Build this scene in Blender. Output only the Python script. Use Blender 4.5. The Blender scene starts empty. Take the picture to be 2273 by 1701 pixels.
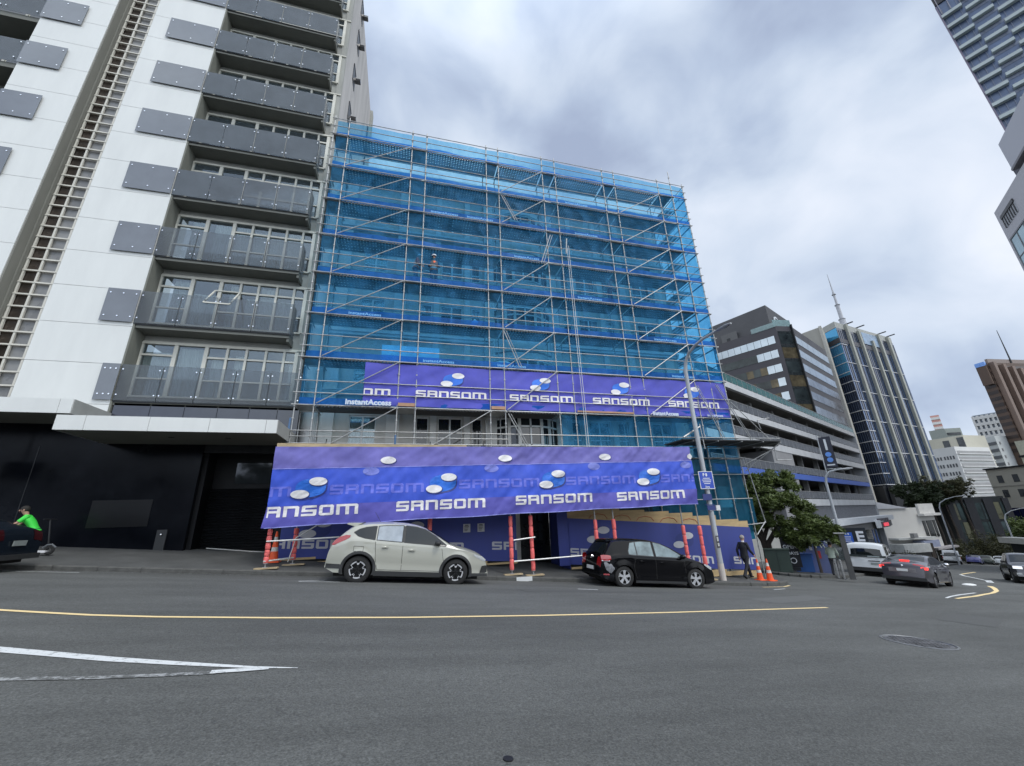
import bpy, bmesh, math, random
from mathutils import Vector, Matrix, noise
random.seed(7)
sc = bpy.context.scene
C = sc.collection
PI = math.pi

# ------------------------------------------------------------------ helpers
class MB:
    """collects faces for one mesh"""
    def __init__(s): s.v = []; s.f = []; s.sm = False
    def face(s, pts):
        i = len(s.v); s.v += [tuple(p) for p in pts]; s.f.append(tuple(range(i, i+len(pts)))); return s
    def box(s, x0, x1, y0, y1, z0, z1, bev=0):
        i = len(s.v)
        s.v += [(x0,y0,z0),(x1,y0,z0),(x1,y1,z0),(x0,y1,z0),(x0,y0,z1),(x1,y0,z1),(x1,y1,z1),(x0,y1,z1)]
        s.f += [(i,i+3,i+2,i+1),(i+4,i+5,i+6,i+7),(i,i+1,i+5,i+4),(i+1,i+2,i+6,i+5),(i+2,i+3,i+7,i+6),(i+3,i,i+4,i+7)]
        return s
    def obox(s, p, q, w, h):
        """bar of section w (horizontal) x h between two points"""
        p = Vector(p); q = Vector(q); d = (q-p).normalized()
        up = Vector((0,0,1)) if abs(d.z) < .95 else Vector((0,1,0))
        a = d.cross(up).normalized()*w/2; b = a.cross(d).normalized()*h/2
        i = len(s.v)
        for e in (p, q):
            s.v += [tuple(e-a-b), tuple(e+a-b), tuple(e+a+b), tuple(e-a+b)]
        s.f += [(i,i+1,i+2,i+3),(i+7,i+6,i+5,i+4)]+[(i+k,i+4+k,i+4+(k+1)%4,i+(k+1)%4) for k in range(4)]
        return s
    def tube(s, pts, r, n=8, cap=True):
        pts = [Vector(p) for p in pts]
        rs = r if isinstance(r, (list, tuple)) else [r]*len(pts)
        i0 = len(s.v); pa = None
        for k, p in enumerate(pts):
            d = (pts[min(k+1, len(pts)-1)]-pts[max(k-1, 0)])
            d = d.normalized() if d.length > 1e-9 else Vector((0,0,1))
            if pa is None:
                up = Vector((0,0,1)) if abs(d.z) < .9 else Vector((1,0,0))
                a = d.cross(up).normalized()
            else:
                a = (pa-d*pa.dot(d)).normalized()
            pa = a; b = d.cross(a)
            for j in range(n):
                t = 2*PI*j/n
                s.v.append(tuple(p+(a*math.cos(t)+b*math.sin(t))*rs[k]))
        for k in range(len(pts)-1):
            for j in range(n):
                u = i0+k*n+j; w = i0+k*n+(j+1)%n
                s.f.append((u, w, w+n, u+n))
        if cap:
            s.f.append(tuple(i0+j for j in range(n))[::-1])
            s.f.append(tuple(i0+(len(pts)-1)*n+j for j in range(n)))
        return s
    def lathe(s, prof, c=(0,0,0), n=24, axis='z'):
        i0 = len(s.v)
        for (r, h) in prof:
            for j in range(n):
                t = 2*PI*j/n; x, y = r*math.cos(t), r*math.sin(t)
                p = (x, y, h) if axis == 'z' else ((x, h, y) if axis == 'y' else (h, x, y))
                s.v.append((p[0]+c[0], p[1]+c[1], p[2]+c[2]))
        for k in range(len(prof)-1):
            for j in range(n):
                u = i0+k*n+j; w = i0+k*n+(j+1)%n
                s.f.append((u, w, w+n, u+n))
        return s
    def grid(s, fn, us, vs):
        i0 = len(s.v); nv = len(vs)
        for u in us:
            for v in vs: s.v.append(tuple(fn(u, v)))
        for a in range(len(us)-1):
            for b in range(nv-1):
                k = i0+a*nv+b; s.f.append((k, k+nv, k+nv+1, k+1))
        return s
    def prism(s, poly, z0, z1):
        n = len(poly); i = len(s.v)
        s.v += [(x, y, z0) for x, y in poly]+[(x, y, z1) for x, y in poly]
        s.f.append(tuple(range(i+n-1, i-1, -1))); s.f.append(tuple(range(i+n, i+2*n)))
        s.f += [(i+k, i+(k+1)%n, i+n+(k+1)%n, i+n+k) for k in range(n)]
        return s
    def ell(s, c, rx, ry, rz, n=12, m=8):
        i0 = len(s.v)
        for a in range(m+1):
            ph = PI*a/m
            for b in range(n):
                t = 2*PI*b/n
                s.v.append((c[0]+rx*math.sin(ph)*math.cos(t), c[1]+ry*math.sin(ph)*math.sin(t), c[2]+rz*math.cos(ph)))
        for a in range(m):
            for b in range(n):
                u = i0+a*n+b; w = i0+a*n+(b+1)%n
                s.f.append((u, u+n, w+n, w))
        return s
    def build(s, name, m, parent=None, smooth=False, label=None, recalc=True):
        me = bpy.data.meshes.new(name); me.from_pydata(s.v, [], s.f); me.update()
        if recalc and len(s.f) < 30000:
            bm = bmesh.new(); bm.from_mesh(me)
            bmesh.ops.remove_doubles(bm, verts=bm.verts, dist=1e-5) if smooth else None
            bmesh.ops.recalc_face_normals(bm, faces=bm.faces); bm.to_mesh(me); bm.free()
        if smooth:
            me.polygons.foreach_set('use_smooth', [True]*len(me.polygons))
            try: me.set_sharp_from_angle(angle=math.radians(smooth if smooth > 1 else 40))
            except Exception: pass
        me.materials.append(m)
        o = bpy.data.objects.new(name, me); C.objects.link(o)
        if parent: o.parent = parent
        if label: o['label'] = label
        return o

def _islands(s):
    par = list(range(len(s.v)))
    def fd(a):
        while par[a] != a: par[a] = par[par[a]]; a = par[a]
        return a
    for f in s.f:
        for i in f[1:]: par[fd(i)] = fd(f[0])
    gr = {}
    for f in s.f: gr.setdefault(fd(f[0]), []).append(f)
    return list(gr.values())
def build_each(s, name, m, parent=None, **k):
    """every loose piece becomes a mesh object of its own"""
    out = []
    for fs in _islands(s):
        ids = sorted({i for f in fs for i in f}); mp_ = {a: b for b, a in enumerate(ids)}
        q = MB(); q.v = [s.v[i] for i in ids]; q.f = [tuple(mp_[i] for i in f) for f in fs]
        out.append(q.build(name, m, parent, **k))
    return out
MB.build_each = build_each

def tag(o, label=None, cat=None, group=None, kind=None):
    if label: o['label'] = label
    if cat: o['category'] = cat
    if group: o['group'] = group
    if kind: o['kind'] = kind
    return o
def thing(name, label, cat, loc=(0,0,0), rz=0, group=None):
    o = bpy.data.objects.new(name, None); C.objects.link(o); o.empty_display_size = .3
    o.location = loc; o.rotation_euler = (0, 0, rz)
    return tag(o, label, cat, group)
def kids(o): return [c for c in bpy.data.objects if c.parent == o]
def copy_tree(o, parent=None):
    ch = kids(o)
    c = o.copy(); C.objects.link(c); c.parent = parent
    for k in ch: copy_tree(k, c)
    return c

def lin(c):
    return tuple(((x/255)/12.92 if x/255 <= .04045 else ((x/255+.055)/1.055)**2.4) for x in c)
_mc = {}
def M(name, col, rough=.6, metal=0, var=.12, scale=2.0, bump=0, bscale=20, spec=.5, streak=0, coat=0, trans=0, emit=None, es=0, alpha=1, detail=4):
    if name in _mc: return _mc[name]
    m = bpy.data.materials.new(name); m.use_nodes = True
    nt = m.node_tree; N = nt.nodes; L = nt.links; b = N['Principled BSDF']
    b.inputs['Roughness'].default_value = rough; b.inputs['Metallic'].default_value = metal
    b.inputs['Specular IOR Level'].default_value = spec
    b.inputs['Coat Weight'].default_value = coat; b.inputs['Coat Roughness'].default_value = .05
    b.inputs['Base Color'].default_value = (*col, 1)
    tc = N.new('ShaderNodeTexCoord')
    if var > 0:
        n = N.new('ShaderNodeTexNoise'); n.inputs['Scale'].default_value = scale; n.inputs['Detail'].default_value = detail; n.inputs['Roughness'].default_value = .65
        src = tc.outputs['Object']
        if streak:
            mp = N.new('ShaderNodeMapping'); mp.inputs['Scale'].default_value = (1, 1, streak); L.new(src, mp.inputs['Vector']); src = mp.outputs['Vector']
        L.new(src, n.inputs['Vector'])
        mr = N.new('ShaderNodeMapRange'); mr.inputs['From Min'].default_value = .3; mr.inputs['From Max'].default_value = .7
        mr.inputs['To Min'].default_value = 1-var; mr.inputs['To Max'].default_value = 1+var
        L.new(n.outputs['Fac'], mr.inputs['Value'])
        mx = N.new('ShaderNodeVectorMath'); mx.operation = 'SCALE'; mx.inputs[0].default_value = col
        L.new(mr.outputs['Result'], mx.inputs['Scale']); L.new(mx.outputs['Vector'], b.inputs['Base Color'])
        mr2 = N.new('ShaderNodeMapRange'); mr2.inputs['From Min'].default_value = .3; mr2.inputs['From Max'].default_value = .7
        mr2.inputs['To Min'].default_value = max(.01, rough-.08 if rough > .15 else rough*.8); mr2.inputs['To Max'].default_value = min(1, rough+.08 if rough > .15 else rough*1.3)
        L.new(n.outputs['Fac'], mr2.inputs['Value']); L.new(mr2.outputs['Result'], b.inputs['Roughness'])
    if bump:
        n2 = N.new('ShaderNodeTexNoise'); n2.inputs['Scale'].default_value = bscale; n2.inputs['Detail'].default_value = 5
        L.new(tc.outputs['Object'], n2.inputs['Vector'])
        bp = N.new('ShaderNodeBump'); bp.inputs['Strength'].default_value = bump; bp.inputs['Distance'].default_value = .05
        L.new(n2.outputs['Fac'], bp.inputs['Height']); L.new(bp.outputs['Normal'], b.inputs['Normal'])
    if emit: b.inputs['Emission Color'].default_value = (*emit, 1); b.inputs['Emission Strength'].default_value = es
    if alpha < 1 or trans:
        o = N['Material Output']; tr = N.new('ShaderNodeBsdfTransparent'); mix = N.new('ShaderNodeMixShader')
        tr.inputs['Color'].default_value = (*(trans or (1,1,1)), 1)
        if trans:
            fr = N.new('ShaderNodeFresnel'); fr.inputs['IOR'].default_value = 1.45
            ad = N.new('ShaderNodeMath'); ad.operation = 'ADD'; ad.inputs[1].default_value = alpha; ad.use_clamp = True
            L.new(fr.outputs['Fac'], ad.inputs[0]); L.new(ad.outputs[0], mix.inputs['Fac'])
        else: mix.inputs['Fac'].default_value = alpha
        L.new(tr.outputs[0], mix.inputs[1]); L.new(b.outputs[0], mix.inputs[2]); L.new(mix.outputs[0], o.inputs['Surface'])
    _mc[name] = m
    return m

# ground: one plane that falls to the right (the street runs downhill), slightly cambered to the gutter
def clampx(x): return max(-60, min(130, x))
def road_z(x, y):
    return -1.45-.085*clampx(x)-.045*max(0, min(y, 14.6)-11.5)
def pave_z(x, y):
    k = .08 if x < 4 else (0 if x > 11 else .08*(11-x)/7)
    return -1.46-.085*clampx(x)+k*max(0, min(y, 18)-14.6)
def pol(a, r): a = math.radians(a); return (r*math.cos(a), r*math.sin(a))

# ------------------------------------------------------------------ camera
cam = bpy.data.cameras.new('camera'); co = bpy.data.objects.new('camera', cam); C.objects.link(co)
R = Matrix(((0.9671091943788681,-0.04950811619197867,-0.24949699913822243),(-0.2520172511110449,-0.31936438502407066,-0.9135062641934262),(-0.034454481425341014,0.9463378551074234,-0.32133713246432033)))
co.matrix_world = R.to_4x4()
cam.sensor_width = 36; cam.lens = 900/2273*36; cam.clip_start = .05; cam.clip_end = 3000
sc.camera = co

# ------------------------------------------------------------------ world: overcast sky
w = bpy.data.worlds.new('World'); sc.world = w; w.use_nodes = True
nt = w.node_tree; N = nt.nodes; L = nt.links
for n in list(N): N.remove(n)
out = N.new('ShaderNodeOutputWorld')
sky = N.new('ShaderNodeTexSky'); sky.sky_type = 'NISHITA'; sky.sun_disc = False
SUN_EL, SUN_AZ = math.radians(54), math.radians(150)
sky.sun_elevation = SUN_EL; sky.sun_rotation = SUN_AZ
bg1 = N.new('ShaderNodeBackground'); bg1.inputs['Strength'].default_value = .08
L.new(sky.outputs['Color'], bg1.inputs['Color'])
tc = N.new('ShaderNodeTexCoord')
def wnoise(scale, off, detail=5, rough=.55, dist=.6, sq=(1,1,1.6)):
    mp = N.new('ShaderNodeMapping'); mp.inputs['Location'].default_value = off; mp.inputs['Scale'].default_value = sq
    L.new(tc.outputs['Generated'], mp.inputs['Vector'])
    n = N.new('ShaderNodeTexNoise'); n.inputs['Scale'].default_value = scale; n.inputs['Detail'].default_value = detail
    n.inputs['Roughness'].default_value = rough; n.inputs['Distortion'].default_value = dist
    L.new(mp.outputs['Vector'], n.inputs['Vector']); return n.outputs['Fac']
n1 = wnoise(1.7, (3.1, 1.7, .4), 4, .45, .25, (1,1,1.25)); n2 = wnoise(4.2, (.3, 5.1, 2.2), 5, .5, .35, (1,1,1.3))
mixn = N.new('ShaderNodeMix'); mixn.data_type = 'FLOAT'; mixn.inputs[0].default_value = .32
L.new(n1, mixn.inputs[2]); L.new(n2, mixn.inputs[3])
cr = N.new('ShaderNodeValToRGB'); e = cr.color_ramp
e.elements[0].position = .38; e.elements[0].color = (*lin((154,167,192)), 1)
e.elements[1].position = .63; e.elements[1].color = (*lin((226,231,241)), 1)
for pos, c in ((.435, (173,187,209)), (.49, (194,206,223)), (.55, (209,218,232))):
    x = e.elements.new(pos); x.color = (*lin(c), 1)
L.new(mixn.outputs[0], cr.inputs['Fac'])
# brighter cloud behind the camera and overhead (the sun side), grey towards the far horizon
sep = N.new('ShaderNodeSeparateXYZ'); L.new(tc.outputs['Generated'], sep.inputs[0])
def mapr(src, a, b, c, d):
    m = N.new('ShaderNodeMapRange'); m.interpolation_type = 'SMOOTHSTEP'
    for k, v in zip(('From Min','From Max','To Min','To Max'), (a,b,c,d)): m.inputs[k].default_value = v
    L.new(src, m.inputs['Value']); return m.outputs['Result']
f1 = mapr(sep.outputs['Y'], .15, -.6, 1.24, 3.05)
f2 = mapr(sep.outputs['Z'], .80, 1.0, 0.0, .9)
add = N.new('ShaderNodeMath'); add.operation = 'ADD'; L.new(f1, add.inputs[0]); L.new(f2, add.inputs[1])
f3 = mapr(sep.outputs['Z'], -.12, .02, .16, 1.0)
mul = N.new('ShaderNodeMath'); mul.operation = 'MULTIPLY'; L.new(add.outputs[0], mul.inputs[0]); L.new(f3, mul.inputs[1])
wmix = N.new('ShaderNodeMix'); wmix.data_type = 'RGBA'; wmix.blend_type = 'MULTIPLY'; L.new(mapr(sep.outputs['Y'], .3, -.5, 0.0, 1.0), wmix.inputs[0]); L.new(cr.outputs['Color'], wmix.inputs[6]); wmix.inputs[7].default_value = (1.0,.96,.89,1)
bg2 = N.new('ShaderNodeBackground'); L.new(wmix.outputs[2], bg2.inputs['Color']); L.new(mul.outputs[0], bg2.inputs['Strength'])
mixs = N.new('ShaderNodeMixShader'); mixs.inputs['Fac'].default_value = .95
L.new(bg1.outputs[0], mixs.inputs[1]); L.new(bg2.outputs[0], mixs.inputs[2]); L.new(mixs.outputs[0], out.inputs['Surface'])

sl = bpy.data.lights.new('sun', 'SUN'); sl.energy = 1.3; sl.angle = math.radians(14); sl.color = (1, .97, .93)
so = bpy.data.objects.new('sun', sl); C.objects.link(so)
# sun direction matching the sky: Nishita rotation is measured clockwise from +Y
sd = Vector((math.sin(SUN_AZ)*math.cos(SUN_EL), math.cos(SUN_AZ)*math.cos(SUN_EL), math.sin(SUN_EL)))
so.rotation_euler = sd.to_track_quat('Z', 'Y').to_euler()
sc.view_settings.view_transform = 'Standard'; sc.view_settings.look = 'None'; sc.view_settings.gamma = 1; sc.view_settings.exposure = 0.0
sc.cycles.max_bounces = 8; sc.cycles.transparent_max_bounces = 24; sc.cycles.diffuse_bounces = 3; sc.cycles.glossy_bounces = 3
sc.cycles.sample_clamp_indirect = 6; sc.cycles.use_denoising = True

# ------------------------------------------------------------------ materials
asphalt = bpy.data.materials.new('asphalt'); asphalt.use_nodes = True
nt = asphalt.node_tree; N = nt.nodes; L = nt.links; b = N['Principled BSDF']
tc = N.new('ShaderNodeTexCoord')
def nz(scale, detail, sc3=(1,1,1)):
    mp = N.new('ShaderNodeMapping'); mp.inputs['Scale'].default_value = sc3; L.new(tc.outputs['Object'], mp.inputs['Vector'])
    n = N.new('ShaderNodeTexNoise'); n.inputs['Scale'].default_value = scale; n.inputs['Detail'].default_value = detail; n.inputs['Roughness'].default_value = .7
    L.new(mp.outputs[0], n.inputs['Vector']); return n.outputs['Fac']
g1 = nz(60, 6); g2 = nz(.45, 5, (.35, 1.6, 1)); g3 = nz(22, 6)
def mrr(src, a, b_, c, d):
    m = N.new('ShaderNodeMapRange'); m.clamp = True
    for k, v in zip(('From Min','From Max','To Min','To Max'), (a,b_,c,d)): m.inputs[k].default_value = v
    L.new(src, m.inputs['Value']); return m.outputs['Result']
def mm(a, b_, op='MULTIPLY'):
    m = N.new('ShaderNodeMath'); m.operation = op
    for i, x in enumerate((a, b_)):
        if isinstance(x, (int, float)): m.inputs[i].default_value = x
        else: L.new(x, m.inputs[i])
    return m.outputs[0]
vor = N.new('ShaderNodeTexVoronoi'); vor.inputs['Scale'].default_value = 55; L.new(tc.outputs['Object'], vor.inputs['Vector'])
chips = mrr(vor.outputs['Distance'], .0, .16, 1.9, 1.0)
val = mm(mm(mrr(g1, .3, .7, .45, 1.55), mrr(g2, .35, .65, .80, 1.18)), mm(mrr(g3, .3, .7, .8, 1.2), chips))
# thin tar cracks
wv = N.new('ShaderNodeTexVoronoi'); wv.feature = 'DISTANCE_TO_EDGE'; wv.inputs['Scale'].default_value = .22
mpw = N.new('ShaderNodeMapping'); L.new(tc.outputs['Object'], mpw.inputs['Vector'])
nw = N.new('ShaderNodeTexNoise'); nw.inputs['Scale'].default_value = 1.3; nw.inputs['Detail'].default_value = 4; L.new(mpw.outputs[0], nw.inputs['Vector'])
va = N.new('ShaderNodeVectorMath'); va.operation = 'ADD'; L.new(tc.outputs['Object'], va.inputs[0]); L.new(nw.outputs['Color'], va.inputs[1]); L.new(va.outputs[0], wv.inputs['Vector'])
crk = mrr(wv.outputs['Distance'], .0005, .002, .86, 1.0)
val = mm(val, crk)
sv = N.new('ShaderNodeVectorMath'); sv.operation = 'SCALE'; sv.inputs[0].default_value = (.094, .097, .093); L.new(val, sv.inputs['Scale'])
L.new(sv.outputs[0], b.inputs['Base Color']); b.inputs['Roughness'].default_value = .85; b.inputs['Specular IOR Level'].default_value = .35
bp = N.new('ShaderNodeBump'); bp.inputs['Strength'].default_value = .6; bp.inputs['Distance'].default_value = .01; L.new(g1, bp.inputs['Height']); L.new(bp.outputs[0], b.inputs['Normal'])

footpath = M('footpath_asphalt', (.075,.077,.075), .9, var=.22, scale=1.2, bump=.3, bscale=90)
kerbstone = M('kerb_stone', (.085,.085,.08), .9, var=.25, scale=6, bump=.3)
def worn(name, col, thr):
    m = bpy.data.materials.new(name); m.use_nodes = True
    nt = m.node_tree; N = nt.nodes; L = nt.links; b = N['Principled BSDF']
    tc = N.new('ShaderNodeTexCoord'); n = N.new('ShaderNodeTexNoise'); n.inputs['Scale'].default_value = 14; n.inputs['Detail'].default_value = 8; n.inputs['Roughness'].default_value = .8
    L.new(tc.outputs['Object'], n.inputs['Vector'])
    r = N.new('ShaderNodeMapRange'); r.inputs['From Min'].default_value = thr-.06; r.inputs['From Max'].default_value = thr+.06; L.new(n.outputs['Fac'], r.inputs['Value'])
    mx = N.new('ShaderNodeMix'); mx.data_type = 'RGBA'; mx.inputs[6].default_value = (*col, 1); mx.inputs[7].default_value = (.094,.097,.093,1)
    L.new(r.outputs[0], mx.inputs[0]); L.new(mx.outputs[2], b.inputs['Base Color']); b.inputs['Roughness'].default_value = .7
    return m
paint_yellow = worn('road_paint_yellow', (.80,.62,.32), .66)
paint_white = worn('road_paint_white', (.62,.64,.64), .60)
paint_worn = worn('road_paint_worn', (.36,.37,.37), .47)

# ------------------------------------------------------------------ ground, road, pavements
def xs_list(a, b, n): return [a+(b-a)*i/n for i in range(n+1)]
gx = [-900,-300,-100,-60]+xs_list(-58, 128, 62)+[130,200,400,1200]
gy = [-600,-200,-60,-20,-8,0,4,8,11.5,12.4,13.2,14,14.6,15,18,25,40,70,110,200,500,1500]
g = MB(); g.grid(lambda x, y: (x, y, road_z(x, y)), gx, gy)
tag(g.build('road', asphalt, smooth=True, recalc=False), 'dark grey asphalt street sloping down to the right', kind='structure')

def corner(cx, cy, r, a0, a1, n=8):
    return [(cx+r*math.cos(math.radians(a0+(a1-a0)*i/n)), cy+r*math.sin(math.radians(a0+(a1-a0)*i/n))) for i in range(n+1)]
def pavement(name, outline, zf, label, kerb_pts, h=.13):
    bm = bmesh.new(); vs = [bm.verts.new((x, y, 0)) for x, y in outline]; bm.faces.new(vs)
    # cut into strips so that it follows the slope
    x0 = min(p[0] for p in outline); x1 = max(p[0] for p in outline)
    x = math.ceil(x0)+.013
    while x < x1:
        bmesh.ops.bisect_plane(bm, geom=bm.verts[:]+bm.edges[:]+bm.faces[:], plane_co=(x,0,0), plane_no=(1,0,0)); x += 2
    for y in (16.013, 18.0):
        bmesh.ops.bisect_plane(bm, geom=bm.verts[:]+bm.edges[:]+bm.faces[:], plane_co=(0,y,0), plane_no=(0,1,0))
    for v in bm.verts: v.co.z = zf(v.co.x, v.co.y)
    bmesh.ops.triangulate(bm, faces=bm.faces[:])
    me = bpy.data.meshes.new(name); bm.to_mesh(me); bm.free(); me.materials.append(footpath)
    o = bpy.data.objects.new(name, me); C.objects.link(o); tag(o, label, kind='structure')
    # kerb: real step with a bevelled stone
    k = MB(); pts = []
    for i in range(len(kerb_pts)-1):
        a = Vector(kerb_pts[i]); c = Vector(kerb_pts[i+1]); n = max(1, int((c-a).length/1.0))
        pts += [a.lerp(c, j/n) for j in range(n)]
    pts.append(Vector(kerb_pts[-1]))
    for i in range(len(pts)-1):
        a, c = pts[i], pts[i+1]; d = (c-a).normalized(); nrm = Vector((d.y, -d.x))
        gap = d*.006
        def P(q, off, dz): q = q+nrm*off; return (q.x, q.y, zf(q.x-nrm.x*off, q.y-nrm.y*off)+dz)
        ring = [(.0,-.30),(.15,-.30),(.15,-.02),(.13,.003),(.0,.004)]
        A = [P(a+gap, o_, z_) for o_, z_ in ring]; B = [P(c-gap, o_, z_) for o_, z_ in ring]
        for j in range(len(ring)): k.face([A[j], B[j], B[(j+1)%5], A[(j+1)%5]])
    tag(k.build(name+'_kerb', kerbstone), 'grey stone kerb along the '+label, kind='structure')
kb = [(-60,14.6),(13.2,14.6)]+corner(13.2, 18.9, 4.3, -90, 0)+[(17.5,60)]
pavement('pavement', kb+[(-60,60)], pave_z, 'footpath in front of the tower and the scaffolded building', kb)
dr = (math.cos(math.radians(26)), math.sin(math.radians(26)))
A0 = (23.2, 19.0)
kb2 = [(21.5,60),(20.2,20.6)]+corner(21.4, 20.0, 1.3, 170, 290, 6)+[(A0[0], A0[1]),(A0[0]+75*dr[0], A0[1]+75*dr[1])]
def pz2(x, y): return road_z(x, y)+.13
pavement('pavement_far', kb2+[(110,90),(60,90)], pz2, 'footpath beyond the side street under the car park', kb2)

def stripe(name, pts, wid, mat, label, dz=.006):
    m = MB(); P = [Vector(p) for p in pts]; n = len(P); Ls = []; Rs = []
    for i, p in enumerate(P):
        d = (P[min(i+1,n-1)]-P[max(i-1,0)]).normalized(); nr = Vector((-d.y, d.x)); ww = wid[i] if isinstance(wid, (list,tuple)) else wid
        Ls.append(p+nr*ww/2); Rs.append(p-nr*ww/2)
    for i in range(n-1):
        k = max(1, int((P[i+1]-P[i]).length/.4))
        for j in range(k):
            a, b2 = j/k, (j+1)/k
            q = [Ls[i].lerp(Ls[i+1], a), Ls[i].lerp(Ls[i+1], b2), Rs[i].lerp(Rs[i+1], b2), Rs[i].lerp(Rs[i+1], a)]
            m.face([(v.x, v.y, road_z(v.x, v.y)+dz) for v in q])
    return tag(m.build(name, mat), label, kind='structure')
stripe('road_marking', [(-8,9.1),(-5.57,8.32),(-4.91,8.14),(-4.28,7.98),(-3.4,7.86),(-1.87,7.80),(.16,7.84),(2.58,8.03),(5.65,8.39),(9.06,8.9),(10.47,9.1)], .095, paint_yellow, 'long curved yellow centre line across the road')
stripe('road_marking', [(-6,6.84),(-4.6,6.38),(-3.99,6.17),(-3.55,6.02),(-2.81,5.76),(-2.12,5.57),(-1.4,5.39),(-.95,5.33)], [.17,.16,.16,.15,.14,.11,.06,.02], paint_white, 'white line running to a point on the near left of the road')
stripe('road_marking', [(-5,5.36),(-3.34,5.22),(-2.66,5.19),(-2.14,5.21),(-1.66,5.25)], [.09,.09,.09,.09,.09], paint_worn, 'worn white line under the brighter white line')
stripe('road_marking', [(-1.72,5.262),(-1.45,5.30),(-1.22,5.315)], [.10,.10,.03], paint_white, 'short bright white dab where two lines meet', .009)
stripe('road_marking', [(-2.45,12.5),(-1.45,12.47)], .06, paint_white, 'white parking tick behind the pale crossover car')
stripe('road_marking', [(-2.45,12.55),(-1.9,13.05)], .06, paint_white, 'slanted white parking tick behind the pale crossover car')
stripe('road_marking', [(4.9,11.75),(5.45,11.62)], .1, paint_white, 'short white parking tick near the black hatchback')
stripe('road_marking', [(-14,14.0),(-9.5,13.9),(-7.9,13.85)], .07, paint_white, 'white edge line in the gutter at far left')
stripe('road_marking', [(-7.0,14.3),(-4.2,14.3)], .05, paint_worn, 'faint yellow kerb line before the garage')
stripe('road_marking', [(18.2,11.0),(20.2,11.65),(22.14,12.48),(24.6,13.5),(27.3,14.8),(29.2,15.9),(30.6,16.8)], [.10,.14,.15,.15,.16,.2,.22], paint_yellow, 'curved yellow line on the right of the junction')
stripe('road_marking', [(17.9,11.1),(20.4,12.2),(23.4,13.4)], [.07,.12,.1], paint_white, 'white line beside the curved yellow line')
stripe('road_marking', [(43.2,25.3),(41,23.8),(38.4,21.6),(36.1,19.7)], .16, paint_white, 'thin white lane line before the parked van far right')
stripe('road_marking', [(43.5,25.4),(47.5,27.2),(51.4,28.9)], .16, paint_yellow, 'thin yellow lane line far right')
stripe('road_marking', [(37.5,20.6),(34.6,18.9)], .3, paint_white, 'short white block on the far lane')
stripe('road_marking', [(13.3,14.0),(14.8,14.5),(15.6,15.0)], .09, paint_yellow, 'short yellow line curling round the kerb corner')
stripe('road_marking', [(12.7,12.9),(13.7,13.4)], .08, paint_white, 'short white tick at the kerb corner')
m = MB(); m.ell((29.6,17.1,road_z(29.6,17.1)+.02), .28, .28, .06)
tag(m.build('road_stud', M('stud_white', (.7,.7,.68), .5), smooth=True), 'round white traffic dome on the junction', 'road stud')

def patch(pts, tone, label):
    m = MB(); xs = [p[0] for p in pts]; ys = [p[1] for p in pts]
    m.face([(x, y, road_z(x, y)+.004) for x, y in pts]); return tag(m.build('road_patch', M('asphalt_patch_%d' % int(tone*1000), (tone, tone*1.03, tone), .9, var=.35, scale=40, detail=6), recalc=False), label, kind='structure')
patch([(3.2,11.0),(7.4,11.15),(7.5,11.45),(3.1,11.4)], .075, 'long darker patch of asphalt before the black hatchback')
patch([(9.5,9.6),(12.6,10.6),(12.2,11.2),(9.2,10.3)], .105, 'paler patch of asphalt before the kerb corner')
patch([(12.3,6.9),(14.1,7.7),(13.6,8.5),(11.9,7.7)], .078, 'dark square patch of asphalt beyond the manhole')
# manhole
mh = thing('manhole_cover', 'round worn iron manhole cover set in the road at right', 'manhole cover', (8.55,5.92,road_z(8.55,5.92)))
mh.rotation_euler = (0, math.atan(.085), 0); mh.scale = (.86,.86,1)
m = MB(); m.lathe([(.58,-.03),(.58,.008),(.545,.012),(.53,-.012),(.53,-.03)], n=40); m.build('frame', M('iron_light', (.22,.225,.23), .45, .6, var=.3, scale=9), mh, 30)
m = MB(); m.lathe([(0,.006),(.51,.006),(.515,-.02)], n=40)
for i in range(-4, 5):
    for j in range(-4, 5):
        if (i*i+j*j) < 19: m.box(i*.1-.035, i*.1+.035, j*.1-.035, j*.1+.035, .004, .014)
m.build('lid', M('iron_worn', (.16,.16,.165), .4, .5, var=.5, scale=5), mh)
m = MB(); m.lathe([(0,.0),(.035,.0),(.035,-.01)], n=14); o = m.build('drain_cap', M('iron_dark', (.03,.03,.03), .5, .5)); o.location = (.78,3.3,road_z(.78,3.3)+.008); o.rotation_euler = (0, math.atan(.085), 0)
tag(o, 'small round dark cap in the asphalt at the bottom of the picture', 'valve cover')
# ------------------------------------------------------------------ apartment tower on the left
def clad_mat():
    m = M('white_panel', (.64,.655,.635), .5, var=.06, scale=.9, streak=.22)
    return m
wht = clad_mat()
conc = M('tower_concrete', (.33,.335,.31), .85, var=.18, scale=1.1, streak=.25, bump=.15)
conc_side = M('tower_side_render', (.42,.41,.40), .9, var=.16, scale=1.5, streak=.12, bump=.2)
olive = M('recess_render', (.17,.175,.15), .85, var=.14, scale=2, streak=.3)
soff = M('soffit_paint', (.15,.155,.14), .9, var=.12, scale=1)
frm = M('window_frame_cream', (.60,.59,.52), .5, var=.08, scale=3)
dkm = M('dark_metal', (.03,.032,.035), .4, .4, var=.2, scale=4)
steel = M('polished_steel', (.85,.85,.85), .15, 1, var=0)
pane = M('window_pane', (.42,.47,.50), .03, .8, var=0, spec=.8, trans=(.85,.9,.9), alpha=.20)
pane_dark = M('window_pane_dark', (.012,.014,.017), .03, var=.3, scale=1, spec=1.0)
curtain = M('curtain_white', (.80,.82,.80), .9, var=.12, scale=9, streak=.03)
room = M('room_dark', (.09,.085,.08), .9, var=.4, scale=1.1)
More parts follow.
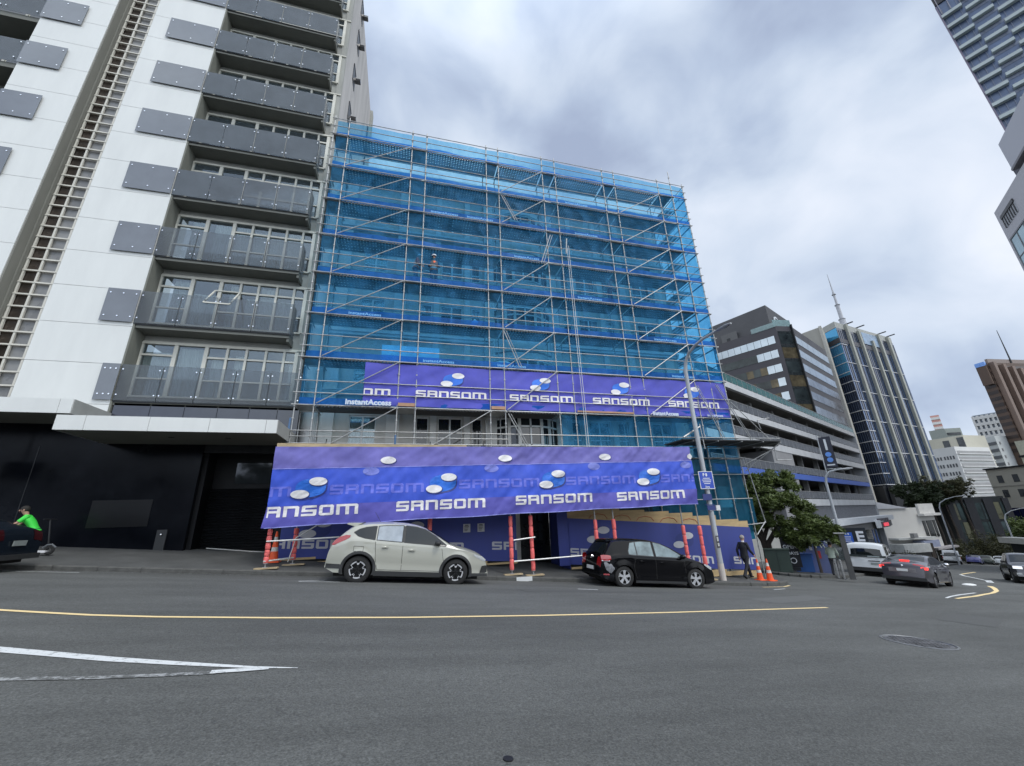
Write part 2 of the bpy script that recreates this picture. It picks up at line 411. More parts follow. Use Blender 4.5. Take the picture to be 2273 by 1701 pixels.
glassb = M('balustrade_glass', (.36,.385,.41), .05, var=.12, scale=.8, spec=.5, trans=(.72,.76,.79), alpha=.15)
glassw = M('balustrade_glass_backed', (.15,.165,.185), .08, var=.1, scale=.8, spec=.7)
TY = 17.6; WY = 18.4; FH = .1805*TY
tw = thing('apartment_tower', 'tall apartment tower clad in white panels with stacked glass balconies and a black ground storey', 'apartment building', (-8, TY, pave_z(-8, 17.6)))
TZ = 36.0
tl = Vector(tw.location)
def L_(mb):   # world coordinates -> tower coordinates
    mb.v = [(x-tl.x, y-tl.y, z-tl.z) for x, y, z in mb.v]; return mb
# white cladding, each panel row a separate bevel-gapped board
ZJ0 = .349*TY; JH = .0903*TY
def cladding(x0, x1, zb, zt, name='cladding'):
    m = MB(); k = -8
    while True:
        a = ZJ0+JH*k; b_ = a+JH; k += 1
        if b_ <= zb: continue
        if a >= zt: break
        xs = [x0]
        xx = x0+ (x1-x0)
        xs = [x0, x1] if x1-x0 < 4.2 else [x0]+[x0+(x1-x0)*j/round((x1-x0)/3.4) for j in range(1, round((x1-x0)/3.4))]+[x1]
        for j in range(len(xs)-1):
            m.box(xs[j]+(.004 if j else 0), xs[j+1]-.004, TY, TY+.06, max(a, zb)+.008, min(b_, zt)-.008)
    L_(m).build(name, wht, tw)
    m = MB(); m.box(x0+.02, x1-.02, TY+.062, WY+.4, zb, zt); L_(m).build(name+'_backing', M('joint_dark', (.10,.10,.10), .9, var=.1), tw)
cladding(-13.47, -10.56, .237*TY, TZ)
cladding(-17.62, -15.1, .24*TY, TZ)
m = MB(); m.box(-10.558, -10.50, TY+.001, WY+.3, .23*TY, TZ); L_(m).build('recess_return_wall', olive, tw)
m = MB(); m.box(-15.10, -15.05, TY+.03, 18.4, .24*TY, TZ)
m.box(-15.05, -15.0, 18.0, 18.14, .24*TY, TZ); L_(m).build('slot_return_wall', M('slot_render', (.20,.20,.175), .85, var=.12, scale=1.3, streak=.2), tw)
# stair slot window: ladder like cream frame
m = MB(); Y = 18.2
for x in (-14.97, -14.49, -13.95, -13.5): m.box(x-.035, x+.035, Y-.03, Y+.04, .262*Y, TZ)
z = .262*Y; zs = []
while z < TZ: zs.append(z); z += .0294*Y
for z in zs: m.box(-15.04, -13.40, Y-.05, Y+.02, z-.03, z+.03)
L_(m).build('stair_window_frame', M('ladder_cream', (.62,.60,.53), .5, var=.06), tw)
m = MB(); m.box(-15.05, -14.49, Y+.07, Y+.075, .262*Y, TZ); L_(m).build('stair_window_pane', M('stair_brown', (.045,.035,.028), .25, var=.5, scale=.9), tw)
m = MB(); m.box(-14.485, -13.4, Y+.07, Y+.075, .262*Y, TZ); L_(m).build('stair_window_pane', M('stair_grey', (.20,.20,.195), .3, var=.35, scale=.7), tw)
m = MB(); m.box(-15.0, -13.4, 18.3, 18.5, 3.9, TZ); m.box(-15.05, -13.40, Y-.05, Y+.2, .25*Y, .262*Y-.03); L_(m).build('stair_wall', olive, tw)
# window wall behind the balconies (front wall of the tower)
XC = -.245*WY
def win_band(x0, x1, z0, z1, fr, doors, name='window', seed=0, y=WY, bays=None):
    """one storey of joinery: frame > panes, curtains"""
    rnd = random.Random(seed); W = x1-x0
    f = MB(); f.box(x0, x1, y-.10, y+.03, z1-.07, z1); f.box(x0, x1, y-.12, y+.03, z0, z0+.07)
    xs = [x0+W*t for t in fr]
    for i, x in enumerate(xs):
        t = .07 if i in (0, 1, 2, len(xs)-1) else .045
        f.box(x-t, x+t, y-.085, y+.02, z0+.07, z1-.07)
    zt = z1-(z1-z0)*.23; zm = z0+(z1-z0)*.34
    for i in range(len(xs)-1):
        if i in doors: continue
        f.box(xs[i]+.05, xs[i+1]-.05, y-.075, y+.01, zt-.04, zt+.04)
        f.box(xs[i]+.05, xs[i+1]-.05, y-.07, y+.01, zm-.03, zm+.03)
    fo = L_(f).build(name, frm, tw)
    p = MB()
    for i in range(len(xs)-1):
        p.box(xs[i]+.03, xs[i+1]-.03, y-.02, y-.012, z0+.05, z1-.05)
    L_(p).build('pane', pane, fo)
    c = MB()
    for i in range(len(xs)-1):
        if rnd.random() < .85:
            a, b2 = xs[i]+.06, xs[i+1]-.06
            if rnd.random() < .4: a = a+(b2-a)*rnd.uniform(.2,.6)
            n = max(4, int((b2-a)/.07)); top = z1-.12 if rnd.random() < .7 else z1-rnd.uniform(.2,.8)
            c.grid(lambda u, v: (u, y+.14+.025*math.sin(u*60)+.015*math.sin(u*23), v), [a+(b2-a)*k/(n*2) for k in range(n*2+1)], [z0+.08, top])
    if c.v: L_(c).build_each('curtain', curtain, fo)
    return fo
wx0, wx1 = -10.50, -.26*WY
FR = [0,.21,.40,.535,.66,.79,.915,1]
z_head = [(.403+.1725*k)*WY for k in range(-0, 12)]
m = MB()
for k, zh in enumerate(z_head):
    sill = zh-2.35
    if sill > TZ: break
    ztop_prev = z_head[k-1] if k else 4.6
    m.box(wx0, wx1, WY, WY+.25, ztop_prev, sill)      # spandrel
    win_band(wx0, wx1, sill, zh, FR, (1,), seed=k*3+1)
m.box(wx1, XC, WY, WY+.25, 3.5, TZ)                    # pier to the corner
m.box(wx1, wx1+.05, WY-.035, WY, 4.5, TZ)
L_(m).build('front_wall', conc, tw)
m = MB()
for k, zh in enumerate(z_head): m.box(wx0, wx1+.3, WY-.06, WY-.002, zh+.003, zh+.07)
L_(m).build_each('window_head_trim', frm, tw)
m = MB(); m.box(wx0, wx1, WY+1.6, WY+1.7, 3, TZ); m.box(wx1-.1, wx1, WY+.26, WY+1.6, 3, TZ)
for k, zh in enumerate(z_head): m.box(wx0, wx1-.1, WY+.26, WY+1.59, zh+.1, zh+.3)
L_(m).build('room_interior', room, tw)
# one casement pushed open on the second storey
m = MB(); x = wx0+(wx1-wx0)*.46; zt = z_head[1]-.55
for a, b2 in (((x-.5,0),(x-.5,1)), ((x+.45,0),(x+.45,1)), ((x-.5,1),(x+.45,1)), ((x-.5,0),(x+.45,0))):
    pa = (a[0], WY-.1-.75*a[1], zt-1.0*a[1]); pb = (b2[0], WY-.1-.75*b2[1], zt-1.0*b2[1]); m.obox(pa, pb, .05, .05)
L_(m).build('open_casement', frm, tw)
# side wall of the tower
m = MB(); m.box(XC-.30, XC, WY+.25, 29.5, 3.5, TZ); 
L_(m).build('side_wall', conc_side, tw)
m = MB(); m.box(XC-.01, XC+.22, 29.2, 29.9, 3.5, TZ); L_(m).build('side_pilaster', conc, tw)
for z in (25.3, 28.8, 32.2, 35.4):
    m = MB(); m.box(XC+.002, XC+.03, 20.6, 21.5, z-.9, z+.5)
    o = L_(m).build('side_window', dkm, tw)
    m = MB(); m.box(XC+.03, XC+.38, 21.3, 21.6, z-.05, z+.12); m.box(XC+.03, XC+.06, 20.6, 21.5, z+.5, z+.56); L_(m).build('hopper_pane', pane_dark, o)
m = MB(); m.box(XC+.02, XC+.08, 26.5, 26.7, 20, 25); m.box(XC+.02, XC+.10, 28.3, 28.5, 24, 33); L_(m).build('downpipe', dkm, tw)
# balconies
wingx = [-.630,-.662,-.684,-.702,-.715,-.720,-.722,-.722,-.722,-.722]
def balcony(k, x0, xw, xj, slab=True, right=True, zoff=0):
    zb = (.268+.1805*k)*TY+zoff; zt = zb+.081*TY
    sl_ = MB()
    if slab:
        sl_.box(-10.49 if right else x0-.5, xj[-1]-.03, TY+.05, WY-.002, zb-.17, zb-.01)
        if right: sl_.box(xj[-1]-.12, xj[-1]-.03, TY+.10, WY-.003, zb-.32, zb-.172)
    else: sl_.box(x0, x0+.1, TY+.02, TY+.05, zb, zb+.1)
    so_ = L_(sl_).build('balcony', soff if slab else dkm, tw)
    fx = MB(); po = MB()
    if xw is not None:
        g = MB(); a, b2 = min(xw, x0), max(xw, x0)
        g.box(a, b2-.02, TY-.075, TY-.06, zb, zt); L_(g).build('glass_panel', glassw, so_)
        for xx in (a+.12, (a+b2)/2, b2-.12):
            for zz in (zb+.22, zt-.2):
                fx.lathe([(0,-.02),(.028,-.02),(.028,.06)], (xx, TY-.075, zz), 8, 'y')
    for i in range(len(xj)-1):
        g = MB(); g.box(xj[i]+.015, xj[i+1]-.015, TY-.03, TY-.018, zb, zt); L_(g).build('glass_panel', glassb, so_)
        for xx in (xj[i]+.08, xj[i+1]-.08):
            for zz in (zb+.22, zt-.2): fx.lathe([(0,-.02),(.026,-.02),(.026,.03)], (xx, TY-.03, zz), 8, 'y')
    for x in xj[:-1]: po.box(x-.012, x+.012, TY+.0, TY+.05, zb-.02, zt-.05)
    if slab and right:
        g = MB(); g.box(xj[-1]-.02, xj[-1]-.008, TY+.02, WY-.2, zb, zt); L_(g).build('glass_panel', glassb, so_)
    po.box(xj[0], xj[-1], TY+.0, TY+.03, zb-.05, zb-.015)
    L_(po).build('post', dkm, so_); L_(fx).build_each('fixing', steel, so_)
    return so_
for k in range(0, 10):
    if k == 0: xj = [x*TY for x in (-.597,-.521,-.452,-.38,-.309,-.240)]
    else: xj = [x*TY for x in (-.600,-.522,-.446,-.368,-.283)]
    balcony(k, xj[0], wingx[k]*TY, xj)
m = MB()
for zz in (.300, .36):  pass
# left hand stack of balconies, cut by the picture edge
for k in range(0, 6):
    zb = (.978+.0862*0)*TY
for j, (r, bz) in enumerate(((-.931,.796),(-.921,.973),(-.914,1.148),(-.911,1.320),(-.909,1.492),(-.907,1.66))):
    bz = .796+.1755*j
    so_ = MB(); so_.box(-20, -17.64, TY+.05, WY+.3, bz*TY-.3, bz*TY-.01); so_ = L_(so_).build('balcony', soff, tw)
    g = MB(); g.box(-17.62, r*TY, TY-.075, TY-.06, bz*TY, (bz+.079)*TY); L_(g).build('glass_panel', glassw, so_)
    g = MB(); g.box(-19.0, -17.65, TY-.03, TY-.018, bz*TY, (bz+.079)*TY); L_(g).build('glass_panel', glassb, so_)
    g = MB(); g.box(-20.6, -19.03, TY-.03, TY-.018, bz*TY, (bz+.079)*TY); L_(g).build('glass_panel', glassb, so_)
    fx = MB()
    for xx in (-17.5, (r*TY-17.6)/2, r*TY-.12, -17.75, -18.9, -19.1):
        for zz in (bz*TY+.22, (bz+.079)*TY-.2): fx.lathe([(0,-.02),(.028,-.02),(.028,.05)], (xx, TY-.075, zz), 8, 'y')
    L_(fx).build_each('fixing', steel, so_)
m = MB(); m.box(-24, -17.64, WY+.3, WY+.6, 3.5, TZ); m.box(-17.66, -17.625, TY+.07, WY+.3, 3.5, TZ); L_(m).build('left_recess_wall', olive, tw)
for j in range(6):
    zz = (.796+.1755*j)*TY; f = MB(); f.box(-20.5, -17.9, WY+.24, WY+.3, zz+.05, zz+2.3); f.box(-19.2,-19.1, WY+.2, WY+.24, zz+.05, zz+2.3)
    o = L_(f).build('window', frm, tw); p = MB(); p.box(-20.4, -19.25, WY+.23, WY+.235, zz+.1, zz+2.2); p.box(-19.05,-18, WY+.23, WY+.235, zz+.1, zz+2.2); L_(p).build('pane', pane_dark, o)
# dark glass band over the canopy
m = MB()
xs = [-10.45,-9.3,-8.2,-7.1,-6.0,-5.0,-4.2]
for i in range(len(xs)-1): m.box(xs[i]+.01, xs[i+1]-.01, TY+.05, TY+.09, .180*TY, .2665*TY-.06)
L_(m).build('dark_glass_band', M('dark_blue_glass', (.035,.04,.055), .08, var=.2, scale=1, spec=.8), tw)
m = MB(); m.box(-10.5, -4.25, TY+.1, TY+.3, .16*TY, .266*TY-.2); m.box(-5.0,-4.2,TY+.02,TY+.05,.2*TY,.203*TY); L_(m).build('band_backing', dkm, tw)
# canopies
def canopy(x0, x1, yf, zb, zt, name='canopy'):
    f = MB(); n = max(1, round((x1-x0)/1.45)); xs = [x0]+[x0+.75+ (x1-x0-1.1)*j/(n-1) for j in range(0, n)]+[x1]
    for i in range(len(xs)-1):
        f.box(xs[i]+.006, xs[i+1]-.006, yf, yf+.04, zb, zt)
    o = L_(f).build(name, wht, tw)
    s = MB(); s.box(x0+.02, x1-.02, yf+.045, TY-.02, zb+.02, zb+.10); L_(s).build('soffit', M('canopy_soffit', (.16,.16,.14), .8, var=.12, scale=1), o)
    s = MB(); s.box(x0+.02, x1-.03, yf+.045, TY-.02, zt-.12, zt-.02); L_(s).build('canopy_roof', M('canopy_roof_grey', (.25,.25,.24), .8), o)
    s = MB(); s.box(x1-.03, x1+.01, yf+.045, TY+.1, zb, zt); s.box(x0-.01, x0+.02, yf+.045, TY-.02, zb, zt); L_(s).build_each('canopy_side', M('canopy_side_grey', (.30,.31,.30), .7, var=.1), o)
    d = MB()
    for t in (.42, .70): d.lathe([(0,0),(.09,0),(.09,.02)], (x0+(x1-x0)*t, (yf+TY)/2-.1, zb+.012), 14)
    L_(d).build_each('downlight', dkm, o)
    return o
canopy(-.682*15.1, -.279*15.1, 15.1, .204*15.1, .2345*15.1)
canopy(-19.5, -10.45, 15.8, .238*15.8, .268*15.8)
# black ground storey
blk = M('black_glass_wall', (.005,.006,.009), .22, var=.3, scale=.6, spec=.16)
blkm = M('black_matt', (.004,.0045,.006), .5, var=.3, spec=.3)
m = MB(); m.box(-24, -.414*TY, TY+.05, TY+.25, pave_z(-20,17)-2, .178*TY); m.box(-24, -10.6, TY+.06, TY+.25, .178*TY, .262*TY); L_(m).build('black_wall', blk, tw)
m = MB()
for x in (-22, -16.2, -12.2): m.box(x-.012, x+.012, TY+.04, TY+.05, -1, 3.0)
L_(m).build_each('wall_joint', dkm, tw)
m = MB(); m.box(-10.25, -8.5, TY+.035, TY+.05, .25, 1.15); L_(m).build('dark_recess_window', M('black_void', (.002,.002,.003), .3, var=0), tw)
m = MB(); m.box(-8.15, -7.85, TY+.0, TY+.05, -.62, .12); o = L_(m).build('wall_box', M('box_grey', (.035,.037,.04), .5), tw)
m = MB(); m.ell((-8.0, TY-.02, -.04), .035, .03, .04); L_(m).build('latch', steel, o)
# garage bay
gx0, gx1 = -.414*TY, -4.25
m = MB(); m.box(gx0, gx1, 18.6, 18.75, 1.55, .178*TY); m.box(gx0, gx0+.15, TY+.25, 18.6, -1.2, .178*TY)
m.box(gx1-.25, gx1, TY+.05, 18.6, -1.3, .178*TY); L_(m).build('garage_surround', blkm, tw)
m = MB(); z = -1.15
while z < 1.55:
    m.grid(lambda u, v: (u, 18.52+.03*math.cos((v)*2*PI/.1), v), [gx0+.15, gx1-.25], [z+.1*t/6 for t in range(7)]); z += .1
L_(m).build('roller_door', M('roller_black', (.012,.013,.015), .35, .3, var=.2), tw)
m = MB(); m.box(gx0+.9, gx1-.9, 18.55, 18.6, 1.75, 2.55); L_(m).build('fanlight', M('fan_dark', (.03,.035,.04), .05, spec=.8), tw)
m = MB(); m.obox((gx0+.6, 17.95, pave_z(gx0, 17.9)+.02), (gx1-.3, 17.95, pave_z(gx1, 17.9)+.02), .05, .03); L_(m).build('threshold', M('threshold_grey', (.45,.45,.43), .7), tw)
# wall sign at far left
m = MB(); m.box(-13.6, -12.60, 16.7, 16.8, 2.02, 2.62); m.box(-13.15,-13.10,16.72,16.78,2.62,3.78); sg = m.build('hanging_sign', M('sign_beige', (.33,.33,.29), .6))
tag(sg, 'pale hanging sign with dark numerals under the canopy at the left edge', 'sign')
def text(body, size, mat, name='lettering', parent=None, ext=.004, loc=(0,0,0), rot=(PI/2,0,0), align='LEFT', sx=1, bold=0):
    cu = bpy.data.curves.new(name, 'FONT'); cu.body = body; cu.size = size; cu.extrude = ext; cu.align_x = align; cu.offset = bold; cu.resolution_u = 3
    o = bpy.data.objects.new(name+'_c', cu); C.objects.link(o)
    dg = bpy.context.evaluated_depsgraph_get(); me = bpy.data.meshes.new_from_object(o.evaluated_get(dg))
    bpy.data.objects.remove(o); me.name = name
    me.materials.clear(); me.materials.append(mat)
    for p in me.polygons: p.material_index = 0
    t = bpy.data.objects.new(name, me); C.objects.link(t); t.location = loc; t.rotation_euler = rot; t.scale = (sx, 1, 1)
    if parent: t.parent = parent; t.matrix_parent_inverse = Matrix.Identity(4)
    return t
ink = M('sign_ink', (.03,.03,.03), .6, var=0)
text('05', .42, ink, parent=sg, loc=(-13.35, 16.69, 2.17), bold=.01)
# ------------------------------------------------------------------ stucco building behind the scaffold
stucco = M('stucco', (.50,.48,.44), .85, var=.16, scale=.9, streak=.35, bump=.15)
stucco_l = M('stucco_trim', (.62,.61,.58), .8, var=.10, scale=1.5, streak=.4)
white_fr = M('white_joinery', (.70,.71,.70), .5, var=.05)
pane_b = M('sash_pane', (.02,.024,.027), .05, var=.4, scale=.8, spec=.8)
FY = 18.6; BL = 2.95
bd = thing('stucco_building', 'cream stucco building of five storeys wrapped in scaffold and blue net', 'building', (5.5, FY, pave_z(5.5, FY)))
bl = Vector(bd.location)
def B_(mb): mb.v = [(x-bl.x, y-bl.y, z-bl.z) for x, y, z in mb.v]; return mb
BX0, BX1, BZT = -4.15, 15.0, 18.6
m = MB(); m.box(BX0, BX1, FY+.25, 30, 2.6, BZT-.4)
m.box(BX0, BX1, FY, FY+.25, 2.2, 3.2)
def opening_wall(m, x0, x1, z0, z1, holes):
    """wall from x0..x1 with rectangular holes (xa,xb,za,zb), in columns"""
    xs = sorted({x0, x1, *[h[0] for h in holes], *[h[1] for h in holes]})
    for a, b in zip(xs[:-1], xs[1:]):
        hs = sorted([(h[2], h[3]) for h in holes if h[0] <= a+1e-6 and h[1] >= b-1e-6])
        z = z0
        for ha, hb in hs:
            if ha > z: m.box(a, b, FY, FY+.25, z, ha)
            z = hb
        if z < z1: m.box(a, b, FY, FY+.25, z, z1)
winspec = [(-2.40,-1.27,2), (.47,1.02,1), (1.46,2.57,2), (3.04,3.52,1), (8.15,8.65,1), (9.1,10.25,2), (10.75,11.3,1), (12.75,13.95,2)]
holes = []; 
for k in range(5):
    zb = 3.25+BL*k; zt = zb+1.42
    for (a, b, n) in winspec: holes.append((a, b, zb, zt))
opening_wall(m, BX0, 4.15, 3.2, BZT-.4, [h for h in holes if h[1] < 4])
opening_wall(m, 7.35, BX1, 3.2, BZT-.4, [h for h in holes if h[0] > 7])
m.box(4.15, 7.35, FY+.1, FY+.25, 3.2, BZT-.4)
B_(m).build('wall', stucco, bd)
m = MB()
for x in (-3.3, -.55, 3.95, 7.55, 11.9, 14.4): m.box(x-.28, x+.28, FY-.12, FY-.002, 2.6, BZT-.6)
for x in (1.24, 2.80, 8.88, 10.5): m.box(x-.14, x+.14, FY-.08, FY-.002, 2.6, BZT-.6)
B_(m).build('pilaster', stucco_l, bd)
m = MB()
for k in range(6):
    z = 2.62+BL*k
    m.box(BX0, 4.1, FY-.20, FY-.13, z-.04, z+.22); m.box(7.4, BX1, FY-.20, FY-.13, z-.04, z+.22)
    m.box(BX0, 4.1, FY-.27, FY-.2, z+.1, z+.22); m.box(7.4, BX1, FY-.27, FY-.2, z+.1, z+.22)
m.box(BX0, BX1+.1, FY-.45, FY-.28, BZT-.7, BZT-.45); m.box(BX0, BX1, FY-.2, FY+.3, BZT-.4, BZT)
B_(m).build('cornice', stucco_l, bd)
m = MB(); m.lathe([(.34,2.0),(.34,BZT-.5)], (-3.97, FY-.15, 0), 20); B_(m).build('round_column', M('column_paint', (.55,.56,.56), .6, var=.08, streak=.2), bd, 60)
for k in range(5):
    zb = 3.25+BL*k; zt = zb+1.42
    for (a, b, n) in winspec:
        f = MB(); f.box(a, b, FY+.06, FY+.13, zt-.07, zt); f.box(a, b, FY+.06, FY+.13, zb, zb+.09)
        xs = [a+(b-a)*j/n for j in range(n+1)]
        for j, x in enumerate(xs): f.box(max(a, x-.04), min(b, x+.04), FY+.065, FY+.125, zb+.09, zt-.07)
        f.box(a+.04, b-.04, FY+.07, FY+.12, zb+.42, zb+.48)
        o = B_(f).build('window', white_fr, bd)
        p = MB(); p.box(a+.02, b-.02, FY+.10, FY+.105, zb+.05, zt-.03); B_(p).build('pane', pane if (a < 0 or (k+n) % 3 == 0) else pane_b, o)
        if a < 0 or (k+int(a)) % 3 == 0:
            c = MB(); nn = 24; c.grid(lambda u, v: (u, FY+.2+.02*math.sin(u*50), v), [a+(b-a)*j/nn for j in range(nn+1)], [zb+.02, zt-.03]); B_(c).build('curtain', curtain, o)
    # bowed bay of this storey
    arc = [4.15, 4.75, 5.75-.55, 5.75+.55, 6.75, 7.35]; ay = [0, -.42, -.62, -.62, -.42, 0]
    pl = [(x, FY+y_) for x, y_ in zip(arc, ay)]
    m = MB()
    base = pl+[(7.35, FY+.09), (4.15, FY+.09)]
    m.prism(base, zb-1.05, zb+.03); m.prism([(x, y_-.06 if i not in (6,7) else y_) for i, (x, y_) in enumerate(base)], zt+.02, zt+.35)
    for x, y_ in pl: m.box(x-.07, x+.07, y_-.03, y_+.10, zb+.03, zt+.02)
    o = B_(m).build('bay', stucco_l, bd)
    f = MB(); p = MB()
    for (xa, ya), (xb, yb) in zip(pl[:-1], pl[1:]):
        for z in (zb+.07, zb+.95, zt-.04): f.obox((xa, ya, z), (xb, yb, z), .06, .08)
        for t in ((.5,) if abs(xb-xa) > .8 else ()): f.obox((xa+(xb-xa)*t, ya+(yb-ya)*t, zb+.05), (xa+(xb-xa)*t, ya+(yb-ya)*t, zt-.04), .07, .06)
        p.face([(xa, ya+.03, zb+.03), (xb, yb+.03, zb+.03), (xb, yb+.03, zt+.02), (xa, ya+.03, zt+.02)])
    B_(f).build('bay_window_frame', white_fr, o); B_(p).build('pane', pane_b, o)
# entrance at street level
dz = pave_z(5.7, 17)
m = MB(); m.box(BX0, 4.95, FY-.0, FY+.2, -2.4, 2.2); m.box(6.95, BX1, FY-.0, FY+.2, -3.6, 2.2); m.box(4.95, 6.95, FY, FY+.2, 1.2, 2.2)
B_(m).build('street_wall', M('street_wall_dark', (.12,.12,.115), .9, var=.2), bd)
m = MB(); m.box(4.80, 5.12, FY-.35, FY-.02, -2.4, 1.25); m.box(6.72, 6.95, FY-.35, FY-.02, -2.6, 1.25); B_(m).build('door_column', stucco_l, bd)
m = MB(); m.box(5.12, 6.72, FY+.35, FY+.4, -2.4, 1.2); do = B_(m).build('entrance_door', M('door_black', (.012,.013,.015), .3), bd)
m = MB()
for i in range(3):
    for j in range(4): m.box(5.62+i*.28, 5.82+i*.28, FY+.335, FY+.349, -.9+j*.42, -.56+j*.42)
B_(m).build('door_pane', M('door_glass', (.05,.06,.065), .1), do)

# ------------------------------------------------------------------ scaffold
galv = M('galvanised_tube', (.36,.365,.36), .45, .55, var=.25, scale=6)
rust = M('tube_rusty', (.22,.19,.165), .6, .4, var=.3, scale=8)
plank = bpy.data.materials.new('perforated_deck'); plank.use_nodes = True
nt = plank.node_tree; N = nt.nodes; L = nt.links; b = N['Principled BSDF']; b.inputs['Base Color'].default_value = (.16,.165,.17,1); b.inputs['Metallic'].default_value = .5; b.inputs['Roughness'].default_value = .55
tc = N.new('ShaderNodeTexCoord'); sp = N.new('ShaderNodeSeparateXYZ'); L.new(tc.outputs['Object'], sp.inputs[0])
def frac(s, k):
    a = N.new('ShaderNodeMath'); a.operation = 'MULTIPLY'; a.inputs[1].default_value = k; L.new(s, a.inputs[0])
    f = N.new('ShaderNodeMath'); f.operation = 'FRACT'; L.new(a.outputs[0], f.inputs[0])
    g = N.new('ShaderNodeMath'); g.operation = 'LESS_THAN'; g.inputs[1].default_value = .42; L.new(f.outputs[0], g.inputs[0]); return g.outputs[0]
a = N.new('ShaderNodeMath'); a.operation = 'MULTIPLY'; L.new(frac(sp.outputs['X'], 7.2), a.inputs[0]); L.new(frac(sp.outputs['Y'], 9.0), a.inputs[1])
tr = N.new('ShaderNodeBsdfTransparent'); mx = N.new('ShaderNodeMixShader'); L.new(a.outputs[0], mx.inputs[0]); L.new(b.outputs[0], mx.inputs[1]); L.new(tr.outputs[0], mx.inputs[2]); L.new(mx.outputs[0], N['Material Output'].inputs['Surface'])
timber = M('scaffold_timber', (.42,.33,.20), .8, var=.25, scale=3, streak=4)
SY, SB = 16.7, 17.72
SX = [-4.17,-3.49,-.36,.37,3.55,4.22,6.76,7.53,10.54,11.30,14.30,15.25,16.12]
DZ = [4.54+2.0*k for k in range(8)]
sf = thing('scaffold', 'tall galvanised tube scaffold across the whole front of the stucco building', 'scaffold', (6, SY, pave_z(6, SY)))
fl = Vector(sf.location)
def S_(mb): mb.v = [(x-fl.x, y-fl.y, z-fl.z) for x, y, z in mb.v]; return mb
def standard(x, y, z0, z1, rr=.0245, ring=True):
    m = MB(); m.tube([(x, y, z0), (x, y, z1)], rr, 8)
    z = z0+.3
    while z < z1-.1:
        if ring: m.lathe([(.0245,-.03),(.045,-.03),(.045,.03),(.0245,.03)], (x, y, z), 8)
        z += .5
    return S_(m).build('standard', galv, sf, 50)
for i, x in enumerate(SX):
    top = 19.75 if i != 11 else 20.55
    zb = 2.2 if x < 11 else pave_z(x, SY)
    standard(x, SY, zb if x < 12 else pave_z(x, SY)+.02, top)
    standard(x, SB, zb, 19.6 if i in (0, 4, 6, 8, 12) else 18.9, ring=False)
X0, X1 = SX[0]-.12, SX[-1]+.12
def ledger(y, z, x0=None, x1=None, r=.0215): 
    m = MB(); m.tube([(x0 if x0 is not None else X0, y, z), (x1 if x1 is not None else X1, y, z)], r, 7); return S_(m).build('ledger', galv, sf, 50)
for k, z in enumerate(DZ):
    ledger(SY-.045, z, r=.026); ledger(SB+.04, z)
    if k < 7:
        ledger(SY-.045, z+.5); ledger(SY-.045, z+1.0)
        ledger(SB+.04, z+1.0)
for z in (19.04, 19.53): ledger(SY-.045, z)
for z in (2.54, 3.04, 3.52): ledger(SY-.045, z)
ledger(SY-.045, 3.3, X0, 4.3, .018); ledger(SB+.04, 3.2)
# decks between the standards, with their transoms
for k, z in enumerate([2.54]+DZ):
    for i in range(len(SX)-1):
        a, b2 = SX[i]+.03, SX[i+1]-.03
        if b2-a < 1.2: continue
        m = MB()
        for j in range(4):
            y0 = SY+.03+j*.245
            m.box(a, b2, y0, y0+.225, z+.01, z+.014)
            m.box(a, b2, y0+.002, y0+.012, z-.04, z+.01); m.box(a, b2, y0+.213, y0+.223, z-.04, z+.01)
        S_(m).build('deck', plank, sf)
    m = MB()
    for x in SX:
        m.tube([(x+.03, SY-.1, z-.05), (x+.03, SB+.35, z-.05)], .022, 6)
    for i in (1, 3, 5, 7, 9, 11):  # hop-up brackets towards the wall
        m.box(SX[i]-.7 if i < 11 else SX[i]-.9, SX[i]-.03, SY+.03, SB, z+.012, z+.04)
    S_(m).build_each('transom', galv if k % 2 else rust, sf)
# diagonal braces
for k in range(-1, 7):
    z = DZ[k] if k >= 0 else 2.54
    for (i, j) in ((1, 2), (5, 6), (9, 10)) if k >= 0 else ((1, 2), (3, 4)):
        if k == 4 and i == 5: continue
        m = MB(); m.tube([(SX[i]+.08, SY-.10, z+.05), (SX[j]-.02, SY-.10, z+1.97)], .022, 7); S_(m).build('diagonal_brace', galv, sf, 50)
for (xa, za, xb, zb) in ((15.4, 6.3, 16.9, 3.4), (14.2, 6.2, 15.3, 3.3), (4.3, 4.4, 5.3, 2.5), (4.2, 8.4, 4.9, 6.6), (6.9, 14.2, 6.3, 12.4), (4.3, 16.3, 5.0, 14.8)):
    m = MB(); m.tube([(xa, SY-.16, za), (xb, SY-.16, zb)], .024, 7); S_(m).build('raker', galv, sf, 50)
    m = MB(); m.tube([(xa+.12, SY-.16, za), (xb+.12, SY-.16, zb)], .015, 7); S_(m).build('raker', galv, sf, 50)
# hoist rope
m = MB()
for dx in (0, .1): m.tube([(7.75+dx, SY-.25, 13.6), (7.85+dx, SY-.22, 2.5)], .012, 6)
m.tube([(7.75, SY-.1, 13.2), (7.75, SY-.3, 14.0)], .03, 6); S_(m).build('hoist_rope', M('rope_pale', (.6,.6,.58), .8), sf)
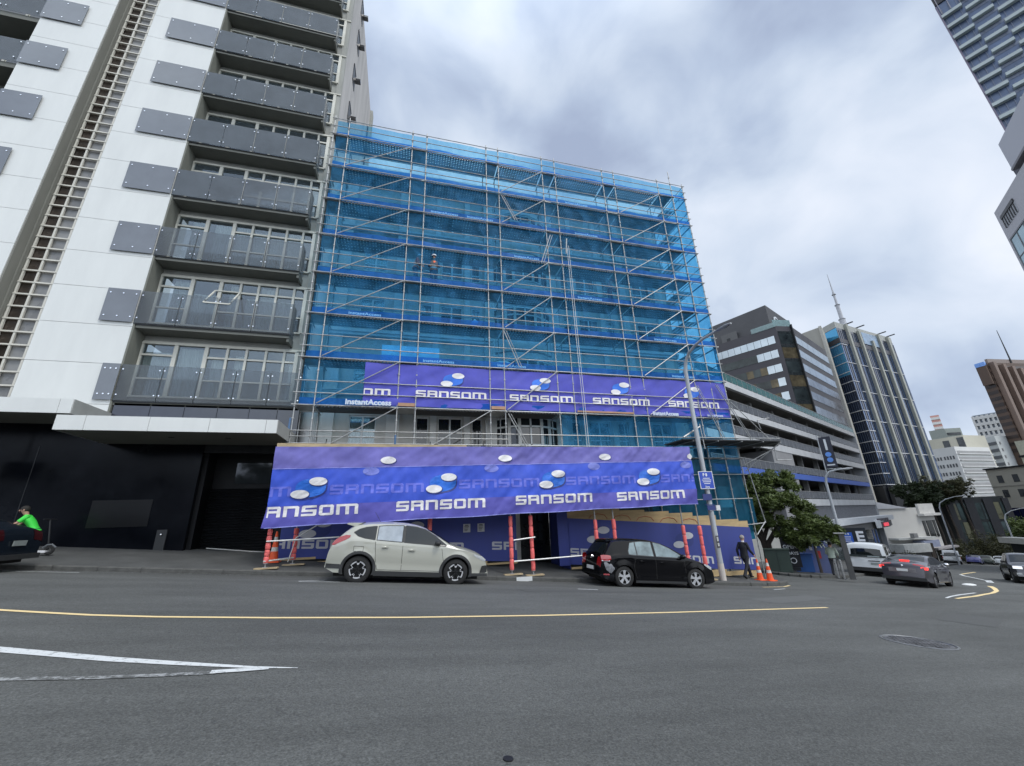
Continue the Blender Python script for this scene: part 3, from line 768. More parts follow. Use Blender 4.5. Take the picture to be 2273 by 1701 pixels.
# side return of the scaffold (running back from the street on the right)
for y in (19.2, 21.6, 24.0):
    for x in (15.25, 16.12): standard(x, y, -2.7, 19.6, ring=False)
for z in DZ:
    for dz_ in (0, .5, 1.0):
        m = MB(); m.tube([(16.16, SY, z+dz_), (16.16, 24.1, z+dz_)], .0215, 6); S_(m).build('ledger', galv, sf, 50)
    m = MB(); m.tube([(16.16, SY+.1, z+.05), (16.16, 19.1, z+1.95)], .021, 6); m.tube([(16.16, 21.6, z+.05), (16.16, 19.3, z+1.95)], .021, 6); S_(m).build('diagonal_brace', galv, sf, 50)
    m = MB()
    for j in range(3): m.box(15.3+j*.27, 15.54+j*.27, SB+.1, 24, z+.01, z+.014)
    for y in (18.4, 19.2, 20.4, 21.6, 22.8, 24): m.tube([(15.2, y, z-.05), (16.2, y, z-.05)], .022, 6)
    S_(m).build('side_deck', plank, sf)
# lower right corner of the scaffold, down to the hoarding
for z in (1.75, .62, -.55): ledger(SY-.05, z, 11.2, 16.3)
m = MB(); m.tube([(16.1, SY-.1, -1.0), (16.7, SY-.1, -.45)], .024, 6); m.tube([(15.9, SY-.06, -.55),(16.75,SY-.06,-.5)],.022,6); m.tube([(16.3, SY-.1, 2.6), (16.75, SY-.06, -.5)], .024, 6); S_(m).build('raker', galv, sf, 50)
# cantilever fan deck on the right
fz = 3.12
m = MB(); 
for j in range(6): m.box(11.9, 18.4-.22*j, SY-.25-j*.24, SY-.03-j*.24, fz+.0, fz+.05)
S_(m).build('fan_deck', M('fan_deck_dark', (.05,.052,.055), .7, .2, var=.3), sf)
m = MB(); m.tube([(11.9, SY-1.5, fz+.1), (17.3, SY-1.4, fz+.15)], .024, 7); m.tube([(17.2, SY-1.4, fz+.12), (18.5, SY-.1, fz+.1)], .024, 7)
m.tube([(11.9, SY-1.5, fz+.1), (12.9, SY-1.45, fz+.62)], .04, 7); m.tube([(12.9, SY-1.45, fz+.75), (12.95, SY-1.45, fz-.4)], .024, 7)
m.tube([(18.4, SY-.1, fz+.1), (16.2, SY-.1, 5.4)], .022, 7); m.tube([(17.4, SY-1.3, fz-.02), (16.2, SY-.1, 1.9)], .022, 7); m.tube([(18.3, SY-.15, fz-.05), (16.2, SY-.1, 2.2)], .024, 7)
for x in (12.4, 13.7, 15.0, 16.2, 17.2): m.tube([(x, SY-1.5, fz-.04), (x, SY+.1, fz-.04)], .024, 6)
m.tube([(18.2,SY-.2,fz+.1),(18.15,SY-.2,fz-.7)],.02,6); m.tube([(18.15,SY-.2,fz-.7),(19.1,SY-.2,fz-.68)],.025,6); m.tube([(17.5,SY-.2,4.45),(17.62,SY-.2,4.0)],.02,6); m.tube([(17.5,SY-.2,4.45),(18.3,SY-.2,4.6)],.025,6)
S_(m).build('fan_frame', galv, sf, 50)
# gantry posts over the footpath with red foam sleeves
GY = 13.75
foam = M('red_foam_sleeve', (.80,.15,.14), .6, var=.10, scale=5, bump=.3, bscale=12)
jackm = M('base_jack', (.5,.5,.5), .4, .7)
def gantry_post(x, y, top_sleeve, lean=0, clamp=True):
    zb = pave_z(x, y)
    m = MB(); m.tube([(x, y, zb+.12), (x+lean, y, 2.5)], .0245, 8); o = S_(m).build('gantry_post', galv, sf, 50)
    rnd = random.Random(int(x*100)); s = MB(); z = zb+.16; H = top_sleeve-z; n = 5
    for i in range(n):
        a, b2 = z+H*i/n, z+H*(i+1)/n-.012; r = rnd.uniform(.068, .08)
        lx = lambda q: x+lean*(q-zb)/(2.45-zb)
        s.tube([(lx(a), y, a), (lx(a), y, a+.015), (lx(a+.08), y, a+.08), (lx((a+b2)/2)+rnd.uniform(-.008,.008), y, (a+b2)/2), (lx(b2-.08), y, b2-.08), (lx(b2), y, b2-.015), (lx(b2), y, b2)], [r*.8, r*.93, r, r*rnd.uniform(.92,1.04), r, r*.93, r*.8], 12)
    S_(s).build('foam_sleeve', foam, o, 60)
    j = MB(); j.tube([(x, y, zb+.05), (x, y, zb+.2)], .018, 8); j.box(x-.07, x+.07, y-.07, y+.07, zb+.045, zb+.055); j.lathe([(.02,.0),(.07,.0),(.07,.02),(.02,.02)], (x, y, zb+.15), 6); S_(j).build('base_jack', jackm, o)
    j = MB(); j.box(x-.28, x+.36, y-.11, y+.11, zb+.003, zb+.042); S_(j).build('sole_board', timber, o)
    return o
GYk = 14.25
for (x, y, t, ln) in ((-3.86, 14.75, .02, .0), (-3.28, 15.5, .02, .0), (3.80, 14.8, .17, -.0), (4.57, 14.8, .17, -.05), (7.08, 14.8, -.06, 0), (7.84, 14.8, -.06, .0), (10.85, 14.8, -.40, 0), (11.6, 14.8, -.44, 0)):
    gantry_post(x, y, t, ln)
white_tube = M('painted_tube', (.68,.68,.66), .45, .3, var=.15, scale=5)
m = MB(); m.tube([(3.86, 14.7, -1.33), (7.9, 14.7, -1.25)], .024, 7); m.tube([(3.86, 14.68, -.65), (4.65, 14.68, -.58)], .024, 7); 
m.tube([(-3.9, 14.65, -.34), (-1.2, 15.0, -.3)], .024, 7); m.tube([(-3.9, 14.65, -.9), (-3.25, 15.4, -.88)], .024, 7); m.tube([(-3.25, 15.4, -.29), (-1.9, 15.4, .55)], .022, 7); m.tube([(-1.2, 15, .2), (1.0, 15, .22)], .024, 7)
m.tube([(-3.25,15.4,-.3),(-3.4,15.4,-1.0)],.015,6)
S_(m).build_each('gantry_rail', white_tube, sf, smooth=50)
m = MB(); m.tube([(1.0, 15.2, .2), (1.0, 15.2, -.9)], .024, 8); o = S_(m).build('gantry_post', galv, sf); s = MB(); s.tube([(1.0, 15.2, .32), (1.0, 15.2, -.9)], .075, 12); S_(s).build('foam_sleeve', foam, o, 60)
m = MB()
for y in (14.75, 15.5, 16.3): m.obox((-3.95, y, 2.40), (11.5, y, 2.52), .05, .12)
for x in [i*1.2-3.6 for i in range(13)]: m.box(x-.03, x+.03, 14.72, 16.6, 2.25+.007*x, 2.34+.007*x)
S_(m).build('gantry_beam', galv, sf)
m = MB(); m.face([(-3.98, 14.62, 2.47), (11.5, 14.62, 2.62), (11.5, 16.65, 2.62), (-3.98, 16.65, 2.47)]); m.face([(-3.98, 14.62, 2.44), (11.5, 14.62, 2.59), (11.5, 16.65, 2.59), (-3.98, 16.65, 2.44)]); S_(m).build('gantry_ceiling', M('ply_ceiling', (.16,.12,.08), .9), sf, recalc=False)
m = MB(); m.box(-4.0, 2.2, 14.62, 14.68, 2.50, 2.655); S_(m).build('timber_edge', timber, sf)
m = MB()
for i, (xa, xb) in enumerate(((-.33, .34), (3.58, 4.2), (7.6, 10.5))):
    m.box(xa, xb, SY-.09, SY-.05, 4.60, 4.74 if xb < 5 else 4.68)
S_(m).build_each('toe_board', M('toe_board_timber', (.40,.24,.15), .8, var=.2, scale=2), sf)
for x, zc in ((-2.9, 2.95), (1.0, 2.9), (3.2, 2.95)):
    m = MB(); m.ell((x, SY-.05, zc), .09, .06, .11, 8, 5); m.tube([(x,SY-.05,zc-.2),(x+.02,SY-.05,zc+.25)],.02,6); S_(m).build('coupler', dkm, sf)
m = MB(); m.tube([(SX[0]-.1, SY-.02, 2.6), (SX[0]-.08, SY-.02, 4.0)], .035, 8); m.tube([(SX[2]-.0, SY-.05, 2.6), (SX[2], SY-.05, 3.4)], .04, 8); S_(m).build_each('blue_sleeve', M('blue_paint_tube', (.06,.13,.25), .5), sf)

# ------------------------------------------------------------------ debris netting
def netmat(name, tint, col, fac, folds=True):
    m = bpy.data.materials.new(name); m.use_nodes = True; nt = m.node_tree; N = nt.nodes; L = nt.links
    for n in list(N): N.remove(n)
    o = N.new('ShaderNodeOutputMaterial'); tr = N.new('ShaderNodeBsdfTransparent'); tr.inputs[0].default_value = (*tint, 1)
    d = N.new('ShaderNodeBsdfDiffuse'); d.inputs[0].default_value = (*col, 1); t = N.new('ShaderNodeBsdfTranslucent'); t.inputs[0].default_value = (*col, 1)
    g = N.new('ShaderNodeBsdfGlossy'); g.inputs['Roughness'].default_value = .45; g.inputs[0].default_value = (.5,.6,.7,1)
    m1 = N.new('ShaderNodeMixShader'); m1.inputs[0].default_value = .45; L.new(d.outputs[0], m1.inputs[1]); L.new(t.outputs[0], m1.inputs[2])
    m3 = N.new('ShaderNodeMixShader'); m3.inputs[0].default_value = .05; L.new(m1.outputs[0], m3.inputs[1]); L.new(g.outputs[0], m3.inputs[2])
    m2 = N.new('ShaderNodeMixShader'); L.new(tr.outputs[0], m2.inputs[1]); L.new(m3.outputs[0], m2.inputs[2])
    tc = N.new('ShaderNodeTexCoord'); n = N.new('ShaderNodeTexNoise'); n.inputs['Scale'].default_value = 1.5; n.inputs['Detail'].default_value = 6; n.inputs['Distortion'].default_value = 1.2; mpn = N.new('ShaderNodeMapping'); mpn.inputs['Scale'].default_value = (1, 1, .55); L.new(tc.outputs['Object'], mpn.inputs['Vector']); L.new(mpn.outputs[0], n.inputs['Vector'])
    r = N.new('ShaderNodeMapRange'); r.inputs['From Min'].default_value = .35; r.inputs['From Max'].default_value = .65; r.inputs['To Min'].default_value = fac-.12; r.inputs['To Max'].default_value = fac+.13
    L.new(n.outputs['Fac'], r.inputs['Value']); L.new(r.outputs[0], m2.inputs[0]); L.new(m2.outputs[0], o.inputs['Surface'])
    return m
net = netmat('blue_net', (.44,.80,.98), (.015,.30,.66), .27)
net2 = netmat('blue_net_fold', (.08,.40,.80), (.015,.22,.68), .50)
lettr = M('net_lettering', (.16,.42,.75), .7, var=0)
def wrinkle(x, z, s=1):
    p = Vector((x*.55, z*.8, s*3.3)); return .05*noise.noise(p)+.03*noise.noise(p*2.7+Vector((4,1,2)))+.02*noise.noise(Vector((x*1.1+z*1.4, z*.3, s)))*2
ordn = ['lowest full','second','third','fourth','fifth','sixth','seventh','topmost short']
txtspots = {0: (-2.2,), 1: (3.9, .6, 13.0), 2: (-2.6, 12.3), 3: (8.2,), 4: (4.9,), 5: (.7, 2.5, 8.4), 6: (8.0,), 7: ()}
for k in range(8):
    z0 = DZ[k]+.02; z1 = DZ[k+1]-.03 if k < 7 else 19.55
    x0, x1 = (-4.05, 16.15)
    nx = 110
    m = MB(); m.grid(lambda u, v: (u, SY+.09+wrinkle(u, v, k), v), xs_list(x0, x1, nx), xs_list(z0, z1, 9))
    o = m.build('debris_net', net, smooth=True, recalc=False)
    tag(o, ['translucent blue net sheet behind the upper purple banner, lowest of the full-width lifts','blue net sheet one lift above the purple banner','blue net sheet two lifts above the purple banner','blue net sheet just under the lift with the two orange-vested workers','blue net sheet in front of the two orange-vested workers','blue net sheet one lift above the orange-vested workers','second blue net sheet from the top of the scaffold','short topmost blue net sheet against the sky'][k], 'debris net', 'blue debris nets on the scaffold')
    f = MB(); hh = .30 if k < 7 else .2
    f.grid(lambda u, v: (u, SY+.03+.02*math.sin(u*3.1+k)+wrinkle(u, v*2, k+9)*.8, v), xs_list(x0, x1, 90), [z0, z0+hh*.5, z0+hh+.0])
    f.build('net_fold', net2, o, True, recalc=False)
    if k in txtspots:
        for tx in txtspots[k]:
            text('instantAccess', .19, lettr, parent=o, loc=(tx, SY-.02, z0+.07), bold=.004, sx=1.3, ext=.002)
m = MB(); m.grid(lambda u, v: (16.14+wrinkle(u, v, 30), u, v), xs_list(SY+.05, 24, 30), xs_list(4.5, 19.4, 40)); tag(m.build('debris_net', net, smooth=True, recalc=False), 'blue net down the right-hand return of the scaffold', 'debris net', 'blue debris nets on the scaffold')
m = MB(); m.grid(lambda u, v: (u, SY+.09+wrinkle(u, v, 41), v), xs_list(6.85, 16.15, 40), xs_list(2.55, 4.5, 8)); tag(m.build('debris_net', net, smooth=True, recalc=False), 'blue net sheet over the right half of the first-floor windows below the purple banner', 'debris net', 'blue debris nets on the scaffold')
net_d = netmat('blue_net_dense', (.06,.33,.52), (.01,.17,.30), .5)
m = MB(); m.grid(lambda u, v: (u, SY+.09+wrinkle(u, v, 43), v), xs_list(10.9, 16.12, 30), xs_list(-1.2, 2.5, 12)); m.grid(lambda u, v: (u, SY+.07, v), [16.12,16.4], [-.5,.6]); tag(m.build('debris_net', net_d, smooth=True, recalc=False), 'darker teal net at the foot of the scaffold between the big banner and the tree', 'debris net', 'blue debris nets on the scaffold')
# insulation boards leaning on a deck
bm_ = M('foam_board_blue', (.35,.60,.78), .8, var=.05)
m = MB(); m.box(-1.15, 1.32, SY+.35, SY+.41, 6.6, 7.47); tag(m.build('foam_board', bm_), 'long pale blue board standing on the deck above the purple banner', 'board')
m = MB(); m.box(3.75, 4.75, SY+.30, SY+.6, 6.58, 6.95); m.ell((4.3, SY+.45, 6.97), .38, .15, .12); tag(m.build('wrapped_bundle', M('white_wrap', (.6,.68,.72), .6, bump=.4, bscale=5)), 'pale wrapped bundle lying on the deck right of the long board', 'bundle')
m = MB(); m.obox((2.75, SY+.3, 8.6), (3.0, SY+.3, 8.95), .3, .25); tag(m.build('tool_bag', M('bag_white', (.65,.66,.66), .7)), 'small white tilted bag on the deck above the long board', 'bag')

# ------------------------------------------------------------------ lettering in square capitals
GL = {'S': ["11111","10000","11111","00001","11111"], 'A': ["11111","10001","11111","10001","10001"], 'N': ["11111","10001","10001","10001","10001"],
      'O': ["11111","10001","10001","10001","11111"], 'M': ["1111111","1001001","1001001","1001001","1001001"]}
CH = {'S': ('tl','br'), 'A': ('tr',), 'N': ('tr',), 'O': ('tl','tr','bl','br'), 'M': ('tr',)}
def word(mb, s, x0, z0, wtot, h, fn, clip=None, slope=0, only=None):
    """square block lettering; fn(x,z)->point"""
    widths = [(1.5 if c == 'M' else 1.0) for c in s]; gap = .17; unit = wtot/(sum(widths)+gap*(len(s)-1)); x = x0
    rows = [.22,.17,.22,.17,.22]
    for li, (c, wd) in enumerate(zip(s, widths)):
        if only is not None and li != only: x += (wd+gap)*unit; continue
        g = GL[c]; W = wd*unit; nc = len(g[0])
        cw = [.24,.173,.174,.173,.24] if nc == 5 else [.16,.17,.085,.17,.085,.17,.16]
        zt = h
        for r, row in enumerate(g):
            zb = zt-rows[r]*h; cx = 0
            for ci, bit in enumerate(row):
                xa, xb = x+cx*W, x+(cx+cw[ci])*W; cx += cw[ci]
                if bit != '1': continue
                if clip and (xb <= clip[0] or xa >= clip[1]): continue
                if clip: xa = max(xa, clip[0]); xb = min(xb, clip[1])
                p = [(xa, zb), (xb, zb), (xb, zt), (xa, zt)]
                ch = (.45*(xb-xa), .5*(zt-zb)); q = []
                for t, (px_, pz_) in zip(('bl','br','tr','tl'), p):
                    edge = (t[1] == 'l' and ci == 0 or t[1] == 'r' and ci == nc-1) and (t[0] == 't' and r == 0 or t[0] == 'b' and r == 4)
                    if edge and t in CH[c]:
                        sx_ = -1 if t[1] == 'r' else 1; sz_ = -1 if t[0] == 't' else 1
                        pair = [(px_, pz_+sz_*ch[1]), (px_+sx_*ch[0], pz_)]
                        if t in ('br', 'tl'): pair = pair[::-1]
                        if t == 'bl': pair = [(px_, pz_+sz_*ch[1]), (px_+sx_*ch[0], pz_)]
                        if t == 'br': pair = [(px_+sx_*ch[0], pz_), (px_, pz_+sz_*ch[1])]
                        if t == 'tr': pair = [(px_, pz_+sz_*ch[1]), (px_+sx_*ch[0], pz_)]
                        if t == 'tl': pair = [(px_+sx_*ch[0], pz_), (px_, pz_+sz_*ch[1])]
                        q += pair
                    else: q.append((px_, pz_))
                # subdivide horizontally by fan from the centre so that the cell follows the cloth
                mb.face([fn(a, z0+b2+slope*(a-x0)) for a, b2 in q])
            zt = zb
        x += (wd+gap)*unit
def letters(name, mat, parent, *a, **k):
    for i in range(6):
        mb = MB(); word(mb, 'SANSOM', *a, only=i, **k)
        if mb.f: mb.build(name, mat, parent, recalc=False)
def _rings(mb, c, pts, fn, k=5):
    """filled outline in rings, so that it follows the cloth"""
    n = len(pts)
    P = [[fn(c[0]+(x-c[0])*q/k, c[1]+(z-c[1])*q/k) for x, z in pts] for q in range(1, k+1)]
    i0 = len(mb.v); mb.v.append(tuple(fn(*c)))
    for r in P: mb.v += [tuple(p) for p in r]
    for i in range(n): mb.f.append((i0, i0+1+i, i0+1+(i+1)%n))
    for q in range(k-1):
        for i in range(n):
            a = i0+1+q*n+i; b = i0+1+q*n+(i+1)%n; mb.f.append((a, a+n, b+n, b))
def disc(mb, cx, cz, rx, rz, fn, n=22, a=.0, clip=None):
    pts = []
    for i in range(n):
        t = 2*PI*i/n; u, v = rx*math.cos(t), rz*math.sin(t); px_, pz_ = cx+u, cz+v
        if clip: px_ = min(max(px_, clip[0]), clip[1])
        pts.append((px_, pz_))
    _rings(mb, (cx, cz), pts, fn, 4)
def blob(mb, cx, cz, rx, rz, fn, a=.5, clip=None, n=40):
    """rounded lozenge joining the two discs"""
    pts = []
    for i in range(n):
        t = 2*PI*i/n; ct, st = math.cos(t), math.sin(t)
        u = rx*abs(ct)**.62*(1 if ct > 0 else -1); v = rz*abs(st)**.62*(1 if st > 0 else -1)
        px_, pz_ = cx+u, cz+v+u*.18
        if clip: px_ = min(max(px_, clip[0]), clip[1])
        pts.append((px_, pz_))
    _rings(mb, (cx, cz), pts, fn, 6)
def cloth(name, c, gl=.0):
    return M(name, c, .55, var=.13, scale=1.6, bump=.12, bscale=3, spec=.4)
vin_violet = cloth('vinyl_violet', (.105,.10,.42)); vin_blue = cloth('vinyl_blue', (.045,.095,.56)); vin_pale = cloth('vinyl_pale_violet', (.15,.14,.43))
vin_letter = M('vinyl_white', (.72,.70,.70), .55, var=.05); vin_ghost = M('vinyl_ghost', (.12,.15,.62), .55, var=.08); vin_logo = M('vinyl_logo_blue', (.02,.14,.60), .5, var=.25, scale=2)
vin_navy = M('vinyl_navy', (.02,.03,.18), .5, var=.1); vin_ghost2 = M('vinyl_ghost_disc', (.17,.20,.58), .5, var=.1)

# big street banner in front of the gantry
BS = 13.75; BK = 1.052
def bw(x, z, off=0):
    p = Vector((x*.5-z*.5, z*.7, 1)); q = Vector((x*1.6-z*1.7, z*1.2+x*.5, 7))
    r = Vector((x*2.6-z*2.4, z*.9+x*.9, 3)); d = .085*noise.noise(p)+.045*noise.noise(q)+.022*noise.noise(q*2.3)+.012*noise.noise(q*5)-.045*max(0, abs(noise.noise(r))-.12)-.03*max(0, .09-abs(noise.noise(r*.7+Vector((9,2,1)))))/.09*max(0, noise.noise(p*1.7+Vector((3,3,3)))+.1)
    return (x*BK, BS*BK+d-off, z*BK)   # drawn on a 13.75 m layout, hung at the gantry edge
def tr_(x): return .00+(x+3.75)/14.7
xl, xr = -3.78, 10.93
def ztop(x): return 2.385+(2.536-2.385)*tr_(x)
def zmid(x): return 1.71+(1.985-1.71)*tr_(x)
def zlow(x): return .625+(.915-.625)*tr_(x)
def zbot(x): return .05+(.375-.05)*tr_(x)+.012*math.sin(x*2.1)
bn = MB(); XX = xs_list(xl, xr, 300)
bn.grid(lambda x, t: bw(x+(.10-.10*t)*(tr_(x))*0, zmid(x)+(ztop(x)-zmid(x))*t), XX, xs_list(0, 1, 10))
big = bn.build('street_banner', vin_pale, smooth=True, recalc=False)
tag(big, 'long purple and blue advertising banner across the street gantry above the parked cars', 'banner')
bn = MB(); bn.grid(lambda x, t: bw(x, zlow(x)+(zmid(x)-zlow(x))*t, .03*(t)), XX, xs_list(0, 1, 12)); bn.build('bright_band', vin_blue, big, True, recalc=False)
bn = MB(); bn.grid(lambda x, t: bw(x-.02*(1-t)*(1-tr_(x))*4, zbot(x)+(zlow(x)-zbot(x))*t, .03*t+.0), XX, xs_list(0, 1, 8)); bn.build('lower_band', vin_violet, big, True, recalc=False)
bn = MB(); 
for i in range(len(XX)-1):
    a, b2 = XX[i], XX[i+1]
    bn.face([bw(a, zbot(a)-.012, .012), bw(b2, zbot(b2)-.012, .012), bw(b2, zbot(b2)+.012, .012), bw(a, zbot(a)+.012, .012)])
bn.build('hem', M('vinyl_hem', (.25,.27,.65), .5, var=.1), big, recalc=False)
bn = MB()
for i in range(len(XX)-1):
    a, b2 = XX[i], XX[i+1]; bn.face([bw(a, zmid(a)-.012, .045), bw(b2, zmid(b2)-.012, .045), bw(b2, zmid(b2)+.006, .045), bw(a, zmid(a)+.006, .045)])
bn.build('hem', M('vinyl_hem', (.25,.27,.65), .5, var=.1), big, recalc=False)
def lay(x, z):   # how far the band lies in front of the cloth behind it
    a, b2, c2 = zbot(x), zlow(x), zmid(x)
    return 0 if z > c2 else (.03*max(0, z-a)/(b2-a)+.004 if z < b2 else max(.034*(1-(z-b2)/.25), .03*(z-b2)/(c2-b2)))
f1 = lambda x, z: bw(x, z, lay(x, z)+.008); f2 = lambda x, z: bw(x, z, lay(x, z)+.012); f3 = lambda x, z: bw(x, z, lay(x, z)+.018); f4 = lambda x, z: bw(x, z, lay(x, z)+.034); fu = lambda x, z: bw(x, z, .016)
clp = (xl+.02, xr-.02)
for x0, z0 in ((-4.30,.309), (-.145,.398), (3.72,.492), (7.53,.542)): letters('letter', vin_letter, big, x0, z0, 2.82 if x0 > -4 else 3.04, .30, f1, clp, .017)
for x0, z0 in ((-6.0,.875), (-2.12,.938), (1.81,1.055), (5.6,1.12), (9.44,1.17)): letters('faint_letter', vin_ghost, big, x0, z0, 2.8, .29, f1, clp, .012)
mn, mlg, mw, mg = MB(), MB(), MB(), MB()
for (xa, za), (xb, zb) in (((-2.47,1.335),(-2.95,.965)), ((1.47,1.43),(1.0,1.06)), ((5.315,1.515),(4.845,1.15)), ((9.145,1.57),(8.68,1.21))):
    cx, cz = (xa+xb)/2+.05, (za+zb)/2-.0
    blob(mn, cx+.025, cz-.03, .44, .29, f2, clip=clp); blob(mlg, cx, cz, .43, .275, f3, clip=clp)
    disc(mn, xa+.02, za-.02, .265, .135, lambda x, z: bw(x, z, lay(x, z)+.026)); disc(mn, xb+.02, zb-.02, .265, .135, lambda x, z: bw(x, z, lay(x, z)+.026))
    disc(mw, xa, za, .255, .125, f4); disc(mw, xb, zb, .255, .125, f4)
for x, z in ((-.47,1.985),(3.41,2.06),(7.22,2.12)):
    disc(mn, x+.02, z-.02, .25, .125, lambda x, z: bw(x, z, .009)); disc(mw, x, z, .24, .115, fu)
    disc(mg, x-.5, z-.35, .25, .13, f1)
disc(mg, 10.62, 1.82, .25, .13, f1)
disc(mw, 11.0, 2.15, .25, .12, fu, clip=clp)
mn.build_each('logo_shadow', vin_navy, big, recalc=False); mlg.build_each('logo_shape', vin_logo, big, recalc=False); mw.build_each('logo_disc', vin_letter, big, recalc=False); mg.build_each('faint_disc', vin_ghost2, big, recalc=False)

# upper banner on the scaffold
UY = SY+.06
def uw(x, z, off=0):
    p = Vector((x*.7, z*.9, 21)); q = Vector((x*1.4-z*1.2, z*1.5, 27))
    return (x, UY+.05*noise.noise(p)+.05*noise.noise(q)+.02*noise.noise(q*2.4)-off-.06, z)
ub = MB(); ub.grid(lambda x, z: uw(x, z), xs_list(-1.72, 16.1, 150), xs_list(4.62, 6.46, 14))
up = tag(ub.build('scaffold_banner', cloth('vinyl_upper', (.07,.075,.43)), smooth=True, recalc=False), 'purple advertising banner tied behind the tubes of the scaffold', 'banner')
g1_ = lambda x, z: uw(x, z, .022); g2_ = lambda x, z: uw(x, z, .030); g3_ = lambda x, z: uw(x, z, .040)
cl2 = (-1.70, 16.05)
for x0, z0 in ((-3.68,5.01), (.36,5.03), (4.43,5.03), (8.46,5.05), (12.51,5.06)): letters('letter', vin_letter, up, x0, z0, 3.02, .30, g1_, cl2, .006)
mn, mw, ml = MB(), MB(), MB()
for x, z in ((2.13,6.05),(6.134,6.05),(10.195,6.05),(14.2,6.02)):
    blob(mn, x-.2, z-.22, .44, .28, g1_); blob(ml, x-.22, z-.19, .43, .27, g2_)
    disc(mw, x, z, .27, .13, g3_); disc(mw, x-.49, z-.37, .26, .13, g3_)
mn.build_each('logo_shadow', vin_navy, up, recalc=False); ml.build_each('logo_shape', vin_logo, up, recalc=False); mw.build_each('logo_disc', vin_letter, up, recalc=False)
text('instantAccess', .26, M('net_letter_white', (.55,.62,.70), .6, var=0), parent=up, loc=(11.5, SY-.12, 4.58), bold=.012, ext=.002)
text('instantAccess', .32, M('net_letter_white', (.7,.72,.74), .6, var=0), parent=up, loc=(-2.35, SY-.12, 4.60), bold=.012, ext=.002)
text('instantAccess', .17, M('net_letter_white', (.7,.72,.74), .6, var=0), parent=up, loc=(14.6, SY-.12, 4.60), bold=.004, ext=.002)

# ------------------------------------------------------------------ hoardings
ply = M('plywood', (.45,.33,.17), .8, var=.2, scale=1.3, streak=5)
HY = 16.35
def hoarding(name, x0, x1, zt0, zt1, hb, label, ply_top=None, words=(), discs=(), side=None, zl=None):
    m = MB(); n = 12; X = xs_list(x0, x1, n)
    zt = lambda x: zt0+(zt1-zt0)*(x-x0)/(x1-x0)
    zb = lambda x: hb(x)
    for i in range(n): 
        a, b2 = X[i], X[i+1]
        i0 = len(m.v); m.v += [(a, HY, zb(a)), (b2, HY, zb(b2)), (b2, HY+.05, zb(b2)), (a, HY+.05, zb(a)), (a, HY, zt(a)), (b2, HY, zt(b2)), (b2, HY+.05, zt(b2)), (a, HY+.05, zt(a))]
        m.f += [(i0,i0+1,i0+5,i0+4),(i0+4,i0+5,i0+6,i0+7),(i0+2,i0+3,i0+7,i0+6)]
    o = m.build(name, M('print_blue', (.035,.052,.24), .6, var=.12, scale=1.1, streak=.4), recalc=False)
    tag(o, label, 'hoarding')
    w = MB(); i = 0; x = x0
    while x < x1-.05:
        xe = min(x1, x+1.2); g_ = pave_z((x+xe)/2, 16.3)
        w.box(x+.004, xe-.004, HY-.02, HY+.03, g_+.02 if i % 2 else g_+.10, min(zb(x), zb(xe))-.003 if True else 0)
        i += 1; x = xe
    w.build('timber_base', ply, o)
    if ply_top:
        w = MB(); x = x0; st = ply_top
        while x < x1-.05:
            xe = min(x1, x+1.2); w.box(x+.003, xe-.003, HY+.055, HY+.08, zt(xe)-.4, zt(x)+st(x)); x = xe
        w.build('plywood_sheet', ply, o)
    fn = lambda a, b2: (a, HY-.008, b2)
    for (wx, wz, sl_) in words: letters('letter', M('print_grey_white', (.46,.47,.50), .6, var=.08), o, wx, wz, 2.85, .29, fn, (x0+.01, x1-.01), sl_)
    mn, mw = MB(), MB()
    for (dx, dz_) in discs:
        blob(mn, dx-.2, dz_-.18, .46, .32, lambda a, b2: (a, HY-.006, b2)); disc(mw, dx, dz_, .27, .14, lambda a, b2: (a, HY-.014, b2)); disc(mw, dx-.5, dz_-.34, .28, .14, lambda a, b2: (a, HY-.014, b2))
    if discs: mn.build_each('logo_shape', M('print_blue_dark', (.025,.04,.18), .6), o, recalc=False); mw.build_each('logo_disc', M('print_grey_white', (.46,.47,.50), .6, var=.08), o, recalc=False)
    return o
ha = hoarding('hoarding', -3.95, 4.42, 2.2, 2.2, lambda x: -.90-.066*(x+3.95)-.03, 'dark blue printed hoarding behind the pale crossover car, left of the entrance', words=((-4.6,-.60,-.045),(-.5,-.84,-.06),(3.44,-1.02,-.06)), discs=((-2.6,.15),(.6,-.05)))
for x in (2.33, 2.88):
    nb = MB(); nb.box(x, x+.27, HY-.02, HY-.012, -.36, -.06); s = nb.build('notice', M('paper', (.5,.52,.55), .7), ha); nb = MB()
    for j in range(4): nb.box(x+.04, x+.22-.02*j, HY-.025, HY-.021, -.16-.05*j, -.14-.05*j)
    nb.box(x+.06, x+.2, HY-.025, HY-.021, -.12, -.09); nb.build('print_lines', ink, s)
hb_ = hoarding('hoarding', 6.62, 15.5, .02, -.66, lambda x: -1.72-.082*(x-6.62), 'dark blue printed hoarding behind the black hatchback, under ragged plywood', ply_top=lambda x: .62 if x < 8 else (.42 if x < 12.2 else (.36 if x < 13.6 else .25)), words=((6.61,-1.40,-.095),(10.4,-1.80,-.095),(14.3,-2.12,-.09)), discs=((8.16,-.5),(12.15,-.88)))
m = MB(); m.box(6.15, 6.6, HY+.0, HY+.04, -1.75, 2.0); m.box(6.6, 6.62, HY+.05, FY, -1.9, .3)
m.build('side_panel', M('print_blue', (.045,.07,.33)), hb_)
redsp = M('red_marker_paint', (.40,.09,.04), .8); m = MB()
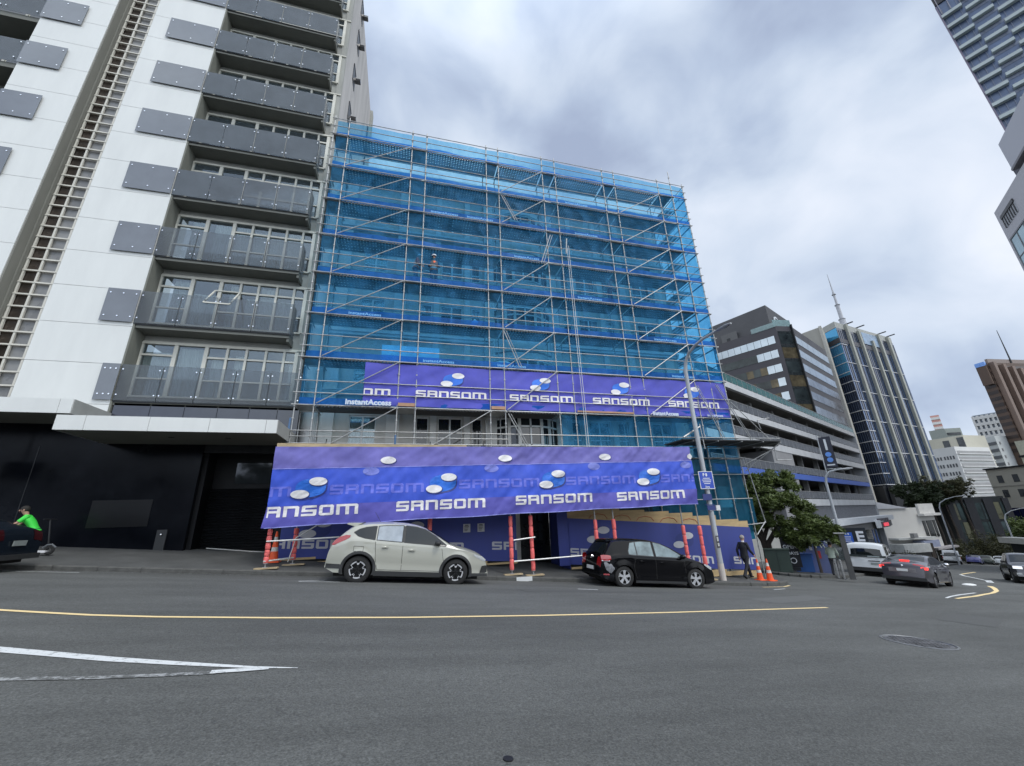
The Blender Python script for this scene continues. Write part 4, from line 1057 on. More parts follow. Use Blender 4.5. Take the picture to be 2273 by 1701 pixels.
for x in (8.0, 9.1, 10.2, 11.35, 12.4):
    z = .02-.68*(x-6.62)/8.88+.13; m.tube([(x-.42, HY+.048, z-.06), (x-.3, HY+.048, z+.06), (x, HY+.048, z+.11), (x+.3, HY+.048, z+.05), (x+.42, HY+.048, z-.1)], .012, 5)
m.build_each('spray_mark', redsp, hb_)
# ------------------------------------------------------------------ vehicles
tyre = M('tyre_rubber', (.018,.018,.018), .85, var=.2, scale=20)
blackp = M('black_trim', (.025,.026,.027), .6, var=.1, scale=8)
under = M('underbody', (.006,.006,.006), .9, var=0)
carglass = M('car_glass', (.010,.013,.015), .03, var=0, spec=.5)
lampred = M('tail_lamp_red', (.30,.008,.010), .15, var=.15, scale=14, spec=.7, coat=1)
lampclear = M('lamp_clear', (.55,.57,.58), .1, .2, var=.3, scale=20, spec=.8, coat=1)
plate = M('number_plate', (.62,.63,.62), .4, var=.04)
chrome = M('chrome', (.7,.7,.72), .12, 1, var=0)
lit_red = M('lit_brake_lamp', (.6,.01,.01), .3, var=0, emit=(1,.05,.04), es=2.2)
carglass_cloud = M('car_glass_cloud_reflect', (.30,.33,.36), .05, .45, var=.35, scale=1.3, spec=.8)  # pale blotchy tint stands in for clouds reflected in the rear door glass
carglass_teal_reflect = M('car_glass_teal_reflect', (.14,.18,.19), .05, .45, var=.5, scale=1.6, spec=.8)  # teal blotches painted in as bright reflections on the hatchback windows
def paint(name, c, metal=.3): return M(name, c, .30, metal, var=0, spec=.5, coat=1)
def interp(P, x):
    if x <= P[0][0]: return P[0][1]
    for (a, u), (b, v) in zip(P[:-1], P[1:]):
        if x <= b: return u+(v-u)*(x-a)/(b-a) if b > a else v
    return P[-1][1]
def smooth_poly(P, it=2):
    for _ in range(it):
        Q = [P[0]]
        for a, b in zip(P[:-1], P[1:]): Q += [(a[0]*.75+b[0]*.25, a[1]*.75+b[1]*.25), (a[0]*.25+b[0]*.75, a[1]*.25+b[1]*.75)]
        P = Q+[P[-1]]
    return P
class Body:
    def __init__(s, L_, W, top, belt, bot, wheels, rw, tumble=.36, taper=(.16,.22), crown=.07, arch=.04, bulge=.05):
        s.L, s.W, s.belt, s.bot, s.wh, s.rw = L_, W/2, belt, bot, wheels, rw
        s.T = smooth_poly(top, 2); s.tm = tumble; s.tp = taper; s.cr = crown; s.ra = rw+arch; s.bu = bulge
    def w(s, x):
        t = x/s.L; r = max(0, (.22-t)/.22); f = max(0, (t-.74)/.26)
        return s.W*(1-s.tp[0]*r**2.6-s.tp[1]*f**2.4)
    def top(s, x): return interp(s.T, x)
    def z0(s, x, arches=True):
        z = interp(s.bot, x)
        if arches:
            for xw in s.wh:
                d = abs(x-xw)
                if d < s.ra: z = max(z, s.rw+math.sqrt(s.ra**2-d**2))
        return z
    def hy(s, x, z):
        zb = interp(s.belt, x); w = s.w(x)
        if z <= zb:
            t = (zb-z)/zb; y = w*(1-s.bu*(t-.35)**2*1.6)-.012*math.exp(-((z-zb*.72)/.05)**2)*0
            y -= .02*math.exp(-((z-zb*.47)/.09)**2)
        else:
            y = w*(1-s.bu*.1225*1.6)-(z-zb)*s.tm-.012*min(1, (z-zb)/.05)
        for xw in s.wh:   # flared arches
            d = math.hypot(x-xw, z-s.rw)
            if d < s.ra+.16: y += .022*max(0, 1-max(0, d-s.ra)/.16)
        return max(.05, y)
    def topz(s, x, y):
        T = s.top(x); ys = s.hy(x, T-s.cr); t = min(1, abs(y)/ys)
        return T-s.cr*t**3.2
    def mesh(s):
        st = []; P = s.T; acc = []
        for (a, u), (b, v) in zip(P[:-1], P[1:]):
            n = max(1, int(math.hypot(b-a, v-u)/.05))
            for i in range(n): acc.append(a+(b-a)*i/n)
        acc.append(P[-1][0])
        for xw in s.wh:
            acc += [xw+s.ra*math.sin(t*PI/24) for t in range(-12, 13)]+[xw-s.ra-.002, xw+s.ra+.002]
        acc = sorted(set(round(a, 4) for a in acc if 0 <= a <= s.L))
        rings = []
        for x in acc:
            T = s.top(x); zb = min(s.z0(x), T-s.cr-.02); zs = T-s.cr; r = []
            bz = min(interp(s.belt, x), zs-.03); bz = max(bz, zb+.01)
            for z in [zb+(bz-zb)*i/8 for i in range(8)]+[bz+(zs-bz)*i/6 for i in range(7)]: r.append((x, s.hy(x, z), z))
            ys = r[-1][1]
            for t in (.94,.85,.7,.5,.25,0): r.append((x, ys*t, T-s.cr*t**3.2))
            rings.append(r)
        m = MB(); n = len(rings[0])
        for sgn in (1, -1):
            i0 = len(m.v)
            for r in rings: m.v += [(p[0], p[1]*sgn, p[2]) for p in r]
            for a in range(len(rings)-1):
                for b in range(n-1):
                    k = i0+a*n+b; f = (k, k+n, k+n+1, k+1); m.f.append(f if sgn == 1 else f[::-1])
        # end caps and belly
        for r in (rings[0], rings[-1]):
            m.face([(p[0], p[1], p[2]) for p in r]+[(p[0], -p[1], p[2]) for p in r[::-1][1:]])
        return m
    def side(s, mb, stations, off=.006, sgn=None, nv=4):
        """patch on the flank: stations (x, zlow, zhigh)"""
        for sg in ((1, -1) if sgn is None else (sgn,)):
            i0 = len(mb.v)
            for (x, za, zb) in stations:
                for j in range(nv+1):
                    z = za+(zb-za)*j/nv; mb.v.append((x, sg*(s.hy(x, z)+off), z))
            for a in range(len(stations)-1):
                for b in range(nv):
                    k = i0+a*(nv+1)+b; f = (k, k+nv+1, k+nv+2, k+1); mb.f.append(f if sg == 1 else f[::-1])
        return mb
    def over(s, mb, xa, xb, fa, fb, off=.006, n=12, m=10, shrink=0):
        """patch on the top/front/rear skin between x=xa..xb, width fraction fa..fb"""
        X = [xa+(xb-xa)*i/n for i in range(n+1)]
        def fn(x, t):
            ys = s.hy(x, s.top(x)-s.cr); k = (x-xa)/(xb-xa); f = fa+(fb-fa)*t; f *= 1-shrink*(1-k)
            y = ys*f; return (x, y, s.topz(x, y))
        i0 = len(mb.v)
        pts = [[Vector(fn(x, j/m)) for j in range(m+1)] for x in X]
        for i in range(n+1):
            for j in range(m+1):
                du = pts[min(i+1, n)][j]-pts[max(i-1, 0)][j]; dv = pts[i][min(j+1, m)]-pts[i][max(j-1, 0)]
                nn = du.cross(dv); nn = nn.normalized() if nn.length > 1e-9 else Vector((0,0,1))
                if nn.z < 0 or (abs(nn.z) < .05 and nn.x*((pts[i][j].x-s.L/2)) < 0): nn = -nn
                mb.v.append(tuple(pts[i][j]+nn*off))
        for i in range(n):
            for j in range(m):
                k = i0+i*(m+1)+j; mb.f.append((k, k+m+1, k+m+2, k+1))
        return mb
def wheel(parent, x, y, r, wdt, style, sgn):
    t = MB(); h = wdt/2; k = .66
    t.lathe([(r*k,-h),(r*.93,-h),(r*.985,-h*.82),(r,-h*.4),(r,h*.4),(r*.985,h*.82),(r*.93,h),(r*k,h)], (0,0,0), 32, 'y')
    o = t.build('tyre', tyre, parent, 50); o.location = (x, y, r)
    R_ = r*.68; f = MB(); f.lathe([(R_,-h*.9),(R_,h*.86),(R_*.93,h*.86*1),(R_*.93,-h*.2),(0,-h*.3)], (0,0,0), 32, 'y')
    sp = MB(); yo = h*.80; n = 5
    if style == 'hatch':
        for i in range(5):
            a = 2*PI*i/5+.3; c, s_ = math.cos(a), math.sin(a)
            pr = [(.10,.055),(.35,.16),(.62,.17),(.95,.33)]
            for (u0, w0), (u1, w1) in zip(pr[:-1], pr[1:]):
                P = []
                for u, w_ in ((u0, w0), (u1, w1)):
                    for q in (-1, 1): P.append((R_*(u*c-q*w_*s_), R_*(u*s_+q*w_*c)))
                P = [P[0], P[2], P[3], P[1]]
                i0 = len(sp.v); sp.v += [(px_, yo-.02, pz_) for px_, pz_ in P]+[(px_, yo+.0, pz_) for px_, pz_ in P]
                sp.f += [(i0,i0+1,i0+2,i0+3),(i0+4,i0+5,i0+6,i0+7)]+[(i0+q,i0+(q+1)%4,i0+4+(q+1)%4,i0+4+q) for q in range(4)]
        sp.lathe([(0,yo+.003),(R_*.26,yo+.003),(R_*.28,yo-.02)], (0,0,0), 16, 'y')
        sp.lathe([(R_*.88,yo-.02),(R_*.88,yo+.004),(R_*1.0,yo+.004),(R_*1.0,yo-.02)], (0,0,0), 32, 'y')
        silver = M('alloy_silver', (.62,.63,.65), .3, .6, var=.05)
        mats = (silver, M('alloy_dark', (.03,.03,.03), .6, .3))
    elif style == 'cross':
        # machined jagged ring on black alloy
        pts = []
        for i in range(5):
            a = 2*PI*i/5+.35
            for (da, ro) in ((-.42,.98),(-.22,.98),(-.16,.72),(.16,.72),(.22,.98),(.42,.98)): pts.append((a+da, ro))
        pts.append((pts[0][0]+2*PI, pts[0][1]))
        for (a0, r0), (a1, r1) in zip(pts[:-1], pts[1:]):
            w_ = .19; P = [(R_*r0*math.cos(a0), R_*r0*math.sin(a0)), (R_*r1*math.cos(a1), R_*r1*math.sin(a1)), (R_*(r1-w_)*math.cos(a1), R_*(r1-w_)*math.sin(a1)), (R_*(r0-w_)*math.cos(a0), R_*(r0-w_)*math.sin(a0))]
            sp.face([(px_, yo+.001, pz_) for px_, pz_ in P]); 
        mats = (M('alloy_machined', (.75,.75,.76), .3, .6, var=.05), M('alloy_black', (.02,.02,.021), .4, .3))
        for i in range(5):
            a = 2*PI*i/5+.35; f.obox((R_*.1*math.cos(a), yo-.025, R_*.1*math.sin(a)), (R_*.8*math.cos(a), yo-.02, R_*.8*math.sin(a)), R_*.22, .02)
    else:
        for i in range(7):
            a = 2*PI*i/7; sp.obox((0, yo-.02, 0), (R_*.95*math.cos(a), yo-.012, R_*.95*math.sin(a)), R_*.2, .02)
        sp.lathe([(R_*.88,yo-.02),(R_*.88,yo+.004),(R_*1.0,yo+.004),(R_*1.0,yo-.02)], (0,0,0), 24, 'y')
        mats = (M('alloy_grey', (.35,.35,.36), .35, .6, var=.05), M('alloy_dark', (.03,.03,.03), .6, .3))
    for mb_ in (f, sp): 
        if sgn < 0: mb_.v = [(a, -b, c) for a, b, c in mb_.v]
    ro = f.build('rim', mats[1], o, 30); so_ = sp.build('spokes', mats[0], ro)
    return o
def road_frame(yaw, x, y, z=None):
    n = Vector((.085, 0, 1)).normalized(); f = Vector((math.cos(yaw), math.sin(yaw), 0)); f = (f-n*f.dot(n)).normalized(); l = n.cross(f)
    m = Matrix((f, l, n)).transposed().to_4x4(); m.translation = Vector((x, y, road_z(x, y) if z is None else z)); return m
def make_car(name, label, cat, B, pmat, x, y, yaw, group=None, z=None, wins=(), screen=None, rear=None, style='plain', wheel_w=.21, seams=(), handles=(), wheel_y=None, extras=None, cx=None, glassmats=None):
    """body coordinates: x from rear bumper (0) to front (L); origin shifted so the rear wheel axle is at 0"""
    t = thing(name, label, cat, group=group); t.matrix_world = road_frame(yaw, x, y, z)
    ox = B.wh[0] if cx is None else cx
    def bd_(mb, nm, mt, par=t, sm=False):
        mb.v = [(a-ox, b, c) for a, b, c in mb.v]; return mb.build_each(nm, mt, par, smooth=sm) if nm in ('sill', 'sill_cladding', 'arch_cladding', 'door_seam', 'reflector', 'lamp_strip') else mb.build(nm, mt, par, sm)
    body = bd_(B.mesh(), 'body', pmat, sm=35)
    u = MB(); zz = .20
    u.box(.25, B.L-.3, -B.W*.80, B.W*.80, .17, .50)
    for xw in B.wh: u.box(xw-B.ra, xw+B.ra, -B.W*.62, B.W*.62, .3, B.rw+B.ra+.02)
    bd_(u, 'underbody', under)
    for wi, stn in enumerate(wins):
        for sg in (1, -1):
            x0_, x1_ = stn[0][0], stn[-1][0]
            tr = [(x0_-.022, stn[0][1]-.02, stn[0][2]+.015)]+[(a, b-.022, c+.022) for a, b, c in stn]+[(x1_+.022, stn[-1][1]-.02, stn[-1][2]+.015)]
            g = MB(); B.side(g, tr, .004, sg); to = bd_(g, 'window_surround', blackp, sm=True)
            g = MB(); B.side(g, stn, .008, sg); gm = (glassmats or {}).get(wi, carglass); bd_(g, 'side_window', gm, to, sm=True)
    if screen: g = MB(); B.over(g, screen[0], screen[1], -screen[2], screen[2], .006, shrink=screen[3] if len(screen) > 3 else 0); bd_(g, 'windscreen', carglass, sm=True)
    if rear: g = MB(); B.over(g, rear[0], rear[1], -rear[2], rear[2], .006); bd_(g, 'rear_window', carglass, sm=True)
    wy = wheel_y or (B.W-wheel_w/2-.015)
    for xw in B.wh:
        for sg in (1, -1): wheel(t, xw-ox, sg*wy, B.rw, wheel_w, style, sg)
    if seams:
        g = MB()
        for (xa, za, xb, zb) in seams:
            n = 8; d = math.hypot(xb-xa, zb-za); nx_, nz_ = -(zb-za)/d*.005, (xb-xa)/d*.005
            for sg in (1, -1):
                for i in range(n):
                    p = []
                    for k, q in ((i, 1), (i+1, 1), (i+1, -1), (i, -1)):
                        X = xa+(xb-xa)*k/n+nx_*q; Z = za+(zb-za)*k/n+nz_*q; p.append((X, sg*(B.hy(X, Z)+.003), Z))
                    g.face(p)
        bd_(g, 'door_seam', M('seam_dark', (.02,.02,.02), .8, var=0))
    for (hx, hz) in handles:
        for sg in (1, -1):
            g = MB(); yy = B.hy(hx, hz); g.obox((hx-.09, sg*(yy+.03), hz), (hx+.09, sg*(yy+.03), hz+.005), .03, .028); g.ell((hx-.02, sg*yy, hz-.005), .07, .015, .035, 10, 6); bd_(g, 'door_handle', pmat)
    if extras: extras(t, B, bd_)
    return t
def mirror(bd_, B, x, z, mt, par=None):
    for sg in (1, -1):
        g = MB(); yy = B.hy(x, z); g.ell((x, sg*(yy+.12), z+.03), .09, .11, .075, 14, 8); g.obox((x, sg*(yy-.02), z-.02), (x, sg*(yy+.1), z+.0), .05, .04); bd_(g, 'wing_mirror', mt, sm=True)

# --- pale crossover parked at the kerb
cw_top = [(0,.45),(.02,.62),(.04,.82),(.09,.98),(.20,1.14),(.42,1.36),(.60,1.49),(.95,1.575),(1.6,1.605),(2.1,1.59),(2.55,1.505),(3.05,1.24),(3.38,1.06),(3.7,1.00),(4.1,.90),(4.32,.78),(4.40,.62),(4.45,.42)]
BW = Body(4.45, 1.78, cw_top, [(0,.88),(.6,1.09),(1.3,1.08),(3.2,.99),(4.45,.81)], [(0,.38),(.25,.26),(4.1,.25),(4.45,.30)], (.86, 3.495), .345, tumble=.40, arch=.05)
pale = paint('pale_pearl_paint', (.40,.40,.345), .05)
def ex_white(t, B, bd_):
    clad_ = blackp
    g = MB()
    for xw in B.wh:
        for sg in (1, -1):
            i0 = len(g.v); n = 26; a0, a1 = -.12*PI, 1.12*PI
            for i in range(n+1):
                a = a0+(a1-a0)*i/n
                for rr, off in ((B.ra-.012, .004), (B.ra+.01, .03), (B.ra+.065, .03), (B.ra+.075, .003)):
                    X = xw+rr*math.cos(a); Z = max(.235, B.rw+rr*math.sin(a)); g.v.append((X, sg*(B.hy(X, Z)+off), Z))
            for i in range(n):
                for j in range(3):
                    k = i0+i*4+j; g.f.append((k, k+4, k+5, k+1))
    bd_(g, 'arch_cladding', clad_, sm=True)
    g = MB(); B.side(g, [(x, .21, .335) for x in xs_list(.86+B.ra+.03, 3.495-B.ra-.03, 14)], .025); B.side(g, [(x, .36, .47) for x in xs_list(.03, .40, 5)], .012); B.side(g, [(x, .25, .33) for x in xs_list(3.93, 4.44, 6)], .01)
    bd_(g, 'sill_cladding', clad_, sm=True)
    for sg in (1, -1):
        g = MB(); B.side(g, [(.10,.93,.97),(.17,.94,1.07),(.28,1.0,1.15),(.42,1.07,1.20),(.54,1.15,1.20)], .012, sg); o = bd_(g, 'tail_lamp', lampred, sm=True)
        g = MB(); B.side(g, [(3.98,.80,.83),(4.1,.73,.815),(4.25,.67,.775),(4.36,.64,.70)], .01, sg); bd_(g, 'headlamp', lampclear, sm=True)
        g = MB(); B.side(g, [(4.2,.33,.35),(4.25,.34,.52),(4.36,.34,.54),(4.42,.36,.52)], .012, sg); bd_(g, 'fog_lamp_recess', blackp, sm=True)
    g = MB(); 
    i0 = len(g.v)
    for yy in (-.60,-.3,0,.3,.60):
        zz = 1.565-abs(yy)*.06; g.v += [(.80, yy, zz+.005), (.38, yy*.97, zz-.02), (.38, yy*.97, zz-.055), (.60, yy, zz-.10)]
    for a in range(4):
        for b in range(4): k = i0+a*4+b; k2 = i0+a*4+(b+1)%4; g.f.append((k, k+4, k2+4, k2))
    g.f += [(i0,i0+1,i0+2,i0+3),(i0+16,i0+17,i0+18,i0+19)]
    bd_(g, 'rear_spoiler', pale, sm=25)
    g = MB(); g.tube([(1.25, 0, 1.57), (1.05, .0, 1.85)], .006, 5); bd_(g, 'aerial', blackp)
    mirror(bd_, B, 2.92, 1.06, blackp)
    g = MB()
    for (xa, xb) in ((1.585, 1.655), (2.20, 2.25)): pass
    B.side(g, [(1.93,1.07,1.50),(2.0,1.07,1.50)], .009)
    bd_(g, 'window_pillar', blackp)
    g = MB(); B.side(g, [(.72,.80,.93),(.92,.80,.93)], .002); o = None
    g = MB()
    for q in ((.70,.79,.95,.79),(.70,.94,.95,.94)): pass
    g = MB(); g.box(-.012,-.004,-.26,.26,.55,.68); bd_(g, 'number_plate', plate)
    # two people inside, front seats
    s_ = MB(); s_.obox((2.2,.35,.7),(2.0,.35,1.25),.45,.12); s_.obox((2.2,-.35,.7),(2.0,-.35,1.25),.45,.12); bd_(s_, 'seat', blackp)
side_w = [
 [(.64,1.27,1.28),(.74,1.20,1.35),(.92,1.15,1.41),(1.14,1.125,1.445),(1.19,1.12,1.45)],
 [(1.26,1.115,1.455),(1.45,1.105,1.48),(1.92,1.085,1.50)],
 [(2.01,1.08,1.50),(2.3,1.065,1.48),(2.55,1.055,1.42),(2.85,1.04,1.26),(3.05,1.03,1.12),(3.16,1.025,1.04)],
]
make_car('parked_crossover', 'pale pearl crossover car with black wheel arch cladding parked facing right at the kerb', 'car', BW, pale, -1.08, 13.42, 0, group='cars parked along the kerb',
  wins=side_w, screen=(2.62, 3.28, .86), rear=(.20, .47, .80), style='cross', seams=((1.22,1.06,1.28,.62),(1.28,.62,1.36,.36),(1.965,.98,1.99,.36),(3.05,.95,3.12,.62),(3.12,.62,3.06,.36),(1.36,.36,3.06,.36),(.68,.80,.93,.80),(.68,.93,.93,.93),(.68,.80,.68,.93),(.93,.80,.93,.93)), handles=((1.50,.93),(2.22,.88)), extras=ex_white, z=None, glassmats={1: carglass_cloud})

# --- black hatchback
hb_top = [(0,.42),(.02,.66),(.06,.86),(.14,.98),(.25,1.12),(.42,1.36),(.55,1.44),(1.0,1.47),(1.6,1.48),(2.05,1.45),(2.5,1.33),(3.0,1.08),(3.2,.99),(3.5,.93),(3.85,.82),(4.1,.68),(4.17,.50),(4.2,.38)]
BH = Body(4.2, 1.79, hb_top, [(0,.84),(1.0,.93),(3.0,.90),(4.2,.74)], [(0,.32),(.3,.20),(3.9,.18),(4.2,.24)], (.78, 3.358), .325, tumble=.42, arch=.03)
blackpaint = M('black_car_paint', (.004,.004,.005), .14, 0, var=0, spec=.22)
def ex_black(t, B, bd_):
    for sg in (1, -1):
        g = MB(); B.side(g, [(.035,.80,.93),(.12,.77,.945),(.26,.775,.945),(.34,.82,.93)], .012, sg); g2_ = B.over(MB(), .022, .085, .60*sg, 1.0*sg, .010, n=6, m=6); g.v, off = g.v, len(g.v)
        g.v += g2_.v; g.f += [tuple(i+off for i in f) for f in g2_.f]; o = bd_(g, 'tail_lamp', lampred, sm=True)
        g = MB(); B.side(g, [(.05,.765,.795),(.30,.765,.79)], .014, sg); bd_(g, 'lamp_strip', lampclear, sm=True)
        g = MB(); B.side(g, [(3.72,.76,.79),(3.9,.66,.76),(4.05,.60,.69)], .01, sg); bd_(g, 'headlamp', lampclear, sm=True)
        g = MB(); B.side(g, [(.10,.36,.40),(.28,.36,.40)], .01, sg); bd_(g, 'reflector', lampred)
    g = MB(); B.side(g, [(.12,.70,.74),(.18,.52,.75),(.28,.44,.68),(.34,.42,.70),(.40,.50,.62),(.44,.54,.58)], .004, -1, nv=6); o = bd_(g, 'scraped_panel', M('scraped_paint', (.20,.205,.22), .6, var=.7, scale=9), sm=True); o['label'] = 'grey scraped patch on the rear corner'
    mirror(bd_, B, 2.85, .96, blackpaint)
    g = MB(); g.box(-.02,-.008,-.26,.26,.48,.59); bd_(g, 'number_plate', plate)
    g = MB(); g.lathe([(0,-.02),(.05,-.02),(.055,.03)], (.045, 0, .86), 16, 'x'); bd_(g, 'tailgate_badge', chrome)
    g = MB(); B.over(g, .40, .50, -.8, .8, .03); bd_(g, 'rear_spoiler', blackpaint, sm=True)
    g = MB(); B.side(g, [(x, .17, .24) for x in xs_list(1.15, 2.98, 8)], .01); bd_(g, 'sill', blackp, sm=True)
    s_ = MB(); s_.obox((2.1,.35,.6),(1.85,.35,1.2),.45,.12); s_.obox((2.1,-.35,.6),(1.85,-.35,1.2),.45,.12); bd_(s_, 'seat', blackp)
side_h = [[(.98,1.0,1.10),(1.08,.99,1.33),(1.24,.985,1.365)], [(1.28,.985,1.37),(1.5,.98,1.39),(1.85,.97,1.385)], [(1.95,.97,1.38),(2.2,.965,1.34),(2.5,.96,1.22),(2.8,.95,1.05),(2.93,.945,.97)]]
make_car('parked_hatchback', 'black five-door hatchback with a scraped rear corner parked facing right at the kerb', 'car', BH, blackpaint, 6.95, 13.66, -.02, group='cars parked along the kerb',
  wins=side_h, screen=(2.35, 3.02, .86), rear=(.15, .40, .80), style='hatch', seams=((1.2,.96,1.12,.62),(1.12,.62,1.2,.3),(1.9,.96,1.92,.3),(2.95,.92,2.98,.5)), handles=((1.42,.80),(2.15,.78)), extras=ex_black, glassmats={0: carglass_teal_reflect, 1: carglass_teal_reflect, 2: carglass_teal_reflect})

# --- dark SUV cut by the left edge (rear towards us)
sv_top = [(0,.45),(.03,.75),(.06,1.0),(.12,1.15),(.28,1.5),(.40,1.62),(1.0,1.68),(2.2,1.66),(2.7,1.5),(3.2,1.15),(3.6,1.05),(4.3,.92),(4.5,.6),(4.55,.4)]
BS_ = Body(4.55, 1.84, sv_top, [(0,.95),(3,1.02),(4.5,.85)], [(0,.40),(.4,.24),(4.2,.24),(4.55,.3)], (.85, 3.5), .35, tumble=.34, arch=.05)
def ex_suv(t, B, bd_):
    g = MB(); g.box(-.02,-.006,.32,.72,.72,.86) if False else g.box(.012,.024,-.72,-.36,.60,.73); bd_(g, 'number_plate', plate)
    for sg in (1, -1):
        g = B.over(MB(), .03, .10, .72*sg, 1.0*sg, .008, n=5, m=5); bd_(g, 'tail_lamp', M('tail_lamp_dark', (.035,.006,.008), .2), sm=True)
    g = MB(); g.box(-.01,.03,-.8,.8,.42,.50); bd_(g, 'bumper_strip', blackp)
    mirror(bd_, B, 2.95, 1.05, blackp)
navy = M('dark_navy_paint', (.008,.012,.018), .2, 0, var=0, spec=.35)
# (the left car is built after the sedan body below)
# --- vehicles at the right, on the far side of the junction
van_top = [(0,.5),(.01,.9),(.03,1.15),(.10,1.72),(.16,1.9),(.5,1.96),(3.0,1.97),(3.6,1.85),(4.2,1.35),(4.5,1.1),(4.8,.95),(4.95,.6),(4.97,.4)]
BV = Body(4.97, 1.98, van_top, [(0,1.15),(4,1.1),(4.9,.9)], [(0,.42),(.3,.28),(4.6,.26),(4.97,.3)], (.95, 3.88), .335, tumble=.13, taper=(.05,.16), crown=.10)
vwhite = paint('white_van_paint', (.62,.64,.65), 0)
def ex_van(t, B, bd_):
    g = MB(); g.box(-.03,.0,-.93,.93,1.08,1.20); bd_(g, 'tailgate_band', M('van_band_dark', (.03,.04,.04), .35), sm=False)
    g = MB(); g.box(-.045,-.032,-.62,-.05,1.11,1.16); bd_(g, 'lettering_strip', M('band_print', (.35,.4,.4), .5))
    g = MB(); g.box(-.02,.01,-.60,-.05,.86,.90); g.box(-.02,.04,-.92,.92,.30,.50); bd_(g, 'bumper', blackp)
    g = MB(); g.box(-.01,.004,-.62,-.14,.66,.78); bd_(g, 'number_plate', M('plate_grey', (.25,.28,.27), .5))
    for sg in (1, -1):
        g = MB(); g.box(-.01,.06,sg*.955-.04,sg*.955+.04,.72,1.08); bd_(g, 'tail_lamp', lampred)
    mirror(bd_, B, 3.9, 1.2, vwhite)
make_car('white_van', 'white van with a wide dark rear window stopped behind the lamp post at right', 'van', BV, vwhite, 27.8, 20.75, math.radians(31), wins=[[(.4,1.2,1.7),(1.6,1.2,1.72)],[(2.9,1.15,1.7),(3.4,1.15,1.66),(3.9,1.12,1.35)]], screen=(3.62,4.2,.86), rear=(.034,.085,.80), extras=ex_van, cx=0)
sd_top = [(0,.45),(.02,.7),(.06,.9),(.14,1.01),(.5,1.08),(.75,1.13),(1.3,1.36),(1.7,1.42),(2.3,1.41),(2.7,1.32),(3.3,1.02),(3.6,.96),(4.3,.82),(4.55,.6),(4.6,.4)]
BD = Body(4.6, 1.8, sd_top, [(0,.92),(3,.93),(4.5,.78)], [(0,.38),(.3,.22),(4.3,.20),(4.6,.26)], (.95, 3.65), .33, tumble=.42)
gunm = paint('gunmetal_paint', (.055,.052,.066), .6)
def ex_sedan(t, B, bd_):
    for sg in (1, -1):
        g = MB(); g.box(.06,.30,sg*.76-.10,sg*.76+.10,.77,.87); g.v = [(a+.25*max(0, abs(b)-.7), b, c) for a, b, c in g.v]; bd_(g, 'tail_lamp', lit_red)
        g = B.over(MB(), .10, .2, .5*sg, .98*sg, .008, n=4, m=5); bd_(g, 'lamp_bar', lampred, sm=True)
    g = MB(); g.box(.62,.70,-.18,.18,1.12,1.15); bd_(g, 'brake_light', lit_red)
    g = MB(); g.box(-.005,.02,-.5,.5,.62,.80); bd_(g, 'plate_recess', M('recess_silver', (.3,.29,.31), .25, .7)); 
    g = MB(); g.box(-.03,-.008,-.2,.2,.66,.77); bd_(g, 'number_plate', M('plate_bright', (.75,.76,.75), .4))
    g = MB(); g.ell((.05,0,.90),.02,.06,.05); bd_(g, 'badge', chrome)
    g = MB(); g.box(-.03,.05,-.8,.8,.28,.42); bd_(g, 'rear_diffuser', blackp)
    mirror(bd_, B, 3.05, .98, chrome)
make_car('grey_sedan', 'dark grey sedan with lit brake lamps driving away at right', 'car', BD, gunm, 23.1, 15.75, math.radians(20), wins=[[(.95,1.0,1.06),(1.3,.99,1.25),(1.9,.98,1.33)],[(1.98,.98,1.335),(2.5,.97,1.3),(2.95,.96,1.1),(3.1,.96,1.0)]], screen=(2.72,3.32,.86), rear=(.78,1.36,.85), extras=ex_sedan, cx=0, seams=((1.95,.95,1.97,.3),), handles=((1.5,.82),(2.2,.8)), wheel_w=.23)
def ex_dark(t, B, bd_):
    for sg in (1, -1):
        g = B.over(MB(), .03, .12, .6*sg, 1.0*sg, .010, n=5, m=5); bd_(g, 'tail_lamp', M('tail_lamp_dark', (.035,.006,.008), .2), sm=True)
    g = MB(); g.box(-.03,-.008,-.2,.2,.60,.72); bd_(g, 'number_plate', M('plate_grey', (.25,.28,.27), .5))
    g = MB(); g.box(-.03,.05,-.8,.8,.28,.40); bd_(g, 'rear_diffuser', blackp)
    mirror(bd_, B, 3.05, .98, navy)
make_car('parked_saloon', 'dark saloon cut off by the left edge, its boot and pale number plate showing', 'car', BD, navy, -9.15, 13.5, PI+.04, group='cars parked along the kerb', wins=[[(.95,1.0,1.06),(1.3,.99,1.25),(1.9,.98,1.33)],[(1.98,.98,1.335),(2.5,.97,1.3),(2.95,.96,1.1),(3.1,.96,1.0)]], screen=(2.72,3.32,.86), rear=(.78,1.36,.85), extras=ex_dark, cx=0, seams=((1.95,.95,1.97,.3),), handles=((1.5,.82),(2.2,.8)))
pk_top = [(0,.55),(.03,1.0),(.1,1.1),(1.5,1.14),(1.62,1.2),(1.85,1.72),(2.1,1.79),(3.1,1.78),(3.4,1.66),(3.95,1.22),(4.3,1.14),(4.95,1.06),(5.15,.85),(5.22,.5)]
BP = Body(5.22, 1.9, pk_top, [(0,1.08),(3.5,1.12),(5.2,.95)], [(0,.55),(.4,.42),(4.8,.40),(5.22,.42)], (1.15, 4.3), .385, tumble=.30, arch=.06)
